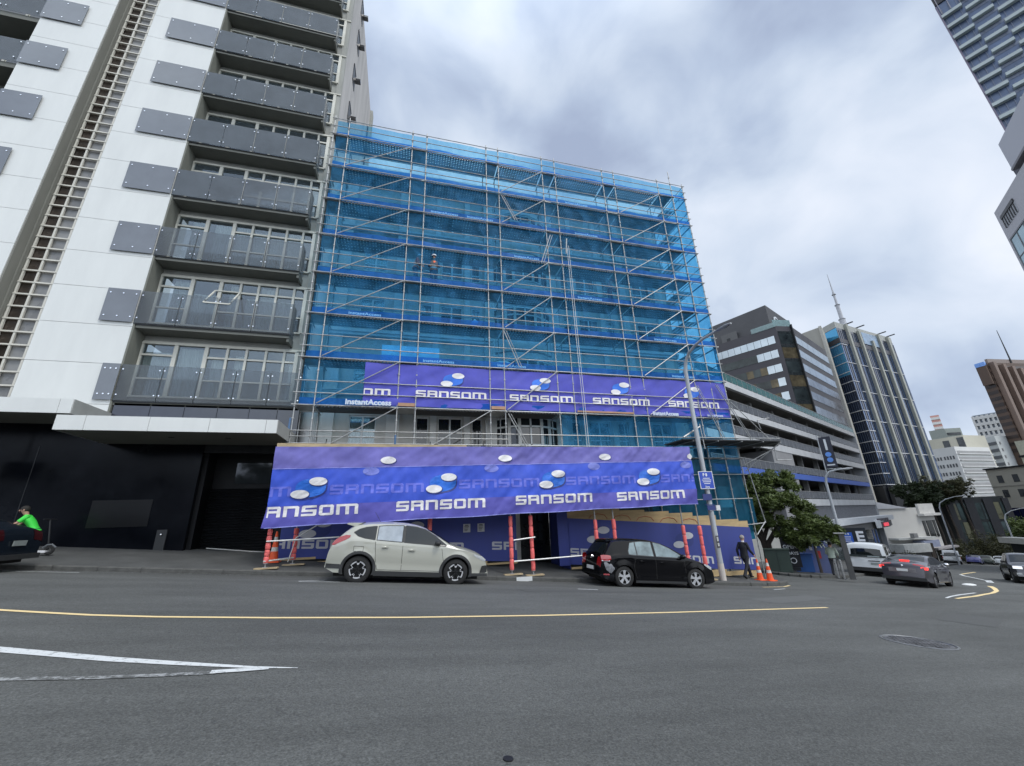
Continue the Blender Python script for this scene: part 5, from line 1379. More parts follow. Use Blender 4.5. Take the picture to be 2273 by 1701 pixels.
def ex_pick(t, B, bd_):
    L0 = B.L
    g = MB(); g.box(L0-.06,L0+.03,-.45,.45,.70,.98); bd_(g, 'grille', blackp)
    g = MB()
    for z in (.78,.9): g.box(L0+.03,L0+.05,-.43,.43,z-.015,z+.015)
    bd_(g, 'grille_bar', chrome)
    for sg in (1, -1):
        g = MB(); g.box(L0-.24,L0-.02,sg*.68-.19,sg*.68+.17,.84,.99); g.v = [(a-.35*max(0, abs(b)-.6), b, c) for a, b, c in g.v]; bd_(g, 'headlamp', M('lamp_lit', (.8,.82,.85), .2, emit=(.9,.95,1), es=.8, var=0))
        g = MB(); g.box(L0-.10,L0+.01,sg*.70-.12,sg*.70+.10,.52,.62); bd_(g, 'fog_lamp', lampclear)
    g = MB(); g.box(L0-.05,L0+.02,-.8,.8,.42,.50); bd_(g, 'skid_plate', M('skid_silver', (.3,.3,.31), .4, .6))
    mirror(bd_, B, 3.35, 1.18, blackp)
make_car('pickup_truck', 'dark grey double-cab pickup truck coming towards us at the right edge', 'pickup truck', BP, paint('dark_grey_paint', (.05,.05,.06), .5), 37.4, 18.1, math.radians(214), wins=[[(1.95,1.16,1.3),(2.05,1.16,1.62),(2.6,1.16,1.64)],[(2.68,1.16,1.64),(3.1,1.16,1.62),(3.5,1.16,1.35),(3.6,1.16,1.2)]], screen=(3.38,3.95,.86), extras=ex_pick, cx=5.22, wheel_w=.26)
make_car('white_people_carrier', 'small distant white van parked beyond the junction, left of the row of cars', 'van', BV, vwhite, 80.5, 47.5, math.radians(30), wins=[[(.4,1.2,1.7),(1.6,1.2,1.72)],[(2.9,1.15,1.7),(3.4,1.15,1.66),(3.9,1.12,1.35)]], rear=(.034,.085,.80), screen=(3.62,4.2,.86), extras=ex_van, cx=0)
make_car('blue_car', 'distant dark blue car parked right of the small white van', 'car', BD, paint('blue_paint', (.03,.03,.16), .3), 90, 50.3, math.radians(25), wins=[[(.95,1.0,1.06),(1.3,.99,1.25),(1.9,.98,1.33)],[(1.98,.98,1.335),(2.5,.97,1.3),(2.95,.96,1.1)]], rear=(.78,1.36,.85), screen=(2.72,3.32,.86), cx=0)
make_car('green_car', 'distant dark green car between the blue car and the white cars', 'car', BH, paint('green_paint', (.02,.03,.02), .3), 95, 51.5, math.radians(22), wins=side_h, rear=(.15,.40,.8), screen=(2.35,3.02,.86), cx=0)
make_car('white_hatchback', 'distant white hatchback parked nearest the pickup truck, right of the dark green car', 'car', BH, vwhite, 100, 52.3, math.radians(22), wins=side_h, rear=(.15,.40,.8), screen=(2.35,3.02,.86), cx=0)
make_car('white_sedan', 'distant white sedan half hidden behind the white hatchback', 'car', BD, vwhite, 106, 53.0, math.radians(22), wins=[[(.95,1.0,1.06),(1.3,.99,1.25),(1.9,.98,1.33)],[(1.98,.98,1.335),(2.5,.97,1.3),(2.95,.96,1.1)]], rear=(.78,1.36,.85), screen=(2.72,3.32,.86), cx=0)

# ------------------------------------------------------------------ people
skin = M('skin', (.45,.26,.19), .55, var=.08, scale=12)
def skinmesh(name, verts, edges, mat, parent=None, sub=2, root=0):
    me = bpy.data.meshes.new(name); me.from_pydata([v[:3] for v in verts], edges, []); me.update()
    o = bpy.data.objects.new(name, me); C.objects.link(o); me.materials.append(mat)
    md = o.modifiers.new('skin', 'SKIN'); md.use_smooth_shade = True; md.branch_smoothing = .4
    for i, v in enumerate(verts):
        r = v[3] if isinstance(v[3], tuple) else (v[3], v[3])
        me.skin_vertices[0].data[i].radius = r; me.skin_vertices[0].data[i].use_root = (i == root)
    sm = o.modifiers.new('sub', 'SUBSURF'); sm.levels = sub; sm.render_levels = sub
    if parent: o.parent = parent
    return o
def person(label, loc, rz, J, top, bottom, shoe, hair=None, helmet=None, vest=None, group=None, sleeves=True):
    """J: joints, x = forward, y = left"""
    t = thing('person', label, 'person', loc, rz, group)
    V = []; E = []; idx = {}
    def v(n, p, r): idx[n] = len(V); V.append((*p, r))
    def e(*ns):
        for a, b in zip(ns[:-1], ns[1:]): E.append((idx[a], idx[b]))
    v('pel', J['pel'], (.11,.08)); v('ch', J['ch'], (.10,.06)); v('nk', J['nk'], .055); v('hd', J['hd'], (.085,.095)); v('ht', (J['hd'][0]-.005, J['hd'][1], J['hd'][2]+.10), (.075,.085))
    e('pel','ch','nk','hd','ht')
    for s in 'LR':
        v('sh'+s, J['sh'+s], .046); v('el'+s, J['el'+s], .042); v('wr'+s, J['wr'+s], .027)
        e('ch', 'sh'+s, 'el'+s, 'wr'+s)
        w_ = Vector(J['wr'+s]); d = (w_-Vector(J['el'+s])).normalized(); side = Vector((1,0,0)); side = (side-d*side.dot(d)).normalized()
        p = w_+d*.06; v('pm'+s, tuple(p), (.034,.016)); e('wr'+s, 'pm'+s)
        for k, (off, ln) in enumerate(((-.027,.062),(-.009,.075),(.009,.072),(.026,.055))):
            a = p+side*off+d*.035; b = a+d*ln*.6+Vector((0,0,-.004)); c = b+d*ln*.4+d.cross(side)*.012
            v(f'f{s}{k}a', tuple(a), .0085); v(f'f{s}{k}b', tuple(b), .008); v(f'f{s}{k}c', tuple(c), .0065); e('pm'+s, f'f{s}{k}a', f'f{s}{k}b', f'f{s}{k}c')
        a = w_+d*.03+side*.035; b = a+d*.035+side*.018; v(f't{s}a', tuple(a), .010); v(f't{s}b', tuple(b), .008); e('pm'+s, f't{s}a', f't{s}b')
        v('hp'+s, J['hp'+s], .085); v('kn'+s, J['kn'+s], .055); v('an'+s, J['an'+s], .036); v('to'+s, J['to'+s], .030)
        e('pel', 'hp'+s, 'kn'+s, 'an'+s, 'to'+s)
    skinmesh('body', V, E, skin, t, 2, idx['pel'])
    h = J['hd']; f = MB(); f.ell((h[0]+.10, h[1], h[2]+.01), .022, .014, .026, 8, 6); f.build('nose', skin, t, True)
    for s_ in (1, -1):
        f = MB(); f.ell((h[0]+.086, h[1]+.033*s_, h[2]+.035), .012, .013, .009, 8, 6); f.build('eye', M('eye_dark', (.04,.03,.03), .3, var=0), t, True)
        f = MB(); f.ell((h[0]-.005, h[1]+.088*s_, h[2]+.02), .02, .010, .03, 8, 6); f.build('ear', skin, t, True)
    f = MB(); f.ell((h[0]+.088, h[1], h[2]-.035), .008, .026, .006, 8, 5); f.build('mouth', M('lip', (.30,.11,.09), .5, var=0), t, True)
    # jacket / shirt, vest and trousers: fitted lofts round the joints
    pe = Vector(J['pel']); ch = Vector(J['ch']); nk = Vector(J['nk']); up_ = (ch-pe).normalized(); un = (nk-ch).normalized()
    def loft(mb, rings, n=20):
        i0 = len(mb.v)
        for c, rx, ry in rings:
            for q in range(n):
                a = 2*PI*q/n; mb.v.append((c[0]+rx*math.cos(a), c[1]+ry*math.sin(a), c[2]-.25*rx*math.cos(a)*(up_.x)))
        for k in range(len(rings)-1):
            for q in range(n): u = i0+k*n+q; w_ = i0+k*n+(q+1)%n; mb.f.append((u, w_, w_+n, u+n))
        mb.f.append(tuple(i0+q for q in range(n))[::-1]); mb.f.append(tuple(i0+(len(rings)-1)*n+q for q in range(n)))
    def torso(mb, e, hem):
        r = [(pe-up_*hem, .125+e, .185+e), (pe, .12+e, .175+e), (pe.lerp(ch, .4), .112+e, .160+e), (pe.lerp(ch, .8), .128+e, .185+e), (ch, .13+e, .195+e), (ch.lerp(nk, .35), .118+e, .19+e), (ch.lerp(nk, .62), .098+e, .16+e), (ch.lerp(nk, .82), .07+e, .095+e), (nk-un*.015, .058+e, .062+e)]
        loft(mb, r)
    m = MB(); torso(m, .0, .13 if top[1] == 'long' else .04)
    for s in 'LR':
        sh, el, wr = (Vector(J[k+s]) for k in ('sh', 'el', 'wr')); ct = ch.lerp(nk, .45); ins = ct+(sh-ct)*.62
        pts = [ins, sh, sh.lerp(el, .3), sh.lerp(el, .7), el, el.lerp(wr, .35), el.lerp(wr, .9)]; rr = [.078, .074, .062, .056, .053, .050, .040]
        if not sleeves: pts, rr = pts[:4], rr[:4]
        m.tube(pts, rr, 12)
    m.build('jacket' if top[1] == 'long' else 'shirt', top[0], t, 60)
    if vest:
        m = MB(); torso(m, .016, .0); m.v = [q for q in m.v]; vo = m.build('vest', vest, t, 60)
        m = MB(); loft(m, [(pe.lerp(ch, .35)-up_*.03, .131, .178), (pe.lerp(ch, .35)+up_*.03, .132, .179)]); m.build('reflective_band', M('vest_band', (.6,.62,.6), .4, var=0), vo)
    m = MB(); loft(m, [(pe-Vector((0,0,.10)), .105, .15), (pe-Vector((0,0,.04)), .115, .168), (pe+Vector((0,0,.03)), .112, .165)])
    for s in 'LR':
        hp, kn, an = (Vector(J[k+s]) for k in ('hp', 'kn', 'an'))
        m.tube([hp+Vector((0,0,.03)), hp.lerp(kn, .35), kn, kn.lerp(an, .4), an+(an-kn).normalized()*.02], [.098, .086, .068, .064, .060], 12)
    m.build('trousers', bottom, t, 60)
    for s in 'LR':
        an = Vector(J['an'+s]); to = Vector(J['to'+s]); V3 = [(*tuple(an+(an-to)*.22+Vector((0,0,-.04))), .042), (*tuple(an+Vector((0,0,-.02))), .052), (*tuple(to), (.046,.034))]
        skinmesh('shoe', V3, [(0,1),(1,2)], shoe, t, 2, 0)
    if hair:
        f = MB(); f.ell((h[0]-.012, h[1], h[2]+.05), .107, .094, .105, 16, 10); f.v = [(x, y, max(z, h[2]-.01+(x-h[0])*.9)) for x, y, z in f.v]; f.build('hair', hair, t, True)
    if helmet:
        f = MB(); f.lathe([(.135,.0),(.125,.01),(.118,.05),(.10,.10),(.06,.135),(0,.145)], (h[0], h[1], h[2]+.045), 20); f.ell((h[0]+.11, h[1], h[2]+.05), .07, .09, .008, 12, 5); f.build('hard_hat', helmet, t, 60)
    return t
suit = M('dark_suit', (.012,.013,.018), .75, var=.15, scale=6); shoeb = M('shoe_black', (.01,.01,.01), .35, var=0)
hairg = M('hair_grey', (.30,.27,.25), .8, var=.2, scale=30)
Jw = dict(pel=(0,0,.93), ch=(.03,0,1.27), nk=(.05,0,1.47), hd=(.08,0,1.60), shL=(.05,.17,1.40), shR=(.03,-.17,1.40), elL=(-.08,.24,1.13), elR=(.10,-.23,1.12), wrL=(-.02,.26,.88), wrR=(.30,-.22,.94),
          hpL=(0,.09,.89), hpR=(0,-.09,.89), knL=(.22,.09,.50), knR=(-.12,-.09,.48), anL=(.30,.09,.09), anR=(-.36,-.09,.16), toL=(.46,.09,.05), toR=(-.24,-.09,.045))
mp = person('grey-haired man in a dark suit walking right past the end of the hoarding', (14.4,15.8,pave_z(14.4,15.8)), math.radians(12), Jw, (suit,'long'), suit, shoeb, hair=hairg)
m = MB(); m.lathe([(.062,1.46),(.066,1.50),(.060,1.515)], (.055,0,0), 14); m.build('collar', M('white_shirt', (.7,.7,.7), .7), mp, True)
orange = M('orange_vest', (.95,.16,.04), .6, var=.15, scale=5, emit=None); hatw = M('hard_hat_white', (.75,.76,.78), .35, var=0)
navyw = M('navy_workwear', (.03,.045,.09), .8, var=.2, scale=4)
Jl = dict(pel=(0,0,.92), ch=(.08,0,1.25), nk=(.12,0,1.43), hd=(.17,0,1.55), shL=(.10,.18,1.36), shR=(.10,-.18,1.36), elL=(.12,.27,1.10), elR=(.12,-.27,1.10), wrL=(.33,.18,.98), wrR=(.33,-.18,.98),
          hpL=(0,.09,.88), hpR=(0,-.09,.88), knL=(.06,.11,.48), knR=(.02,-.11,.48), anL=(0,.12,.09), anR=(-.06,-.12,.09), toL=(.14,.13,.04), toR=(.08,-.13,.04))
person('left one of two scaffolders in white hard hats and orange vests, turned sideways', (.10,17.02,DZ[3]+.02), math.radians(-10), Jl, (navyw,'short'), navyw, shoeb, helmet=hatw, vest=orange, group='scaffolders on the deck')
person('right one of two scaffolders in white hard hats and orange vests, facing the street', (.96,17.02,DZ[3]+.02), math.radians(-95), Jl, (navyw,'short'), navyw, shoeb, helmet=hatw, vest=orange, group='scaffolders on the deck')
person('dim worker in a dark red top bending behind the net right of the hoist rope', (10.4,17.25,DZ[3]+.05), math.radians(-60), Jl, (M('dark_red_top', (.20,.04,.04), .8),'short'), navyw, shoeb, helmet=M('hat_red', (.25,.05,.05), .5), group='scaffolders on the deck')
Jb = dict(pel=(-.2,0,.62), ch=(-.02,0,.90), nk=(.08,0,1.07), hd=(.15,0,1.18), shL=(.03,.16,1.0), shR=(.03,-.16,1.0), elL=(.2,.2,.80), elR=(.2,-.2,.80), wrL=(.42,.14,.74), wrR=(.42,-.14,.74),
          hpL=(-.2,.1,.58), hpR=(-.2,-.1,.58), knL=(.16,.14,.46), knR=(.12,-.14,.44), anL=(-.22,.12,.09), anR=(-.25,-.12,.09), toL=(-.08,.13,.04), toR=(-.1,-.13,.04))
person('person in a bright green top bending over a scooter behind the dark saloon at left', (-11.0,16.4,pave_z(-11.0,16.4)-.0), math.radians(200), Jb, (M('green_top', (.06,.75,.08), .6, var=.1),'short'), navyw, shoeb, hair=M('hair_dark', (.02,.018,.015), .8), sleeves=False)
person('person in a pale grey-green shirt standing behind the two bollards near the tree', (pol(39.5,29.5)[0], pol(39.5,29.5)[1], pz2(*pol(39.5,29.5))), math.radians(20), Jl, (M('pale_shirt', (.42,.48,.40), .8),'short'), M('dark_trousers', (.04,.04,.05), .8), shoeb, hair=M('hair_dark', (.02,.018,.015), .8))
# scooter at the left
sc_ = thing('kick_scooter', 'scooter with a white deck edge on the footpath at far left', 'scooter', (-10.25,15.9,pave_z(-10.25,15.9)), math.radians(0))
m = MB(); m.obox((-.65,0,.13),(.25,0,.10),.13,.06); m.build('deck', M('scooter_white', (.75,.75,.77), .4), sc_)
for x in (-.62,.30):
    m = MB(); m.lathe([(.06,-.03),(.12,-.03),(.135,0),(.12,.03),(.06,.03)], (x,0,.135), 18, 'y'); m.build('wheel', tyre, sc_, True)
m = MB(); m.tube([(.27,0,.15),(.1,0,1.0)],.02,8); m.tube([(.1,-.25,1.0),(.1,.25,1.0)],.016,8); m.build('handlebar', dkm, sc_)
m = MB(); m.tube([(.13,0,.2),(.22,0,.28),(.33,0,.29),(.44,0,.2)],.025,8); m.build('mudguard', M('guard_grey', (.12,.13,.14), .4), sc_)

# ------------------------------------------------------------------ traffic cones
cone_o = M('cone_orange', (.80,.10,.02), .5, var=.1); cone_w = M('cone_white', (.62,.60,.56), .5, var=.1)
def cone(x, y, h, label, group='traffic cones', z=None):
    t = thing('traffic_cone', label, 'traffic cone', (x, y, (pave_z(x, y) if z is None else z)), 0, group); k = h/.9
    m = MB(); m.box(-.19*k,.19*k,-.19*k,.19*k,.0,.035*k); m.build('base', cone_o, t)
    r = lambda q: (.145-.12*q/.9)
    for (a, b, mt, nm) in ((.035,.32,cone_o,'cone_body'),(.32,.44,cone_w,'reflective_band'),(.44,.60,cone_o,'cone_body'),(.60,.74,cone_w,'reflective_band'),(.74,.9,cone_o,'cone_tip')):
        m = MB(); m.lathe([(r(a)*k,a*k),(r(b)*k,b*k)]+([(0,b*k)] if b == .9 else []), n=20); m.build(nm, mt, t, True)
    return t
cone(14.65, 15.45, .82, 'orange cone beside the walking man, left one of the pair at the corner')
cone(15.05, 15.35, .84, 'orange cone with two pale bands at the kerb corner, right one of the pair')
cone(-3.95, 15.9, .95, 'red cone behind the left-most gantry posts')
cone(2.2, 15.9, .72, 'red cone tip showing over the bonnet of the pale crossover')
m = MB(); m.box(3.85,4.4,14.42,14.435,pave_z(4,14.6)-.14,pave_z(4,14.6)+.0); tag(m.build('kerb_notice', plate), 'small white notice fixed to the kerb by the middle gantry posts', 'notice')

# ------------------------------------------------------------------ street lamps and signs
pole_m = M('lamp_post_paint', (.40,.42,.44), .55, .1, var=.18, scale=3, streak=.4, bump=.1)
sign_blue = M('sign_blue', (.015,.06,.42), .4, var=.05); sign_w = M('sign_white', (.75,.76,.76), .5, var=0)
def lamp(label, x, y, z0, pts, r0, r1, head=None, band=None, group='street lamps'):
    t = thing('street_lamp', label, 'street lamp', (x, y, z0), 0, group)
    lo = lambda m_: (setattr(m_, 'v', [(a-x, b-y, c-z0) for a, b, c in m_.v]), m_)[1]
    n = len(pts); m = MB(); m.tube(pts, [r0+(r1-r0)*min(1, i/(n-1)*1.3) for i in range(n)], 12); lo(m).build('pole', pole_m, t, 40)
    if band: m = MB(); m.tube([(x, y, z0+.0), (x, y, z0+band)], [r0*1.08, r0*1.05], 14); lo(m).build('painted_base', M('pale_base_paint', (.55,.50,.45), .7, var=.1), t, 40)
    if head:
        a, b = Vector(pts[-1]), Vector(head); m = MB(); d = (b-a); 
        m.tube([a-d*.05, a, a+d*.25, a+d*.7, b], [r1*1.2, .06, .10, .12, .05], 12)
        m.v = [(q[0], q[1], a.z+(q[2]-a.z)*.6) for q in m.v]; lo(m).build('lamp_head', M('lamp_head_grey', (.35,.36,.37), .4, .3), t, 50)
    return t, lo
X = 12.45; z0 = pave_z(X, 15.0)
pts = [(X,15.0,z0),(X,15.0,1.5),(X,15.0,4.5),(X,14.98,6.3),(X,14.85,6.72),(X,14.55,7.02),(X,14.05,7.2),(X,13.5,7.27),(X,12.75,7.25)]
t, lo = lamp('tall street lamp with curved arm and blue parking sign in front of the scaffold', X, 15.0, z0, pts, .11, .058, (X,11.9,7.18), band=.62)
m = MB(); m.box(12.0750,12.7260,14.8600,14.8750,0.9975,1.6800); lo(m); s = m.build('parking_sign', sign_blue, t)
m = MB()
for (a, b, c, d) in ((12.05,12.75,1.68,1.70),(12.05,12.75,.975,.9975),(12.05,12.075,.9975,1.68),(12.726,12.75,.9975,1.68)): m.box(a,b,14.855,14.875,c,d)
for i, wv_ in enumerate((.34,.46,.40,.30)): m.box(12.4-wv_/2, 12.4+wv_/2, 14.852, 14.856, 1.40-.073*i, 1.425-.073*i)
lo(m).build('sign_border', sign_w, s)
text('P 8', .17, sign_w, parent=s, loc=(12.25-X, 14.852-15.0, 1.50-z0), bold=.006, ext=.001)
text('Zone', .10, sign_w, parent=s, loc=(12.28-X, 14.852-15.0, 1.03-z0), bold=.003, ext=.001)
m = MB(); m.box(12.0750,12.5160,14.8600,14.8750,0.5250,0.7770); m.box(12.2010,12.6000,14.8600,14.8750,0.1260,0.3150); m.box(12.1275,12.5895,14.8800,14.9000,0.3360,0.3570); lo(m).build('small_sign', M('sign_navy', (.02,.035,.16), .5), t)
m = MB(); m.box(12.6210,12.8100,14.8400,14.9400,0.1050,0.3150); m.tube([(X-.15,14.88,.12),(X+.3,14.88,.14)],.02,6); lo(m).build('junction_box', M('box_white', (.6,.6,.6), .5), t)
m = MB(); m.box(12.3690,12.4950,14.8850,14.9000,-1.3125,-0.8610); lo(m).build('sticker', M('sticker_black', (.03,.03,.035), .5), t)
m = MB(); m.box(12.3900,12.4740,14.8800,14.8840,-1.0710,-0.9030); m.box(12.3900,12.4740,14.8800,14.8840,-1.2600,-1.1340);lo(m).build('sticker_print', M('sticker_grey', (.4,.4,.4), .5), t)
# lamp with hanging banner behind the white van
x, y = 26.0, 20.5; z0 = pz2(x, y)
pts = [(x,y,z0),(x,y,-.5),(x,y,1.6),(x+.03,y-.1,2.0),(x+.15,y-.3,2.25),(x+.35,y-.6,2.32)]
t, lo = lamp('street lamp with a dark hanging banner above a blue sign beside the white van', x, y, z0, pts, .09, .06, (x+.8,y-1.3,2.36))
m = MB(); m.obox((x+.10,y-.14,2.42),(x+.62,y-.78,2.42),.05,.03); m.tube([(x+.1,y-.14,2.2),(x+.1,y-.14,4.6)],.03,6); lo(m).build('banner_arm', pole_m, t)
m = MB(); a = Vector((x+.12,y-.18,0)); b = Vector((x+.50,y-.66,0))
m.face([(a.x,a.y,2.5),(b.x,b.y,2.5),(b.x,b.y,4.45),(a.x,a.y,4.45)]); m.face([(a.x+.01,a.y+.01,2.5),(b.x+.01,b.y+.01,2.5),(b.x+.01,b.y+.01,4.45),(a.x+.01,a.y+.01,4.45)]); o = lo(m).build('hanging_banner', M('banner_black', (.012,.014,.03), .5), t, recalc=False)
dv = (b-a).normalized(); nv = Vector((-dv.y*-1, dv.x*-1, 0)); nv = Vector((dv.y, -dv.x, 0)); nv = nv if nv.dot(Vector((-x,-y,0))) > 0 else -nv
fb = lambda u, z: tuple(a+dv*u+nv*.01+Vector((0,0,z))-Vector((x,y,z0)))
m = MB(); disc(m, .30, 3.32, .16, .15, fb); disc(m, .32, 2.98, .16, .15, fb); m.build('banner_print', M('banner_blue', (.10,.25,.65), .4), o, recalc=False)
m = MB(); m.face([fb(.24,3.6), fb(.36,3.6), fb(.36,4.3), fb(.24,4.3)]); m.face([fb(.1,2.62), fb(.5,2.62), fb(.5,2.70), fb(.1,2.70)]); m.build('banner_lettering', M('banner_white', (.6,.62,.65), .5), o, recalc=False)
sa = Vector((25.87,20.28,0)); sb = Vector((26.14,19.90,0)); m = MB(); m.face([(sa.x,sa.y,-1.92),(sb.x,sb.y,-1.92),(sb.x,sb.y,-1.36),(sa.x,sa.y,-1.36)]); lo(m); s = m.build('parking_sign', M('sign_blue_bright', (.03,.12,.55), .4), t, recalc=False)
dv = (sb-sa).normalized(); nv = Vector((dv.y,-dv.x,0)); nv = nv if nv.dot(Vector((-x,-y,0))) > 0 else -nv
fs = lambda u, z: tuple(sa+dv*u+nv*.008+Vector((0,0,z))-Vector((x,y,z0)))
m = MB()
for z, wd in ((-1.6,.32),(-1.68,.3),(-1.78,.26),(-1.86,.34)): m.face([fs(.22-wd/2,z-.015),fs(.22+wd/2,z-.015),fs(.22+wd/2,z+.015),fs(.22-wd/2,z+.015)])
for u in (.14,.26): m.face([fs(u,-1.50),fs(u+.06,-1.50),fs(u+.06,-1.40),fs(u,-1.40)])
m.build('sign_print', sign_w, s, recalc=False)
for (ag, r, h, lab) in ((30.16, 90, 7.2, 'slim distant street lamp rising above the small white van'), (26.35, 100, 4.9+0, 'slim distant street lamp at the right edge above the pickup truck')):
    x, y = pol(ag, r); z0 = road_z(x, y); top = {30.16: .8, 26.35: -1.2}[ag]
    if ag == 26.35: z0 = -.0543*r
    pts = [(x,y,z0),(x,y,top-1.2),(x+.1,y-.2,top-.5),(x+.5,y-.8,top),(x+1.2,y-1.6,top+.3)]
    lamp(lab, x, y, z0, pts, .10, .055, (x+1.9,y-2.6,top+.45))
# ------------------------------------------------------------------ buildings beyond the side street
rib_light = M('precast_light', (.46,.47,.48), .8, var=.12, scale=.7, streak=.3)
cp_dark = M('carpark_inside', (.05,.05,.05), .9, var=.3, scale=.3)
railm = M('rail_infill', (.16,.17,.19), .45, .3, var=.35, scale=1.1, trans=(.6,.62,.66), alpha=.5)
teal = M('glass_rail_teal', (.06,.20,.19), .08, var=.3, scale=.6, trans=(.45,.75,.72), alpha=.35)
cpL = pol(45.78, 43); cpR = pol(34.65, 91)
CPL = math.dist(cpL, cpR); CPA = math.atan2(cpR[1]-cpL[1], cpR[0]-cpL[0])
cp = thing('car_park', 'open-sided concrete multi-storey car park with mesh railings and one blue slab edge', 'car park', (cpL[0], cpL[1], -4.2), CPA)
def W(mb, z0=-4.2): mb.v = [(a, b, c-z0) for a, b, c in mb.v]; return mb
def along(A, B, ang):
    """distance from A towards B where the line of sight at bearing ang crosses"""
    t = math.radians(ang); d = (B[0]-A[0], B[1]-A[1]); n = math.hypot(*d); d = (d[0]/n, d[1]/n)
    # A + u d parallel to (cos, sin)
    return (A[1]*math.cos(t)-A[0]*math.sin(t))/(d[0]*math.sin(t)-d[1]*math.cos(t))
U = lambda ang: along(cpL, cpR, ang)
slabs = [(12.2,11.58), (9.45,8.8), (6.88,6.14), (3.9,3.29), (1.16,.42)]
for i, (zt, zb) in enumerate(slabs):
    m = MB(); u0 = -6; m.box(u0, CPL-.02, 0, .35, zb, zt)
    W(m).build('slab_edge', rib_light if i != 3 else M('blue_slab', (.05,.11,.40), .6, var=.1), cp)
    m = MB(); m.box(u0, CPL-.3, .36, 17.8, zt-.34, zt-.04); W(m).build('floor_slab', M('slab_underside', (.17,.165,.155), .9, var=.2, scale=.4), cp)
    m = MB(); n = 44; us = xs_list(-6, CPL, n)
    for k in range(n):
        m.box(us[k]+.05, us[k+1]-.02, .02, .035, zt+.08, zt+.80)
    W(m).build('balustrade_panel', teal if i == 0 else railm, cp)
    m = MB(); 
    for u in us: m.box(u-.02, u+.03, .0, .05, zt, zt+.85)
    m.box(-6, CPL, -.01, .05, zt+.82, zt+.87); W(m).build('balustrade_rail', galv, cp)
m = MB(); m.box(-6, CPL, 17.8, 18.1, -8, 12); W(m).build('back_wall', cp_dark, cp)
m = MB()
for u in [2+6.5*k for k in range(9)]:
    for v in (1.2, 9): m.box(u, u+.5, v, v+.5, -8, 11.6)
W(m).build('column', M('column_concrete', (.22,.22,.21), .9), cp)
m = MB(); ua, ub = U(42.5), U(40.6); m.box(ua, ub, .05, 3.5, -3, 6.14); W(m).build('stair_core', M('core_concrete', (.24,.24,.245), .85, var=.15, scale=.5, streak=.3), cp)
m = MB(); m.box(CPL-.25, CPL+.1, -.05, 18, -8.5, 12.2); m.box(CPL-2.2,CPL-.26,1.5,1.8,-8,12); W(m).build('end_wall', M('end_wall_light', (.38,.39,.40), .8, var=.1), cp)
# ramp crash rails and parked lights inside (tiny pale specks)
m = MB(); rnd = random.Random(3)
for zt, zb in slabs[1:]:
    for k in range(5):
        u = rnd.uniform(2, CPL-3); m.box(u, u+.35, 1.3, 1.4, zt+.35, zt+.6)
W(m).build_each('wall_light', M('speck_white', (.6,.6,.58), .5), cp)
# louvred storey, white canopy and shopfront
m = MB(); u = U(39.8)
while u < CPL-.4: m.box(u, u+.10, .1, .3, -1.15, .40); u += .34
W(m).build('louvre', M('louvre_grey', (.20,.205,.22), .6), cp)
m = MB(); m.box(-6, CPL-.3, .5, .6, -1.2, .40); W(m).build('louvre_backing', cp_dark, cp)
m = MB(); m.box(U(39.6), CPL+.3, -1.6, .2, -1.85, -1.18); W(m).build('shop_canopy', M('canopy_white', (.62,.64,.66), .6, var=.08), cp)
m = MB(); m.box(U(39.6), CPL+.2, -1.2, .2, -2.75, -1.95); W(m).build('canopy_fascia', M('fascia_grey', (.18,.175,.17), .6), cp)
m = MB(); m.box(U(39.9), CPL, .6, .8, -8.5, -1.9); W(m).build('shopfront', M('shop_glass', (.10,.12,.12), .1, var=.5, scale=.4), cp)
m = MB(); m.box(-4, U(42.4), .0, .3, -5.8, -1.0); m.box(U(42.3), U(39.9), 1.2, 1.4, -6.4, -1.5); W(m).build('ground_wall', M('pale_wall_panels', (.30,.30,.28), .7, var=.12, scale=.6), cp)
m = MB()
for a in (46.8, 45.2, 43.6): m.box(U(a), U(a)+.05, -.02, -.001, -5.0, -1.0)
m.box(-4, U(42.4), -.02, -.001, -4.95, -4.2); W(m).build('wall_plinth', M('plinth_dark', (.03,.02,.02), .8), cp)
m = MB(); m.box(U(41.2), U(39.2), .2, .5, -6.2, -2.0); W(m).build('dark_shop_bay', M('shop_dark', (.012,.014,.016), .3, var=.3), cp)
# big E sign
es_ = thing('shop_sign', 'large dark panel with a white letter E over a yellow bar above the white van', 'sign', (*pol(37.9, 52), -3.4))
e0 = pol(37.9, 52); q1 = pol(36.1, 52); ed = Vector((q1[0]-e0[0], q1[1]-e0[1], 0)); el_ = ed.length; ed.normalize(); eo = Vector((ed.y, -ed.x, 0))
def eb(mb, u0, u1, o0, o1, z0, z1):
    i = len(mb.v)
    for z in (z0, z1):
        for u, o in ((u0, o0), (u1, o0), (u1, o1), (u0, o1)): q = ed*u+eo*o; mb.v.append((q.x, q.y, z+3.4))
    mb.f += [(i,i+3,i+2,i+1),(i+4,i+5,i+6,i+7),(i,i+1,i+5,i+4),(i+1,i+2,i+6,i+5),(i+2,i+3,i+7,i+6),(i+3,i,i+4,i+7)]
m = MB(); eb(m, 0, el_, -.25, 0, -3.4, -1.75); sg = m.build('panel', M('sign_charcoal', (.010,.014,.020), .4), es_)
m = MB(); eb(m, .1, .22, -.2, -.05, -8.0, -3.402); eb(m, el_-.22, el_-.1, -.2, -.05, -8.0, -3.402); m.build_each('sign_post', dkm, es_)
ew = M('letter_e', (.70,.72,.76), .5, var=0); m = MB(); u0 = .86; wd = .56; h0, h1 = -2.95, -2.05
eb(m, u0, u0+wd*.32, .002, .04, h0, h1)
for k in (0, .39, .78): eb(m, u0+wd*.32, u0+wd, .002, .04, h0+(h1-h0)*k, h0+(h1-h0)*(k+.22))
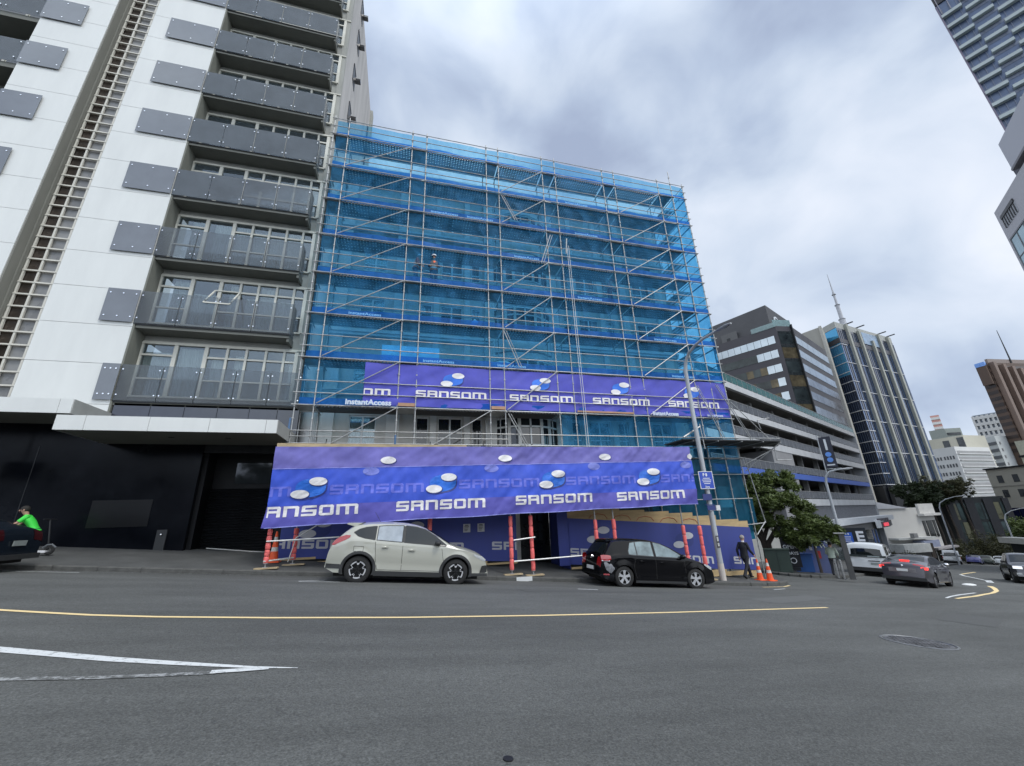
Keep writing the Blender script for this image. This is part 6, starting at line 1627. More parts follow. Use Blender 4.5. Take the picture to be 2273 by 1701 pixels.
m.build('letter', ew, sg); m = MB(); eb(m, u0, u0+.75, .002, .04, -3.2, -3.12); m.build('yellow_bar', M('bar_yellow', (.6,.52,.12), .5), sg)
m = MB(); m.box(U(36.1), U(35.15), -1.7, -1.62, -2.75, -1.5); ls = W(m).build('illuminated_sign', M('sign_darkred', (.02,.01,.03), .3), cp)
m = MB(); m.box(U(35.7), U(35.3), -1.76, -1.71, -2.6, -2.15); W(m).build('red_lit_panel', M('red_lit', (.6,.03,.05), .4, emit=(1,.08,.12), es=.7, var=0), ls)
m = MB(); m.box(U(36.0), U(35.7), -1.76, -1.71, -1.95, -1.87); m.box(U(36.3), U(36.05), -1.9, -1.6, -2.7, -1.7); W(m).build('white_panel', sign_w, ls)
m = MB()
for a in (35.75, 35.5): m.box(U(a), U(a)+.5, -.3, -.2, -4.9, -3.0)
W(m).build_each('blue_poster', M('poster_blue', (.10,.20,.55), .5), cp)
m = MB(); m.box(U(40.05), U(39.5), -1.0, -.9, -3.6, -2.4); so2 = W(m).build('small_shop_sign', M('sign_charcoal', (.010,.014,.020), .4), cp)
m = MB(); q0, q1 = U(39.95), U(39.65); m.box(q0, q0+.3, -1.04, -1.002, -3.35, -2.65)
for z in (-3.35, -3.05, -2.78): m.box(q0+.3, q1, -1.04, -1.002, z, z+.12)
W(m).build('letter', ew, so2)

# street furniture near the tree
def at(ang, r): x, y = pol(ang, r); return x, y, pz2(x, y)
def stand(name, ang, r, w_, h, mat, label, cat, lean=0, z=None):
    x, y, zz = at(ang, r); zz = zz if z is None else z
    t = thing(name, label, cat, (x, y, zz), math.radians(ang-90+8))
    return t
x, y, z = at(44.4, 29); t = thing('electrical_cabinet', 'dark green electrical cabinet against the pale wall under the tree', 'cabinet', (x, y, z), math.radians(-45)); m = MB(); m.box(-.6,.6,-.25,.25,.0,1.15); m.build('case', M('cabinet_green', (.035,.055,.045), .6, var=.15), t)
m = MB(); m.box(-.64,.64,-.29,.29,1.15,1.2); m.box(-.01,.01,-.262,-.25,.05,1.1); m.build('lid', M('cabinet_green', (.035,.055,.045)), t)
x, y, z = at(43.05, 30); t = thing('flag_sign', 'tall black sign reading OPEN 7 DAYS leaning by the pale wall', 'sign', (x, y, z+.1), math.radians(-46)); m = MB(); m.box(-.42,.42,-.03,.0,.15,2.35); fsg = m.build('panel', M('sign_black', (.01,.01,.014), .5), t)
text('OPEN', .27, sign_w, parent=fsg, loc=(-.34,-.035,1.15), bold=.008, ext=.002); text('7 DAYS', .22, sign_w, parent=fsg, loc=(-.36,-.035,.82), bold=.008, ext=.002)
m = MB(); m.lathe([(.12,-.037),(.16,-.037)], (.05,0,.5), 18, 'y'); m.lathe([(.05,-.037),(.1,-.037)], (0,0,2.0), 14, 'y'); m.build('sign_ring', sign_w, fsg); m = MB(); m.box(-.3,.3,-.15,.15,-.02,.15); m.build('foot', dkm, t)
x, y, z = at(42.1, 31); t = thing('blue_crate', 'blue bin standing between the black sign and the poster boards', 'bin', (x, y, z), math.radians(-45)); m = MB(); m.box(-.45,.45,-.35,.35,.03,.95); m.build('case', M('bin_blue', (.02,.09,.30), .5), t)
m = MB(); m.box(-.48,.48,-.38,.38,.95,1.02); m.build('lid', M('bin_blue_lid', (.015,.06,.22), .5), t)
pbm = [('poster_red', (.45,.05,.05)), ('poster_blue2', (.05,.12,.45)), ('poster_white', (.6,.6,.58))]
for (a, r, w_, h, lab, cols) in ((41.65, 31, .38, 2.3, 'narrow white poster board left of the tall pale one', ('poster_white','poster_blue2')), (41.2, 31.2, .38, 2.4, 'narrow blue and white poster board beside the tall pale one', ('poster_blue2','poster_white')), (40.45, 31.5, .95, 2.75, 'tall pale board covered with red and blue posters behind the bike hoops', ('poster_red','poster_blue2'))):
    x, y, z = at(a, r); t = thing('poster_board', lab, 'poster board', (x, y, z-.05), math.radians(-46), 'poster boards on the far footpath'); m = MB(); m.box(-w_/2,w_/2,0,.06,0,h); pb = m.build('board', M('board_pale', (.36,.37,.36) if w_ > .5 else (.12,.15,.30), .6, var=.1), t)
    rnd = random.Random(int(a*10)); 
    for k in range(3):
        m = MB(); u = rnd.uniform(-w_*.35, 0); z_ = h*(.3+.22*k); m.box(u, u+w_*.36, -.012, -.002, z_, z_+h*.15); c = cols[k % 2]; m.build('poster', M(c, dict(pbm)[c], .5, var=.4, scale=4), pb)
x, y, z = at(40.75, 30.5)
for a, lab in ((39.35, 'left bollard of the pair in front of the person in the pale shirt'), (38.9, 'right bollard of the pair in front of the person in the pale shirt')):
    x, y, z = at(a, 27.2); t = thing('bollard', lab, 'bollard', (x, y, z), 0, 'steel bollards'); m = MB(); m.lathe([(.055,0),(.055,.82),(.05,.87),(0,.89)], n=14); m.build('post', M('stainless', (.5,.5,.5), .3, .9), t, 50); m = MB(); m.lathe([(.12,0),(.12,.015),(.05,.02)], n=14); m.build('flange', dkm, t)
x, y, z = at(38.2, 27.4); t = thing('tram_shelter', 'grey information totem with a flat top beside the white van', 'totem', (x, y, z), math.radians(-45)); m = MB(); m.box(-.11,.11,-.10,.10,0,2.1); m.build('case', M('totem_grey', (.07,.07,.07), .6, var=.2), t); m = MB(); m.box(-.3,.14,-.15,.15,2.1,2.14); m.build('top', M('totem_top', (.35,.35,.35), .5), t); t.name = 'information_totem'

# ------------------------------------------------------------------ generic far buildings
def face_frame(A, B):
    d = Vector((B[0]-A[0], B[1]-A[1], 0)); n = d.length; d.normalize(); o = Vector((d.y, -d.x, 0))
    if o.dot(Vector((-A[0], -A[1], 0))) < 0: o = -o
    return Vector((A[0], A[1], 0)), d, o, n
def fbox(mb, fr, u0, u1, o0, o1, z0, z1):
    A, d, o, n = fr; i = len(mb.v)
    for z in (z0, z1):
        for (u, q) in ((u0, o0), (u1, o0), (u1, o1), (u0, o1)):
            p = A+d*u+o*q; mb.v.append((p.x, p.y, z))
    mb.f += [(i,i+3,i+2,i+1),(i+4,i+5,i+6,i+7),(i,i+1,i+5,i+4),(i+1,i+2,i+6,i+5),(i+2,i+3,i+7,i+6),(i+3,i,i+4,i+7)]
EACH = {'floor_line', 'dark_glazing', 'collar', 'shop_awning', 'roof_outrigger', 'rib', 'white_band', 'pier', 'blue_sign', 'sun_shade', 'column'}
def bldg(name, label, pts, z0, z1, mat, back=20, cat='building', group=None):
    """pts: visible footprint polyline (world xy, left to right); closed behind"""
    c = pts[0]; t = thing(name, label, cat, (c[0], c[1], z0), 0, group)
    ctr = Vector((sum(p[0] for p in pts)/len(pts), sum(p[1] for p in pts)/len(pts), 0)).normalized()*back
    poly = list(pts)+[(pts[-1][0]+ctr.x, pts[-1][1]+ctr.y), (pts[0][0]+ctr.x, pts[0][1]+ctr.y)]
    t['_o'] = 0; del t['_o']
    def put(mb, nm, mt, par=None, **k):
        mb.v = [(a-c[0], b-c[1], z-z0) for a, b, z in mb.v]; return mb.build_each(nm, mt, par or t, **k) if nm in EACH else mb.build(nm, mt, par or t, **k)
    m = MB(); m.prism(poly, z0, z1); put(m, 'wall', mat)
    return t, put
sky_glass = M('office_glass', (.42,.48,.52), .06, .75, var=.2, scale=.15)
sky_glass2 = M('office_glass_dim', (.22,.25,.28), .10, .6, var=.5, scale=.25)
brown_reflect_glass = M('office_glass_brown_reflect', (.10,.08,.045), .15, .3, var=.8, scale=.35)  # brown tint painted in for the reflection of a warm-coloured building
green_glass = M('office_glass_green', (.035,.045,.045), .12, .2, var=.6, scale=.3)
PL, PC, PD, PE = pol(46.4,116.5), pol(39.0,112), pol(37.46,115), pol(34.9,141)
ot, put = bldg('office_block', 'charcoal office block with pale window bands and a glazed corner, above the car park', [PL, PC, PD, PE], -5, 43.2, M('charcoal_cladding', (.055,.052,.06), .6, var=.12, scale=.3), 25)
fL, fC, fR = face_frame(PL, PC), face_frame(PC, PD), face_frame(PD, PE)
rows = [40.9,37.25,33.6,30.1,26.6,23.0,19.5,16]
for k, z in enumerate(rows):
    us = fL[3]-1.1; n = 9; w_ = us/n
    f = MB(); fbox(f, fL, .3, us, .02, .06, z-2.05, z); o = put(f, 'window_band', M('band_frame', (.03,.032,.036), .4))
    for i in range(n):
        g = MB(); fbox(g, fL, .3+i*w_+.05, .3+(i+1)*w_-.02, .061, .09, z-2.0, z-.05)
        gm = sky_glass if (k == 0 or i >= n-(3 if k == 1 else 2 if k == 2 else 1)) else (brown_reflect_glass if (i+k*2) % 5 in (0, 3) and k > 0 and i > 3 else green_glass)  # pane tones mixed to paint reflected sky and warm building
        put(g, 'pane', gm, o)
    f = MB(); fbox(f, fR, .6, fR[3]-.5, .02, .06, z-2.1, z); o = put(f, 'window_band', M('band_frame', (.03,.032,.036), .4))
    n2 = 6; w2 = (fR[3]-1.1)/n2
    for i in range(n2):
        g = MB(); fbox(g, fR, .6+i*w2+.04, .6+(i+1)*w2-.04, .061, .09, z-2.05, z-.05); put(g, 'pane', sky_glass if k < 3 else sky_glass2, o)
    g = MB(); fbox(g, fC, .15, fC[3]-.3, .05, .09, z-2.6, z+.2); put(g, 'corner_glass', green_glass if k in (0,) else (brown_reflect_glass if k in (1, 3, 5) else green_glass))
    g = MB(); fbox(g, fC, .15, fC[3]-.3, .05, .08, z+.22, z+.9); put(g, 'corner_spandrel', M('corner_dark', (.02,.025,.025), .15, var=.4))
m = MB(); fbox(m, fC, fC[3]-.35, fC[3]-.1, .0, .5, 5, 43.6); put(m, 'corner_fin', dkm)
m = MB(); fbox(m, fC, 0, fC[3]+.5, -.6, -.5, 43.2, 45.2); fbox(m, fL, fL[3]-5.5, fL[3], .0, .1, 43.0, 44.3); put(m, 'roof_glass_rail', M('roof_glass', (.45,.58,.58), .1, trans=(.7,.85,.85), alpha=.4))
m = MB(); p_ = [pol(46.4,119), pol(39.5,113.2), pol(37.73,127)]; m.prism(p_+[pol(37.9,140), pol(45,140)], 43.2, 49.9); put(m, 'plant_room', M('plant_room_grey', (.085,.085,.09), .7, var=.15, scale=.3))
m = MB(); m.prism([pol(45.2,116.3), pol(43.3,114.9), pol(43.3,118), pol(45.2,119)], 40.8, 45.6); pr = put(m, 'roof_box', M('roof_box_grey', (.12,.12,.12), .8))
m = MB(); ff = face_frame(pol(45.2,116.3), pol(43.3,114.9)); fbox(m, ff, 1.3, 2.2, .02, .06, 42.5, 44.2); ff = face_frame(pol(41.5,116.3), pol(41.0,115.5)); fbox(m, ff, 0, .8, .3, .4, 44.3, 46.2); put(m, 'roof_door', dkm)
fT = face_frame(pol(39.5,113.2), pol(37.73,127)); A_, d_, o_, n_ = fT
tx = text('Orcon', 3.4, M('sign_lit_white', (.75,.78,.8), .5, var=0), parent=ot, ext=.1, bold=.05); q = A_+d_*3.2+o_*.25; tx.location = (q.x-PL[0], q.y-PL[1], 45.4+5); tx.rotation_euler = (PI/2, 0, math.atan2(d_.y, d_.x))
ct, put = bldg('lift_core', 'tall blank concrete wall between the charcoal office and the glass tower', [pol(36.6,152), pol(34.62,150), pol(34.5,156)], -5, 53.8, M('core_beige', (.36,.35,.31), .85, var=.15, scale=.15, streak=.2), 12, 'building')
m = MB(); fr = face_frame(pol(34.9,149.9), pol(34.62,149.8)); fbox(m, fr, 0, fr[3], .02, .3, -5, 53.9); put(m, 'edge_band', M('core_edge', (.47,.46,.41), .8, var=.1))
# glass tower with pale fins
GA, GB, GC = pol(34.52,163), pol(33.38,160), pol(29.27,193)
navy_g = M('tower_glass_navy', (.02,.028,.05), .07, .2, var=.5, scale=.12, spec=.8); blue_g = M('tower_glass_blue', (.10,.38,.62), .08, .55, var=.1, scale=.2)
gt, put = bldg('glass_tower', 'dark blue glass office tower with pale vertical fins', [GA, GB, GC], -8, 55.8, navy_g, 22)
a_, b_ = face_frame(GA, GB), face_frame(GB, GC)
m = MB(); m.prism([GA, GB, GC, (GC[0]+8, GC[1]+10), (GA[0]+10, GA[1]+10)], 55.8, 57.9); put(m, 'parapet', M('tower_parapet', (.34,.35,.33), .7))
m = MB(); fbox(m, a_, .1, a_[3], .03, .08, 39.6, 50.4); fbox(m, a_, .1, a_[3], .03, .08, 52.2, 55.6); put(m, 'blue_glazing', blue_g)
m = MB(); fbox(m, a_, 0, a_[3], .04, .12, 50.5, 52.1); fbox(m, b_, 0, b_[3], .04, .10, 50.5, 52.0); put(m, 'plant_band', M('plant_band', (.06,.055,.06), .5))
m = MB()
z = 6.0
while z < 50.2:
    fbox(m, a_, 0, a_[3], .09, .22, z, z+.22)
    z += 3.13
put(m, 'floor_line', M('floor_line_pale', (.55,.56,.58), .5))
m = MB(); z = 6.0; k = 0
while z < 50.2:
    if k % 2 == 0 or z < 30: fbox(m, b_, 0, 3.4, .09, .2, z, z+.22)
    if k % 3 == 0: fbox(m, b_, 3.4, b_[3], .09, .2, z, z+.2)
    z += 3.13; k += 1
put(m, 'floor_line', M('floor_line_pale', (.55,.56,.58), .5))
m = MB()
for k in range(6): fbox(m, a_, k*a_[3]/6, k*a_[3]/6+.07, .085, .15, 6, 50)
u = 0
while u < b_[3]: fbox(m, b_, u, u+.10, .03, .12, 6, 55); u += 1.1
put(m, 'mullion', M('mullion_mid', (.10,.14,.22), .3, .3))
m = MB(); u = .1
while u < b_[3]: fbox(m, b_, u+.15, u+.55, .02, .05, 8, 50); u += 2.3
put(m, 'blue_glazing', M('tower_glass_mid', (.06,.12,.25), .1, .5, var=.6, scale=.1))
finm = M('fin_pale', (.33,.34,.30), .6, var=.08, scale=.4)
for (ta, wd, zt) in ((32.58,1.25,57.6),(31.72,1.25,56.5),(30.86,1.2,54.0),(30.28,1.2,57.2),(29.62,1.3,57.4)):
    u = along(GB, GC, ta); m = MB(); fbox(m, b_, u-wd*.55, u+wd*.25, .05, .8, 5.8, zt); put(m, 'fin', finm)
m = MB(); fbox(m, b_, along(GB,GC,31.5), along(GB,GC,30.4), .13, .3, 52.2, 56.5); put(m, 'roof_louvre', M('roof_louvre', (.18,.26,.36), .3, .5, var=.3, scale=.8))
m = MB()
for ta in (32.5, 31.65, 30.1, 29.5):
    u = along(GB, GC, ta); fbox(m, b_, u, u+.35, -1, 2.2, 57.9, 58.2)
put(m, 'roof_outrigger', dkm)
m = MB(); fbox(m, a_, -.5, a_[3], .3, 1.2, -8, 5.6); fbox(m, b_, -.5, b_[3]*.62, .3, 1.2, -8, 5.6); put(m, 'podium', M('podium_dark', (.018,.02,.024), .6))
mt = thing('radio_mast', 'stepped grey radio mast rising behind the glass tower', 'mast', (*pol(32.62, 185), 57.9)); m = MB(); m.tube([(0,0,0),(0,0,9)], .95, 12); m.tube([(0,0,9),(0,0,15)], .62, 12); m.tube([(0,0,15),(0,0,20.5)], .36, 10); m.tube([(0,0,20.5),(0,0,28.6)], [.25,.08], 8); m.build('shaft', M('mast_grey', (.42,.43,.46), .6), mt, 40)
m = MB()
for z in (9, 15, 19.5): m.lathe([(.2,z-.12),(1.45-z*.04,z-.12),(1.45-z*.04,z+.12),(.2,z+.12)], n=14)
m.build_each('collar', M('mast_collar', (.25,.26,.28), .6), mt)
# brown tower
BA, BB, BC_ = pol(24.22,302), pol(23.62,300), pol(21.0,326)
brn = M('brown_cladding', (.085,.055,.04), .6, var=.15, scale=.1); brn2 = M('brown_windows', (.035,.024,.02), .3, .2, var=.4, scale=.2)
bt, put = bldg('brown_tower', 'tall dark brown tower with vertical ribs at the right edge', [pol(24.33,303), BB, BC_], 5, 65.6, brn, 30)
fb_, fa_ = face_frame(BB, BC_), face_frame(pol(24.33,303), BB)
m = MB(); f2_ = face_frame(pol(24.22,301.3), pol(23.65,299.5)); fbox(m, f2_, -.4, f2_[3], .2, 1.0, 54.6, 64.5); put(m, 'overhang', brn)
m = MB(); fbox(m, f2_, -.4, f2_[3], .25, 1.15, 64.0, 66.0); put(m, 'blue_roof_sign', M('roof_sign_blue', (.18,.35,.75), .5, var=.3, scale=.6))
m = MB(); z = 22
while z < 64: 
    fbox(m, fb_, .3, fb_[3], .03, .12, z, z+1.6); fbox(m, fa_, .1, fa_[3]-.1, .03, .12, z, z+1.6); z += 3.1
put(m, 'window_band', brn2)
m = MB()
for ta in (23.45, 22.95, 22.5, 22.1, 21.7): u = along(BB, BC_, ta); fbox(m, fb_, u-.8, u+.8, .1, 2.0, 20, 65.5-(23.5-ta)*2.2)
put(m, 'rib', M('brown_rib', (.17,.12,.095), .6, var=.12, scale=.2))
m = MB(); fbox(m, fb_, 3, fb_[3], -2, -1, 65.4, 68); put(m, 'roof_plant', M('roof_plant', (.22,.18,.16), .7))
m = MB(); q = pol(22.2, 315); m.tube([(q[0],q[1],66),(q[0],q[1],84)], [.35,.12], 8); put(m, 'aerial', dkm)
# white and cream buildings of the skyline
whb = M('white_building', (.62,.62,.60), .8, var=.06, scale=.1); whc = M('cream_building', (.46,.44,.36), .8, var=.1, scale=.1); win_d = M('far_window', (.06,.065,.07), .3, var=.4, scale=.2); win_m = M('far_window_mid', (.22,.22,.22), .4, var=.3, scale=.1)
W0, W1, W2 = pol(29.6,241), pol(27.72,236), pol(25.6,256)
wt, put = bldg('white_office', 'wide white office building with striped balconies beside the glass tower', [W0, W1, W2], -4, 21.6, whb, 20)
fw, fv = face_frame(W0, W1), face_frame(W1, W2)
for k in range(5):
    z = 18.2-3.05*k; m = MB(); 
    for j in range(8):
        u = fw[3]*(.06+.105*j+(.04 if j > 3 else 0)); fbox(m, fw, u, u+.5, .02, .1, z-1.3, z)
    put(m, 'window_row', win_d)
for k in range(9):
    z = 20-2.45*k; m = MB(); fbox(m, fv, .6, fv[3]-.5, .02, .1, z-1.1, z); put(m, 'window_band', win_m); m = MB(); fbox(m, fv, .3, fv[3]-.2, .1, .7, z-1.4, z-1.12); put(m, 'ledge', whb)
ct2, put = bldg('cream_block', 'cream block with a dark glazed corner behind the white office', [pol(29.5,268), pol(26.9,262), pol(25.55,275)], -2, 28.4, whc, 16); fr = face_frame(pol(29.5,268), pol(26.9,262))
m = MB(); fbox(m, fr, fr[3]*.83, fr[3], .05, .3, 22, 27.6); fbox(m, fr, fr[3]*.45, fr[3]*.62, .05, .12, 22, 27); put(m, 'dark_glazing', win_d)
rt, put = bldg('red_crowned_tower', 'distant apartment tower with a pink and white banded top', [pol(28.55,420), pol(27.92,420)], 10, 61.6, M('pink_render', (.52,.28,.24), .8), 10); fr = face_frame(pol(28.55,420), pol(27.92,420))
m = MB()
for k in range(5): fbox(m, fr, 0, fr[3], .05, .5, 44.5+3.5*k, 46.2+3.5*k)
put(m, 'white_band', whb)
gt2, put = bldg('grey_terrace_block', 'distant grey-green stepped block under the pink banded tower', [pol(29.0,400), pol(27.9,396), pol(26.85,402)], 5, 48.5, M('grey_green_render', (.30,.33,.30), .8), 14)
fr = face_frame(pol(27.9,396), pol(26.85,402))
for k in range(3): m = MB(); fbox(m, fr, .5, fr[3]-1, .05, .3, 36+4*k, 37.6+4*k); put(m, 'window_band', win_d)
gr, put = bldg('balcony_tower', 'distant white tower with a grid of balconies left of the brown tower', [pol(25.82,380), pol(24.0,378)], 5, 52, M('grid_dark', (.16,.19,.23), .5, var=.2), 16); fr = face_frame(pol(25.82,380), pol(24.0,378))
for k in range(9): m = MB(); fbox(m, fr, 0, fr[3], .3, .9, 18+3.9*k, 19.7+3.9*k); put(m, 'balcony_band', whb)
for k in range(7): m = MB(); u = fr[3]*k/6; fbox(m, fr, u-.5, u+.5, .2, .8, 15, 51.5); put(m, 'column', whb)
mt2, put = bldg('pale_flats', 'pale concrete flats between the white office and the brown tower', [pol(25.6,300), pol(25.0,296), pol(24.2,305)], -2, 30, M('pale_flats_wall', (.48,.50,.49), .8, var=.1, scale=.1), 14); fr = face_frame(pol(25.6,300), pol(25.0,296))
for k in range(6): m = MB(); fbox(m, fr, .4, fr[3]-.3, .05, .3, 10+3.2*k, 11.3+3.2*k); put(m, 'window_band', win_d)
fr = face_frame(pol(25.0,296), pol(24.2,305))
for k in range(6): m = MB(); fbox(m, fr, 1.5, 2.3, .05, .2, 10+3.2*k, 11.3+3.2*k); put(m, 'window_band', win_m)
bt2, put = bldg('beige_house', 'beige three-storey building with small dark windows at the right edge', [pol(26.35,172), pol(22.8,164)], -12, 8.6, M('beige_render', (.40,.385,.33), .85, var=.1, scale=.2), 14); fr = face_frame(pol(26.35,172), pol(22.8,164))
m = MB(); fbox(m, fr, -.2, fr[3], .0, .5, 8.6, 8.95); put(m, 'parapet', dkm); m = MB(); fbox(m, fr, 0, fr[3], .02, .12, 4.0, 4.25); put(m, 'string_course', M('course_grey', (.28,.27,.24), .8))
for k in range(2):
    for j in range(3): m = MB(); u = 2.0+3.4*j; fbox(m, fr, u, u+1.25, .03, .1, 5.0-3.7*k, 6.9-3.7*k); put(m, 'window', win_d)
cb, put = bldg('cream_annex', 'cream windowless block beside the brown tower at the right edge', [pol(24.0,195), pol(22.4,192)], -8, 17.4, M('cream_annex_wall', (.56,.55,.44), .8), 12); m = MB(); fr = face_frame(pol(24.0,195), pol(22.4,192)); fbox(m, fr, -.2, fr[3], .05, .4, 12.6, 13.2); put(m, 'dark_band', dkm)
# dark low glass building
dg, put = bldg('dark_glass_offices', 'low dark green glass office building across the far side of the junction', [pol(31.4,140), pol(29.4,134), pol(25.95,137)], -14, 1.4, M('dark_green_cladding', (.022,.026,.024), .4, var=.3, scale=.2), 14); fr = face_frame(pol(29.4,134), pol(25.95,137))
for k in range(3):
    for j in range(9):
        if j in (3, 6): continue
        u = fr[3]*(j+.08)/9; m = MB(); fbox(m, fr, u, u+fr[3]/9*.84, .03, .1, -3.2-3.9*k, .2-3.9*k); rnd = random.Random(k*10+j)
        put(m, 'window', rnd.choice([M('dg_glass_a', (.05,.075,.07), .15, .4, var=.5, scale=.3), M('dg_glass_b', (.19,.18,.10), .3, var=.5, scale=.4), M('dg_glass_c', (.09,.12,.12), .15, .4, var=.6, scale=.3)]))
m = MB()
for j in (0, 3, 6, 9): u = fr[3]*j/9; fbox(m, fr, u-.5, u+(.9 if j in (3,6) else .4), .1, .5, -14, 1.0)
put(m, 'pier', M('dg_pier', (.035,.035,.038), .6))
db, put = bldg('navy_glass_box', 'small navy glass box beside the dark green offices at the right edge', [pol(25.75,150), pol(23.5,146)], -14, -1.2, M('navy_box', (.008,.01,.04), .15, var=.3), 10)
m = MB(); fr = face_frame(pol(25.75,150), pol(23.5,146))
for j in range(6): fbox(m, fr, j*1.3, j*1.3+.08, .02, .1, -12, -1.6)
put(m, 'mullion', dkm)
aw, put = bldg('pale_awning_kiosk', 'low pale flat roofed kiosk behind the pickup truck', [pol(26.6,75), pol(25.0,72)], -7.5, -4.3, M('kiosk_dark', (.03,.035,.035), .5), 4)
m = MB(); fr = face_frame(pol(26.6,75), pol(25.0,72)); fbox(m, fr, -.3, fr[3]+.3, -.5, .8, -4.3, -3.7); put(m, 'roof', M('kiosk_roof', (.48,.47,.42), .7))
# white corner shop
S0, S1, S2 = pol(34.62,97), pol(31.75,104), pol(30.72,110)
ws, put = bldg('white_corner_shop', 'white two-storey corner building with a cornice and three dark upstairs windows', [S0, S1, S2], -11, -.3, M('white_shop_wall', (.55,.54,.51), .8, var=.06, scale=.3), 14)
fa2, fb2 = face_frame(S0, S1), face_frame(S1, S2)
m = MB(); fbox(m, fb2, -.5, fb2[3]+.6, .0, .9, -1.7, -1.3); fbox(m, fb2, -.1, fb2[3]+.1, .0, .3, -1.3, .35); put(m, 'cornice', M('shop_cornice', (.58,.57,.54), .7))
for j, (a, b) in enumerate(((.06,.22),(.32,.66),(.75,.90))):
    m = MB(); u = fb2[3]; fbox(m, fb2, u*a, u*b, .02, .12, -5.3, -2.5); put(m, 'window', pane_dark)
for j, (a, b) in enumerate(((.06,.26),(.36,.66),(.76,.94))):
    m = MB(); u = fb2[3]; fbox(m, fb2, u*a, u*b, .02, .12, -10.3, -7.4); put(m, 'shop_window', pane_dark)
m = MB(); fbox(m, fb2, -.3, fb2[3]+2.5, .0, 1.2, -7.2, -6.9); put(m, 'shop_awning', M('awning_grey', (.35,.33,.33), .7))
m = MB(); fbox(m, fb2, .5, fb2[3]*.7, .05, .15, -6.4, -6.1); fbox(m, fb2, .5, fb2[3]*.7, .05, .15, -5.95, -5.8); put(m, 'blue_sign', M('shop_sign_blue', (.04,.05,.25), .5))
m = MB(); fbox(m, fa2, .3, fa2[3]*.98, .02, 1.6, -5.3, -5.0); fbox(m, fa2, -.5, fa2[3]*.6, .1, 2.6, -7.2, -5.9); put(m, 'veranda', M('veranda_pale', (.50,.51,.49), .7))
m = MB(); fbox(m, fa2, fa2[3]*.6, fa2[3]*.99, .1, 1.8, -6.6, -5.6); put(m, 'blue_awning', M('awning_bluegrey', (.28,.31,.42), .7))
m = MB(); fbox(m, fa2, 0, fa2[3], .02, .3, -11, -7.3); put(m, 'shadowed_shopfront', M('shop_dark2', (.04,.04,.04), .5, var=.4, scale=.5))
m = MB(); fbox(m, fa2, fa2[3]*.58, fa2[3]*.68, 2.4, 2.5, -8.2, -5.9); put(m, 'hanging_sign', M('sign_brownblack', (.03,.022,.015), .5, var=.4, scale=2))
m = MB(); fbox(m, fa2, fa2[3]*.32, fa2[3]*.42, 1.7, 2.3, -5.0, -4.3); put(m, 'air_conditioner', M('ac_grey', (.25,.25,.25), .6))
m = MB(); A, d, o, n = fa2; p = [A+d*(-.5)+o*.3, A+d*(n*.72)+o*.3, A+d*(n*.45)-o*6, A+d*(-.5)-o*6]
m.face([(p[0].x,p[0].y,-.28),(p[1].x,p[1].y,-.28),(p[2].x,p[2].y,1.7),(p[3].x,p[3].y,1.7)]); put(m, 'roof', M('roof_grey', (.20,.205,.22), .5, var=.08), recalc=False)

# towers on the right edge
TA, TB = pol(16.3,118), pol(8.5,121)
tr, put = bldg('residential_tower', 'tall blue-glazed tower with staggered pale sun shades at the top right', [TA, TB], -12, 150, M('tower_blue_wall', (.085,.12,.20), .35, .2, var=.35, scale=.25), 20)
ft = face_frame(TA, TB)
m = MB(); fbox(m, ft, .0, ft[3], .02, .3, 108.6, 113.5); put(m, 'plant_louvre', M('louvre_charcoal', (.03,.03,.035), .6))
m = MB(); 
for j in range(6): fbox(m, ft, .3+j*1.4, .42+j*1.4, .3, .45, 105.2, 113.4)
put(m, 'louvre_post', M('louvre_post', (.30,.29,.33), .5))
m = MB(); fbox(m, ft, -.1, ft[3], .02, .8, 113.6, 150); put(m, 'upper_panel', M('upper_panel', (.42,.42,.45), .7))
shade = M('sun_shade', (.42,.48,.48), .6, var=.08, scale=.3)
k = 0; z = 104.2
while z > 60:
    for j in range(4):
        u = .0+3.25*j; m = MB(); fbox(m, ft, u+.05, u+3.15, .05, .9, z+1.65*j-.35, z+1.65*j+.4)
        if z+1.65*j < 106.5: put(m, 'sun_shade', shade)
    m = MB()
    for j in range(12): fbox(m, ft, .5+1.1*j, .58+1.1*j, .02, .12, z+.5, z+2.9)
    fbox(m, ft, .0, 13, .02, .06, z+.5, z+1.2); put(m, 'mullion', M('tower_mullion', (.17,.20,.27), .4))
    z -= 3.43; k += 1
m = MB(); fbox(m, ft, -.1, .12, .0, .5, 20, 108); put(m, 'corner_trim', M('corner_mauve', (.16,.14,.20), .5))
lb, put = bldg('lilac_podium_block', 'pale grey wedge shaped building with a slatted window strip at the right edge', [pol(19.2,80), pol(14.0,64.5)], -10, 37.1, M('lilac_panel', (.44,.44,.47), .6, var=.05, scale=.3), 18); fr = face_frame(pol(19.2,80), pol(14.0,64.5))
m = MB(); fbox(m, fr, 1.1, 5.2, .03, .15, 35.3, 35.75); 
for j in range(7): fbox(m, fr, 1.2+.6*j, 1.3+.6*j, .03, .12, 33.9, 35.3)
put(m, 'slatted_window', M('slat_dark', (.05,.05,.055), .5)); m = MB(); fbox(m, fr, 1.2, 5.2, .01, .028, 33.9, 35.3); put(m, 'pane', M('slat_glass', (.40,.42,.45), .2))
m = MB(); fbox(m, fr, .9, 14, .03, .12, 20, 32.2); put(m, 'glazing', M('podium_glass', (.30,.42,.46), .12, .5, var=.2, scale=.4))
m = MB(); fbox(m, fr, .9, 14, .12, .2, 32.2, 32.4); fbox(m, fr, .9, 14, .12, .18, 29.5, 29.6)
for j in range(6): fbox(m, fr, .9+2*j, 1.0+2*j, .12, .18, 20, 32.2)
put(m, 'glazing_bar', M('bar_grey', (.2,.2,.22), .5))
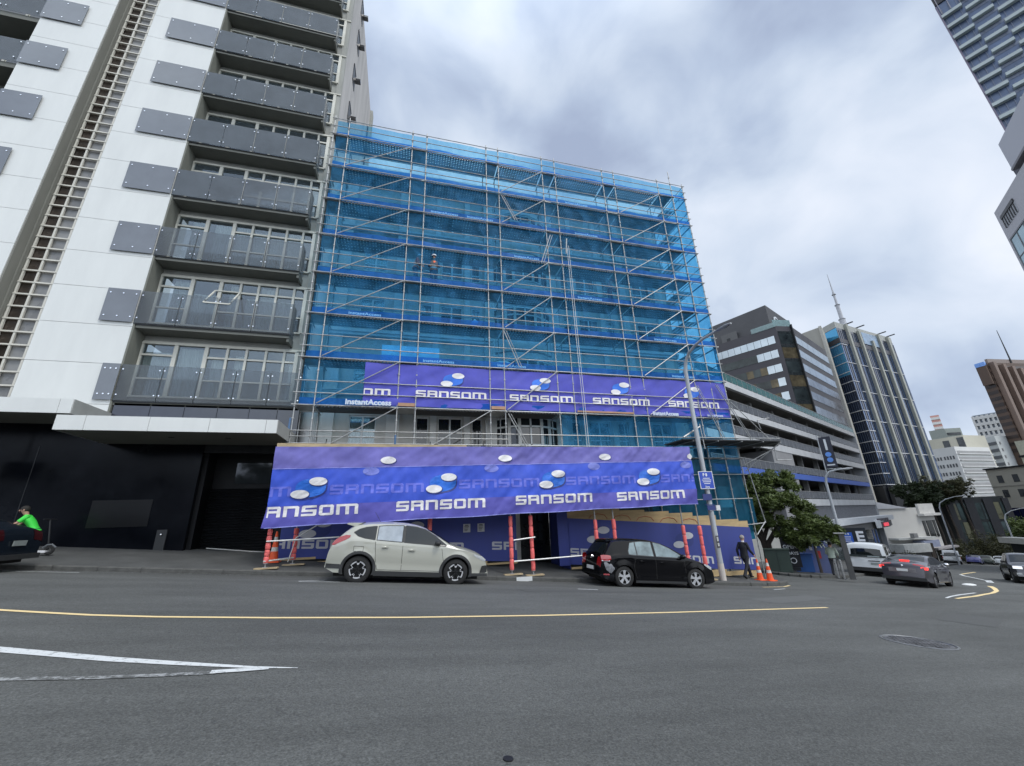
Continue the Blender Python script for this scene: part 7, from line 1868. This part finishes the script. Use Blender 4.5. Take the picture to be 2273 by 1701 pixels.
bx_, put = bldg('projecting_box', 'pale grey box projecting above the wedge shaped building at the right edge', [pol(17.06,72), pol(13.8,63.3)], 37.9, 41.7, M('box_panel', (.40,.41,.46), .5, var=.04, scale=.3), 9)
m = MB(); fr = face_frame(pol(17.06,72), pol(13.8,63.3)); fbox(m, fr, -.05, fr[3], -3, .05, 37.6, 37.9); put(m, 'box_underside', M('box_under', (.20,.20,.22), .7))

# ------------------------------------------------------------------ trees
def foliage(name, clumps, n, size, mat, parent, seed=1, flat=.35, off=(0,0,0)):
    rnd = random.Random(seed); V = []; F = []
    tot = sum(r**2.2 for *_, r in clumps)
    for (cx, cy, cz, r) in clumps:
        k = int(n*r**2.2/tot)
        subs = []
        for _ in range(max(6, int(10*r))):   # twig clusters inside the clump
            d = Vector((rnd.gauss(0,1), rnd.gauss(0,1), rnd.gauss(0,1))).normalized()*r*rnd.uniform(.45, 1.05); d.z *= .72
            subs.append((Vector((cx, cy, cz))+d, r*rnd.uniform(.22, .42)))
        for i in range(k):
            c, rr = rnd.choice(subs); p = c+Vector((rnd.gauss(0,.5), rnd.gauss(0,.5), rnd.gauss(0,.42)))*rr
            s = size*rnd.uniform(.6, 1.4); a = Vector((rnd.gauss(0,1), rnd.gauss(0,1), rnd.gauss(0,.7))).normalized(); b = a.cross(Vector((rnd.gauss(0,1), rnd.gauss(0,1), rnd.gauss(0,1)))).normalized()
            j = len(V); V += [tuple(p-a*s), tuple(p+b*s*flat), tuple(p+a*s), tuple(p-b*s*flat)]; F.append((j, j+1, j+2, j+3))
    m = MB(); m.v = [(x-off[0], y-off[1], z-off[2]) for x, y, z in V]; m.f = F
    return m.build(name, mat, parent, recalc=False)
def leafmat(name, c, var=.55):
    m = bpy.data.materials.new(name); m.use_nodes = True; nt = m.node_tree; N = nt.nodes; L = nt.links; b = N['Principled BSDF']
    tc = N.new('ShaderNodeTexCoord'); n = N.new('ShaderNodeTexNoise'); n.inputs['Scale'].default_value = 1.6; n.inputs['Detail'].default_value = 3; L.new(tc.outputs['Object'], n.inputs['Vector'])
    n2 = N.new('ShaderNodeTexNoise'); n2.inputs['Scale'].default_value = 14; L.new(tc.outputs['Object'], n2.inputs['Vector'])
    mx = N.new('ShaderNodeMix'); mx.data_type = 'FLOAT'; mx.inputs[0].default_value = .5; L.new(n.outputs['Fac'], mx.inputs[2]); L.new(n2.outputs['Fac'], mx.inputs[3])
    r = N.new('ShaderNodeValToRGB'); r.color_ramp.elements[0].position = .38; r.color_ramp.elements[0].color = (*[x*(1-var) for x in c], 1); r.color_ramp.elements[1].position = .62; r.color_ramp.elements[1].color = (c[0]*1.5, c[1]*1.4, c[2]*1.2, 1)
    L.new(mx.outputs[0], r.inputs[0]); L.new(r.outputs[0], b.inputs['Base Color']); b.inputs['Roughness'].default_value = .6
    t = N.new('ShaderNodeBsdfTranslucent'); L.new(r.outputs[0], t.inputs[0]); ms = N.new('ShaderNodeMixShader'); ms.inputs[0].default_value = .25; L.new(b.outputs[0], ms.inputs[1]); L.new(t.outputs[0], ms.inputs[2]); L.new(ms.outputs[0], N['Material Output'].inputs['Surface'])
    return m
leaf = leafmat('leaf_green', (.09,.13,.038)); leaf_d = leafmat('leaf_dark', (.028,.045,.02)); leaf_o = leafmat('leaf_olive', (.06,.065,.03)); bark = M('bark', (.045,.035,.028), .95, var=.3, scale=5, bump=.5)
def tree(name, label, base, clumps, n, size, mat, trunks, seed=1, group=None):
    t = thing(name, label, 'tree', base, 0, group)
    m = MB()
    for pts, r0, r1 in trunks:
        m.tube([(p[0]-base[0], p[1]-base[1], p[2]-base[2]) for p in pts], [r0+(r1-r0)*i/(len(pts)-1) for i in range(len(pts))], 8)
    m.build('trunk', bark, t, 60); foliage('crown', clumps, n, size, mat, t, seed, off=base)
    return t
def pz(a, ratio, r): x, y = pol(a, r); return (x, y, ratio*r)
b0 = at(45.3, 30.5)
cl = []
for (a, q, r, s) in ((45.2,.052,30.5,1.0),(44.0,.062,31,1.05),(42.6,.060,31.5,.95),(41.7,.040,31,.75),(45.6,.015,30,1.1),(44.2,.018,30,1.15),(42.8,.018,30.3,1.05),(41.5,.010,30.5,.9),(40.9,-.002,30.6,.55),(45.9,-.02,30,.9),(44.3,-.018,30.4,.9),(43.2,-.028,30.3,.8),
                     (42.4,-.028,30,.85),(41.4,-.024,29.8,.85),(40.4,-.024,29.6,.8),(39.4,-.028,29.4,.72),(38.7,-.040,29.2,.55),(41.6,-.048,29.6,.75),(40.3,-.050,29.4,.75),(39.3,-.052,29.2,.6),(42.6,-.050,29.8,.6),(38.5,-.058,29.2,.4),(43.3,-.045,30,.5),(42.0,-.066,29.7,.35)):
    cl.append((*pz(a, q, r), s*.82))
def lp(a, q, r): return pz(a, q, r)
tree('street_tree', 'spreading dark green street tree between the scaffold and the car park', b0, cl, 50000, .11, leaf, [
    ([b0, lp(45.3,-.07,30.5), lp(45.6,-.03,30.5), lp(45.2,.02,30.5), lp(44.6,.05,30.8)], .24, .06),
    ([(b0[0]+.2,b0[1],b0[2]), lp(45.0,-.06,30.4), lp(44.0,-.035,30.3), lp(42.4,-.022,30.1), lp(40.6,-.03,29.6), lp(39.2,-.04,29.3)], .18, .03),
    ([lp(45.3,-.05,30.5), lp(44.2,-.01,30.6), lp(43,.02,30.8), lp(42,.04,31)], .12, .03),
    ([lp(45.4,-.06,30.5), lp(46.2,-.03,30.2), lp(46.4,.0,30)], .12, .04)], 3)
# palm
pb = at(40.8, 31.4); t = thing('palm', 'small palm with pale drooping fronds under the spreading tree', 'palm', pb); m = MB(); m.tube([(0,0,0),(0,0,1.5)], [.13,.09], 8); m.build('trunk', bark, t, 60)
fm = M('frond_pale', (.30,.33,.22), .6, var=.2); rnd = random.Random(5)
for i in range(16):
    a = 2*PI*i/16+rnd.uniform(-.15,.15); L0 = rnd.uniform(.6,.95); m = MB(); pts = [(math.cos(a)*L0*s, math.sin(a)*L0*s, 1.6+.38*math.sin(s*2.3)-.5*s*s) for s in (0,.25,.5,.75,1)]
    for k in range(4):
        p, q = Vector(pts[k]), Vector(pts[k+1]); sd_ = Vector((-math.sin(a), math.cos(a), 0))*.06*(1-.2*k); m.face([tuple(p-sd_), tuple(p+sd_), tuple(q+sd_*.8), tuple(q-sd_*.8)])
    m.build('frond', fm, t, recalc=False)
def simple_tree(label, a, zr0, zr1, r, rad, n, size, mat, seed, name='tree', group='trees before the far buildings', k=7):
    x, y = pol(a, r); zb = road_z(x, y); rnd = random.Random(seed); zc0, zc1 = zr0*r, zr1*r
    cl = [(x+rnd.uniform(-1,1)*rad*.6, y+rnd.uniform(-1,1)*rad*.6, zc0+(zc1-zc0)*(.15+.7*i/(k-1)), rad*rnd.uniform(.42,.62)) for i in range(k)]
    return tree(name, label, (x, y, zb), cl, n, size, mat, [([(x,y,zb),(x+.2,y,(zb+zc0)/2),(x,y+.3,zc0+.3),(x+.3,y,zc1-.5)], .28, .06)]+[([(x,y,zc0), (c[0],c[1],c[2])], .10, .03) for c in cl[:4]], seed, group)
simple_tree('dark bushy tree at the foot of the glass tower', 31.6, -.002, .036, 128, 2.6, 4000, .30, leaf_d, 11)
simple_tree('wide dark tree right of the tower foot', 30.6, .0, .036, 130, 3.2, 5000, .30, leaf_d, 12)
simple_tree('olive tree in front of the white office', 29.6, .006, .042, 132, 3.0, 4200, .28, leaf_o, 13)
simple_tree('thin see-through olive tree at the right of the tree row', 28.5, .010, .040, 134, 2.6, 2000, .26, leaf_o, 14)
simple_tree('dark low tree filling the gap behind the white corner shop', 30.0, .0, .02, 133, 2.6, 3000, .30, leaf_d, 16)
def bush(label, a, r, z0, z1, rad, n, mat, seed, size=.16):
    x, y = pol(a, r); t = thing('bush', label, 'bush', (x, y, z0), 0, 'bushes on the far side'); m = MB(); m.tube([(0,0,0),(0,0,(z1-z0)*.5)], .08, 6); m.build('stem', bark, t)
    foliage('leaves', [(x, y, z0+(z1-z0)*.55, min(rad, (z1-z0)*.62)), (x+rad*.4, y-rad*.3, z0+(z1-z0)*.45, rad*.7), (x-rad*.4, y+rad*.4, z0+(z1-z0)*.5, rad*.7)], n, size, mat, t, seed, off=(x,y,z0))
bush('large clipped round bush before the dark glass offices', 27.9, 118, -10.5, -5.2, 3.4, 5000, leaf_o, 21, .2)
bush('smaller round bush left of the large clipped one, behind the small white van', 29.7, 112, -10.5, -6.6, 1.9, 2500, leaf_o, 22)
bush('shrub in front of the shop veranda, between the two near vehicles', 33.9, 84, -8.6, -5.7, 1.9, 2600, leaf_o, 23, .14)
bush('low hedge shrub left of the veranda shrub', 34.7, 80, -8.2, -6.4, 1.5, 1800, leaf_d, 24, .12)
x, y = pol(25.2, 105); simple_tree('green tree cut by the right edge beside the navy glass box', 25.0, -.058, -.022, 112, 2.8, 3500, .22, leaf, 25, 'tree')
# park trees across the street, behind the camera: seen only in reflections
cl = []; rnd = random.Random(9)
for i in range(34): cl.append((-42+2.7*i+rnd.uniform(-1,1), -15+rnd.uniform(-2,2), road_z(-42+2.7*i, -15)+rnd.uniform(2.2,6.0), rnd.uniform(2.2,3.2)))
o = foliage('park_trees', cl, 26000, .42, leaf_d, None, 31, flat=.6); tag(o, 'dark row of park trees across the street', kind='stuff')
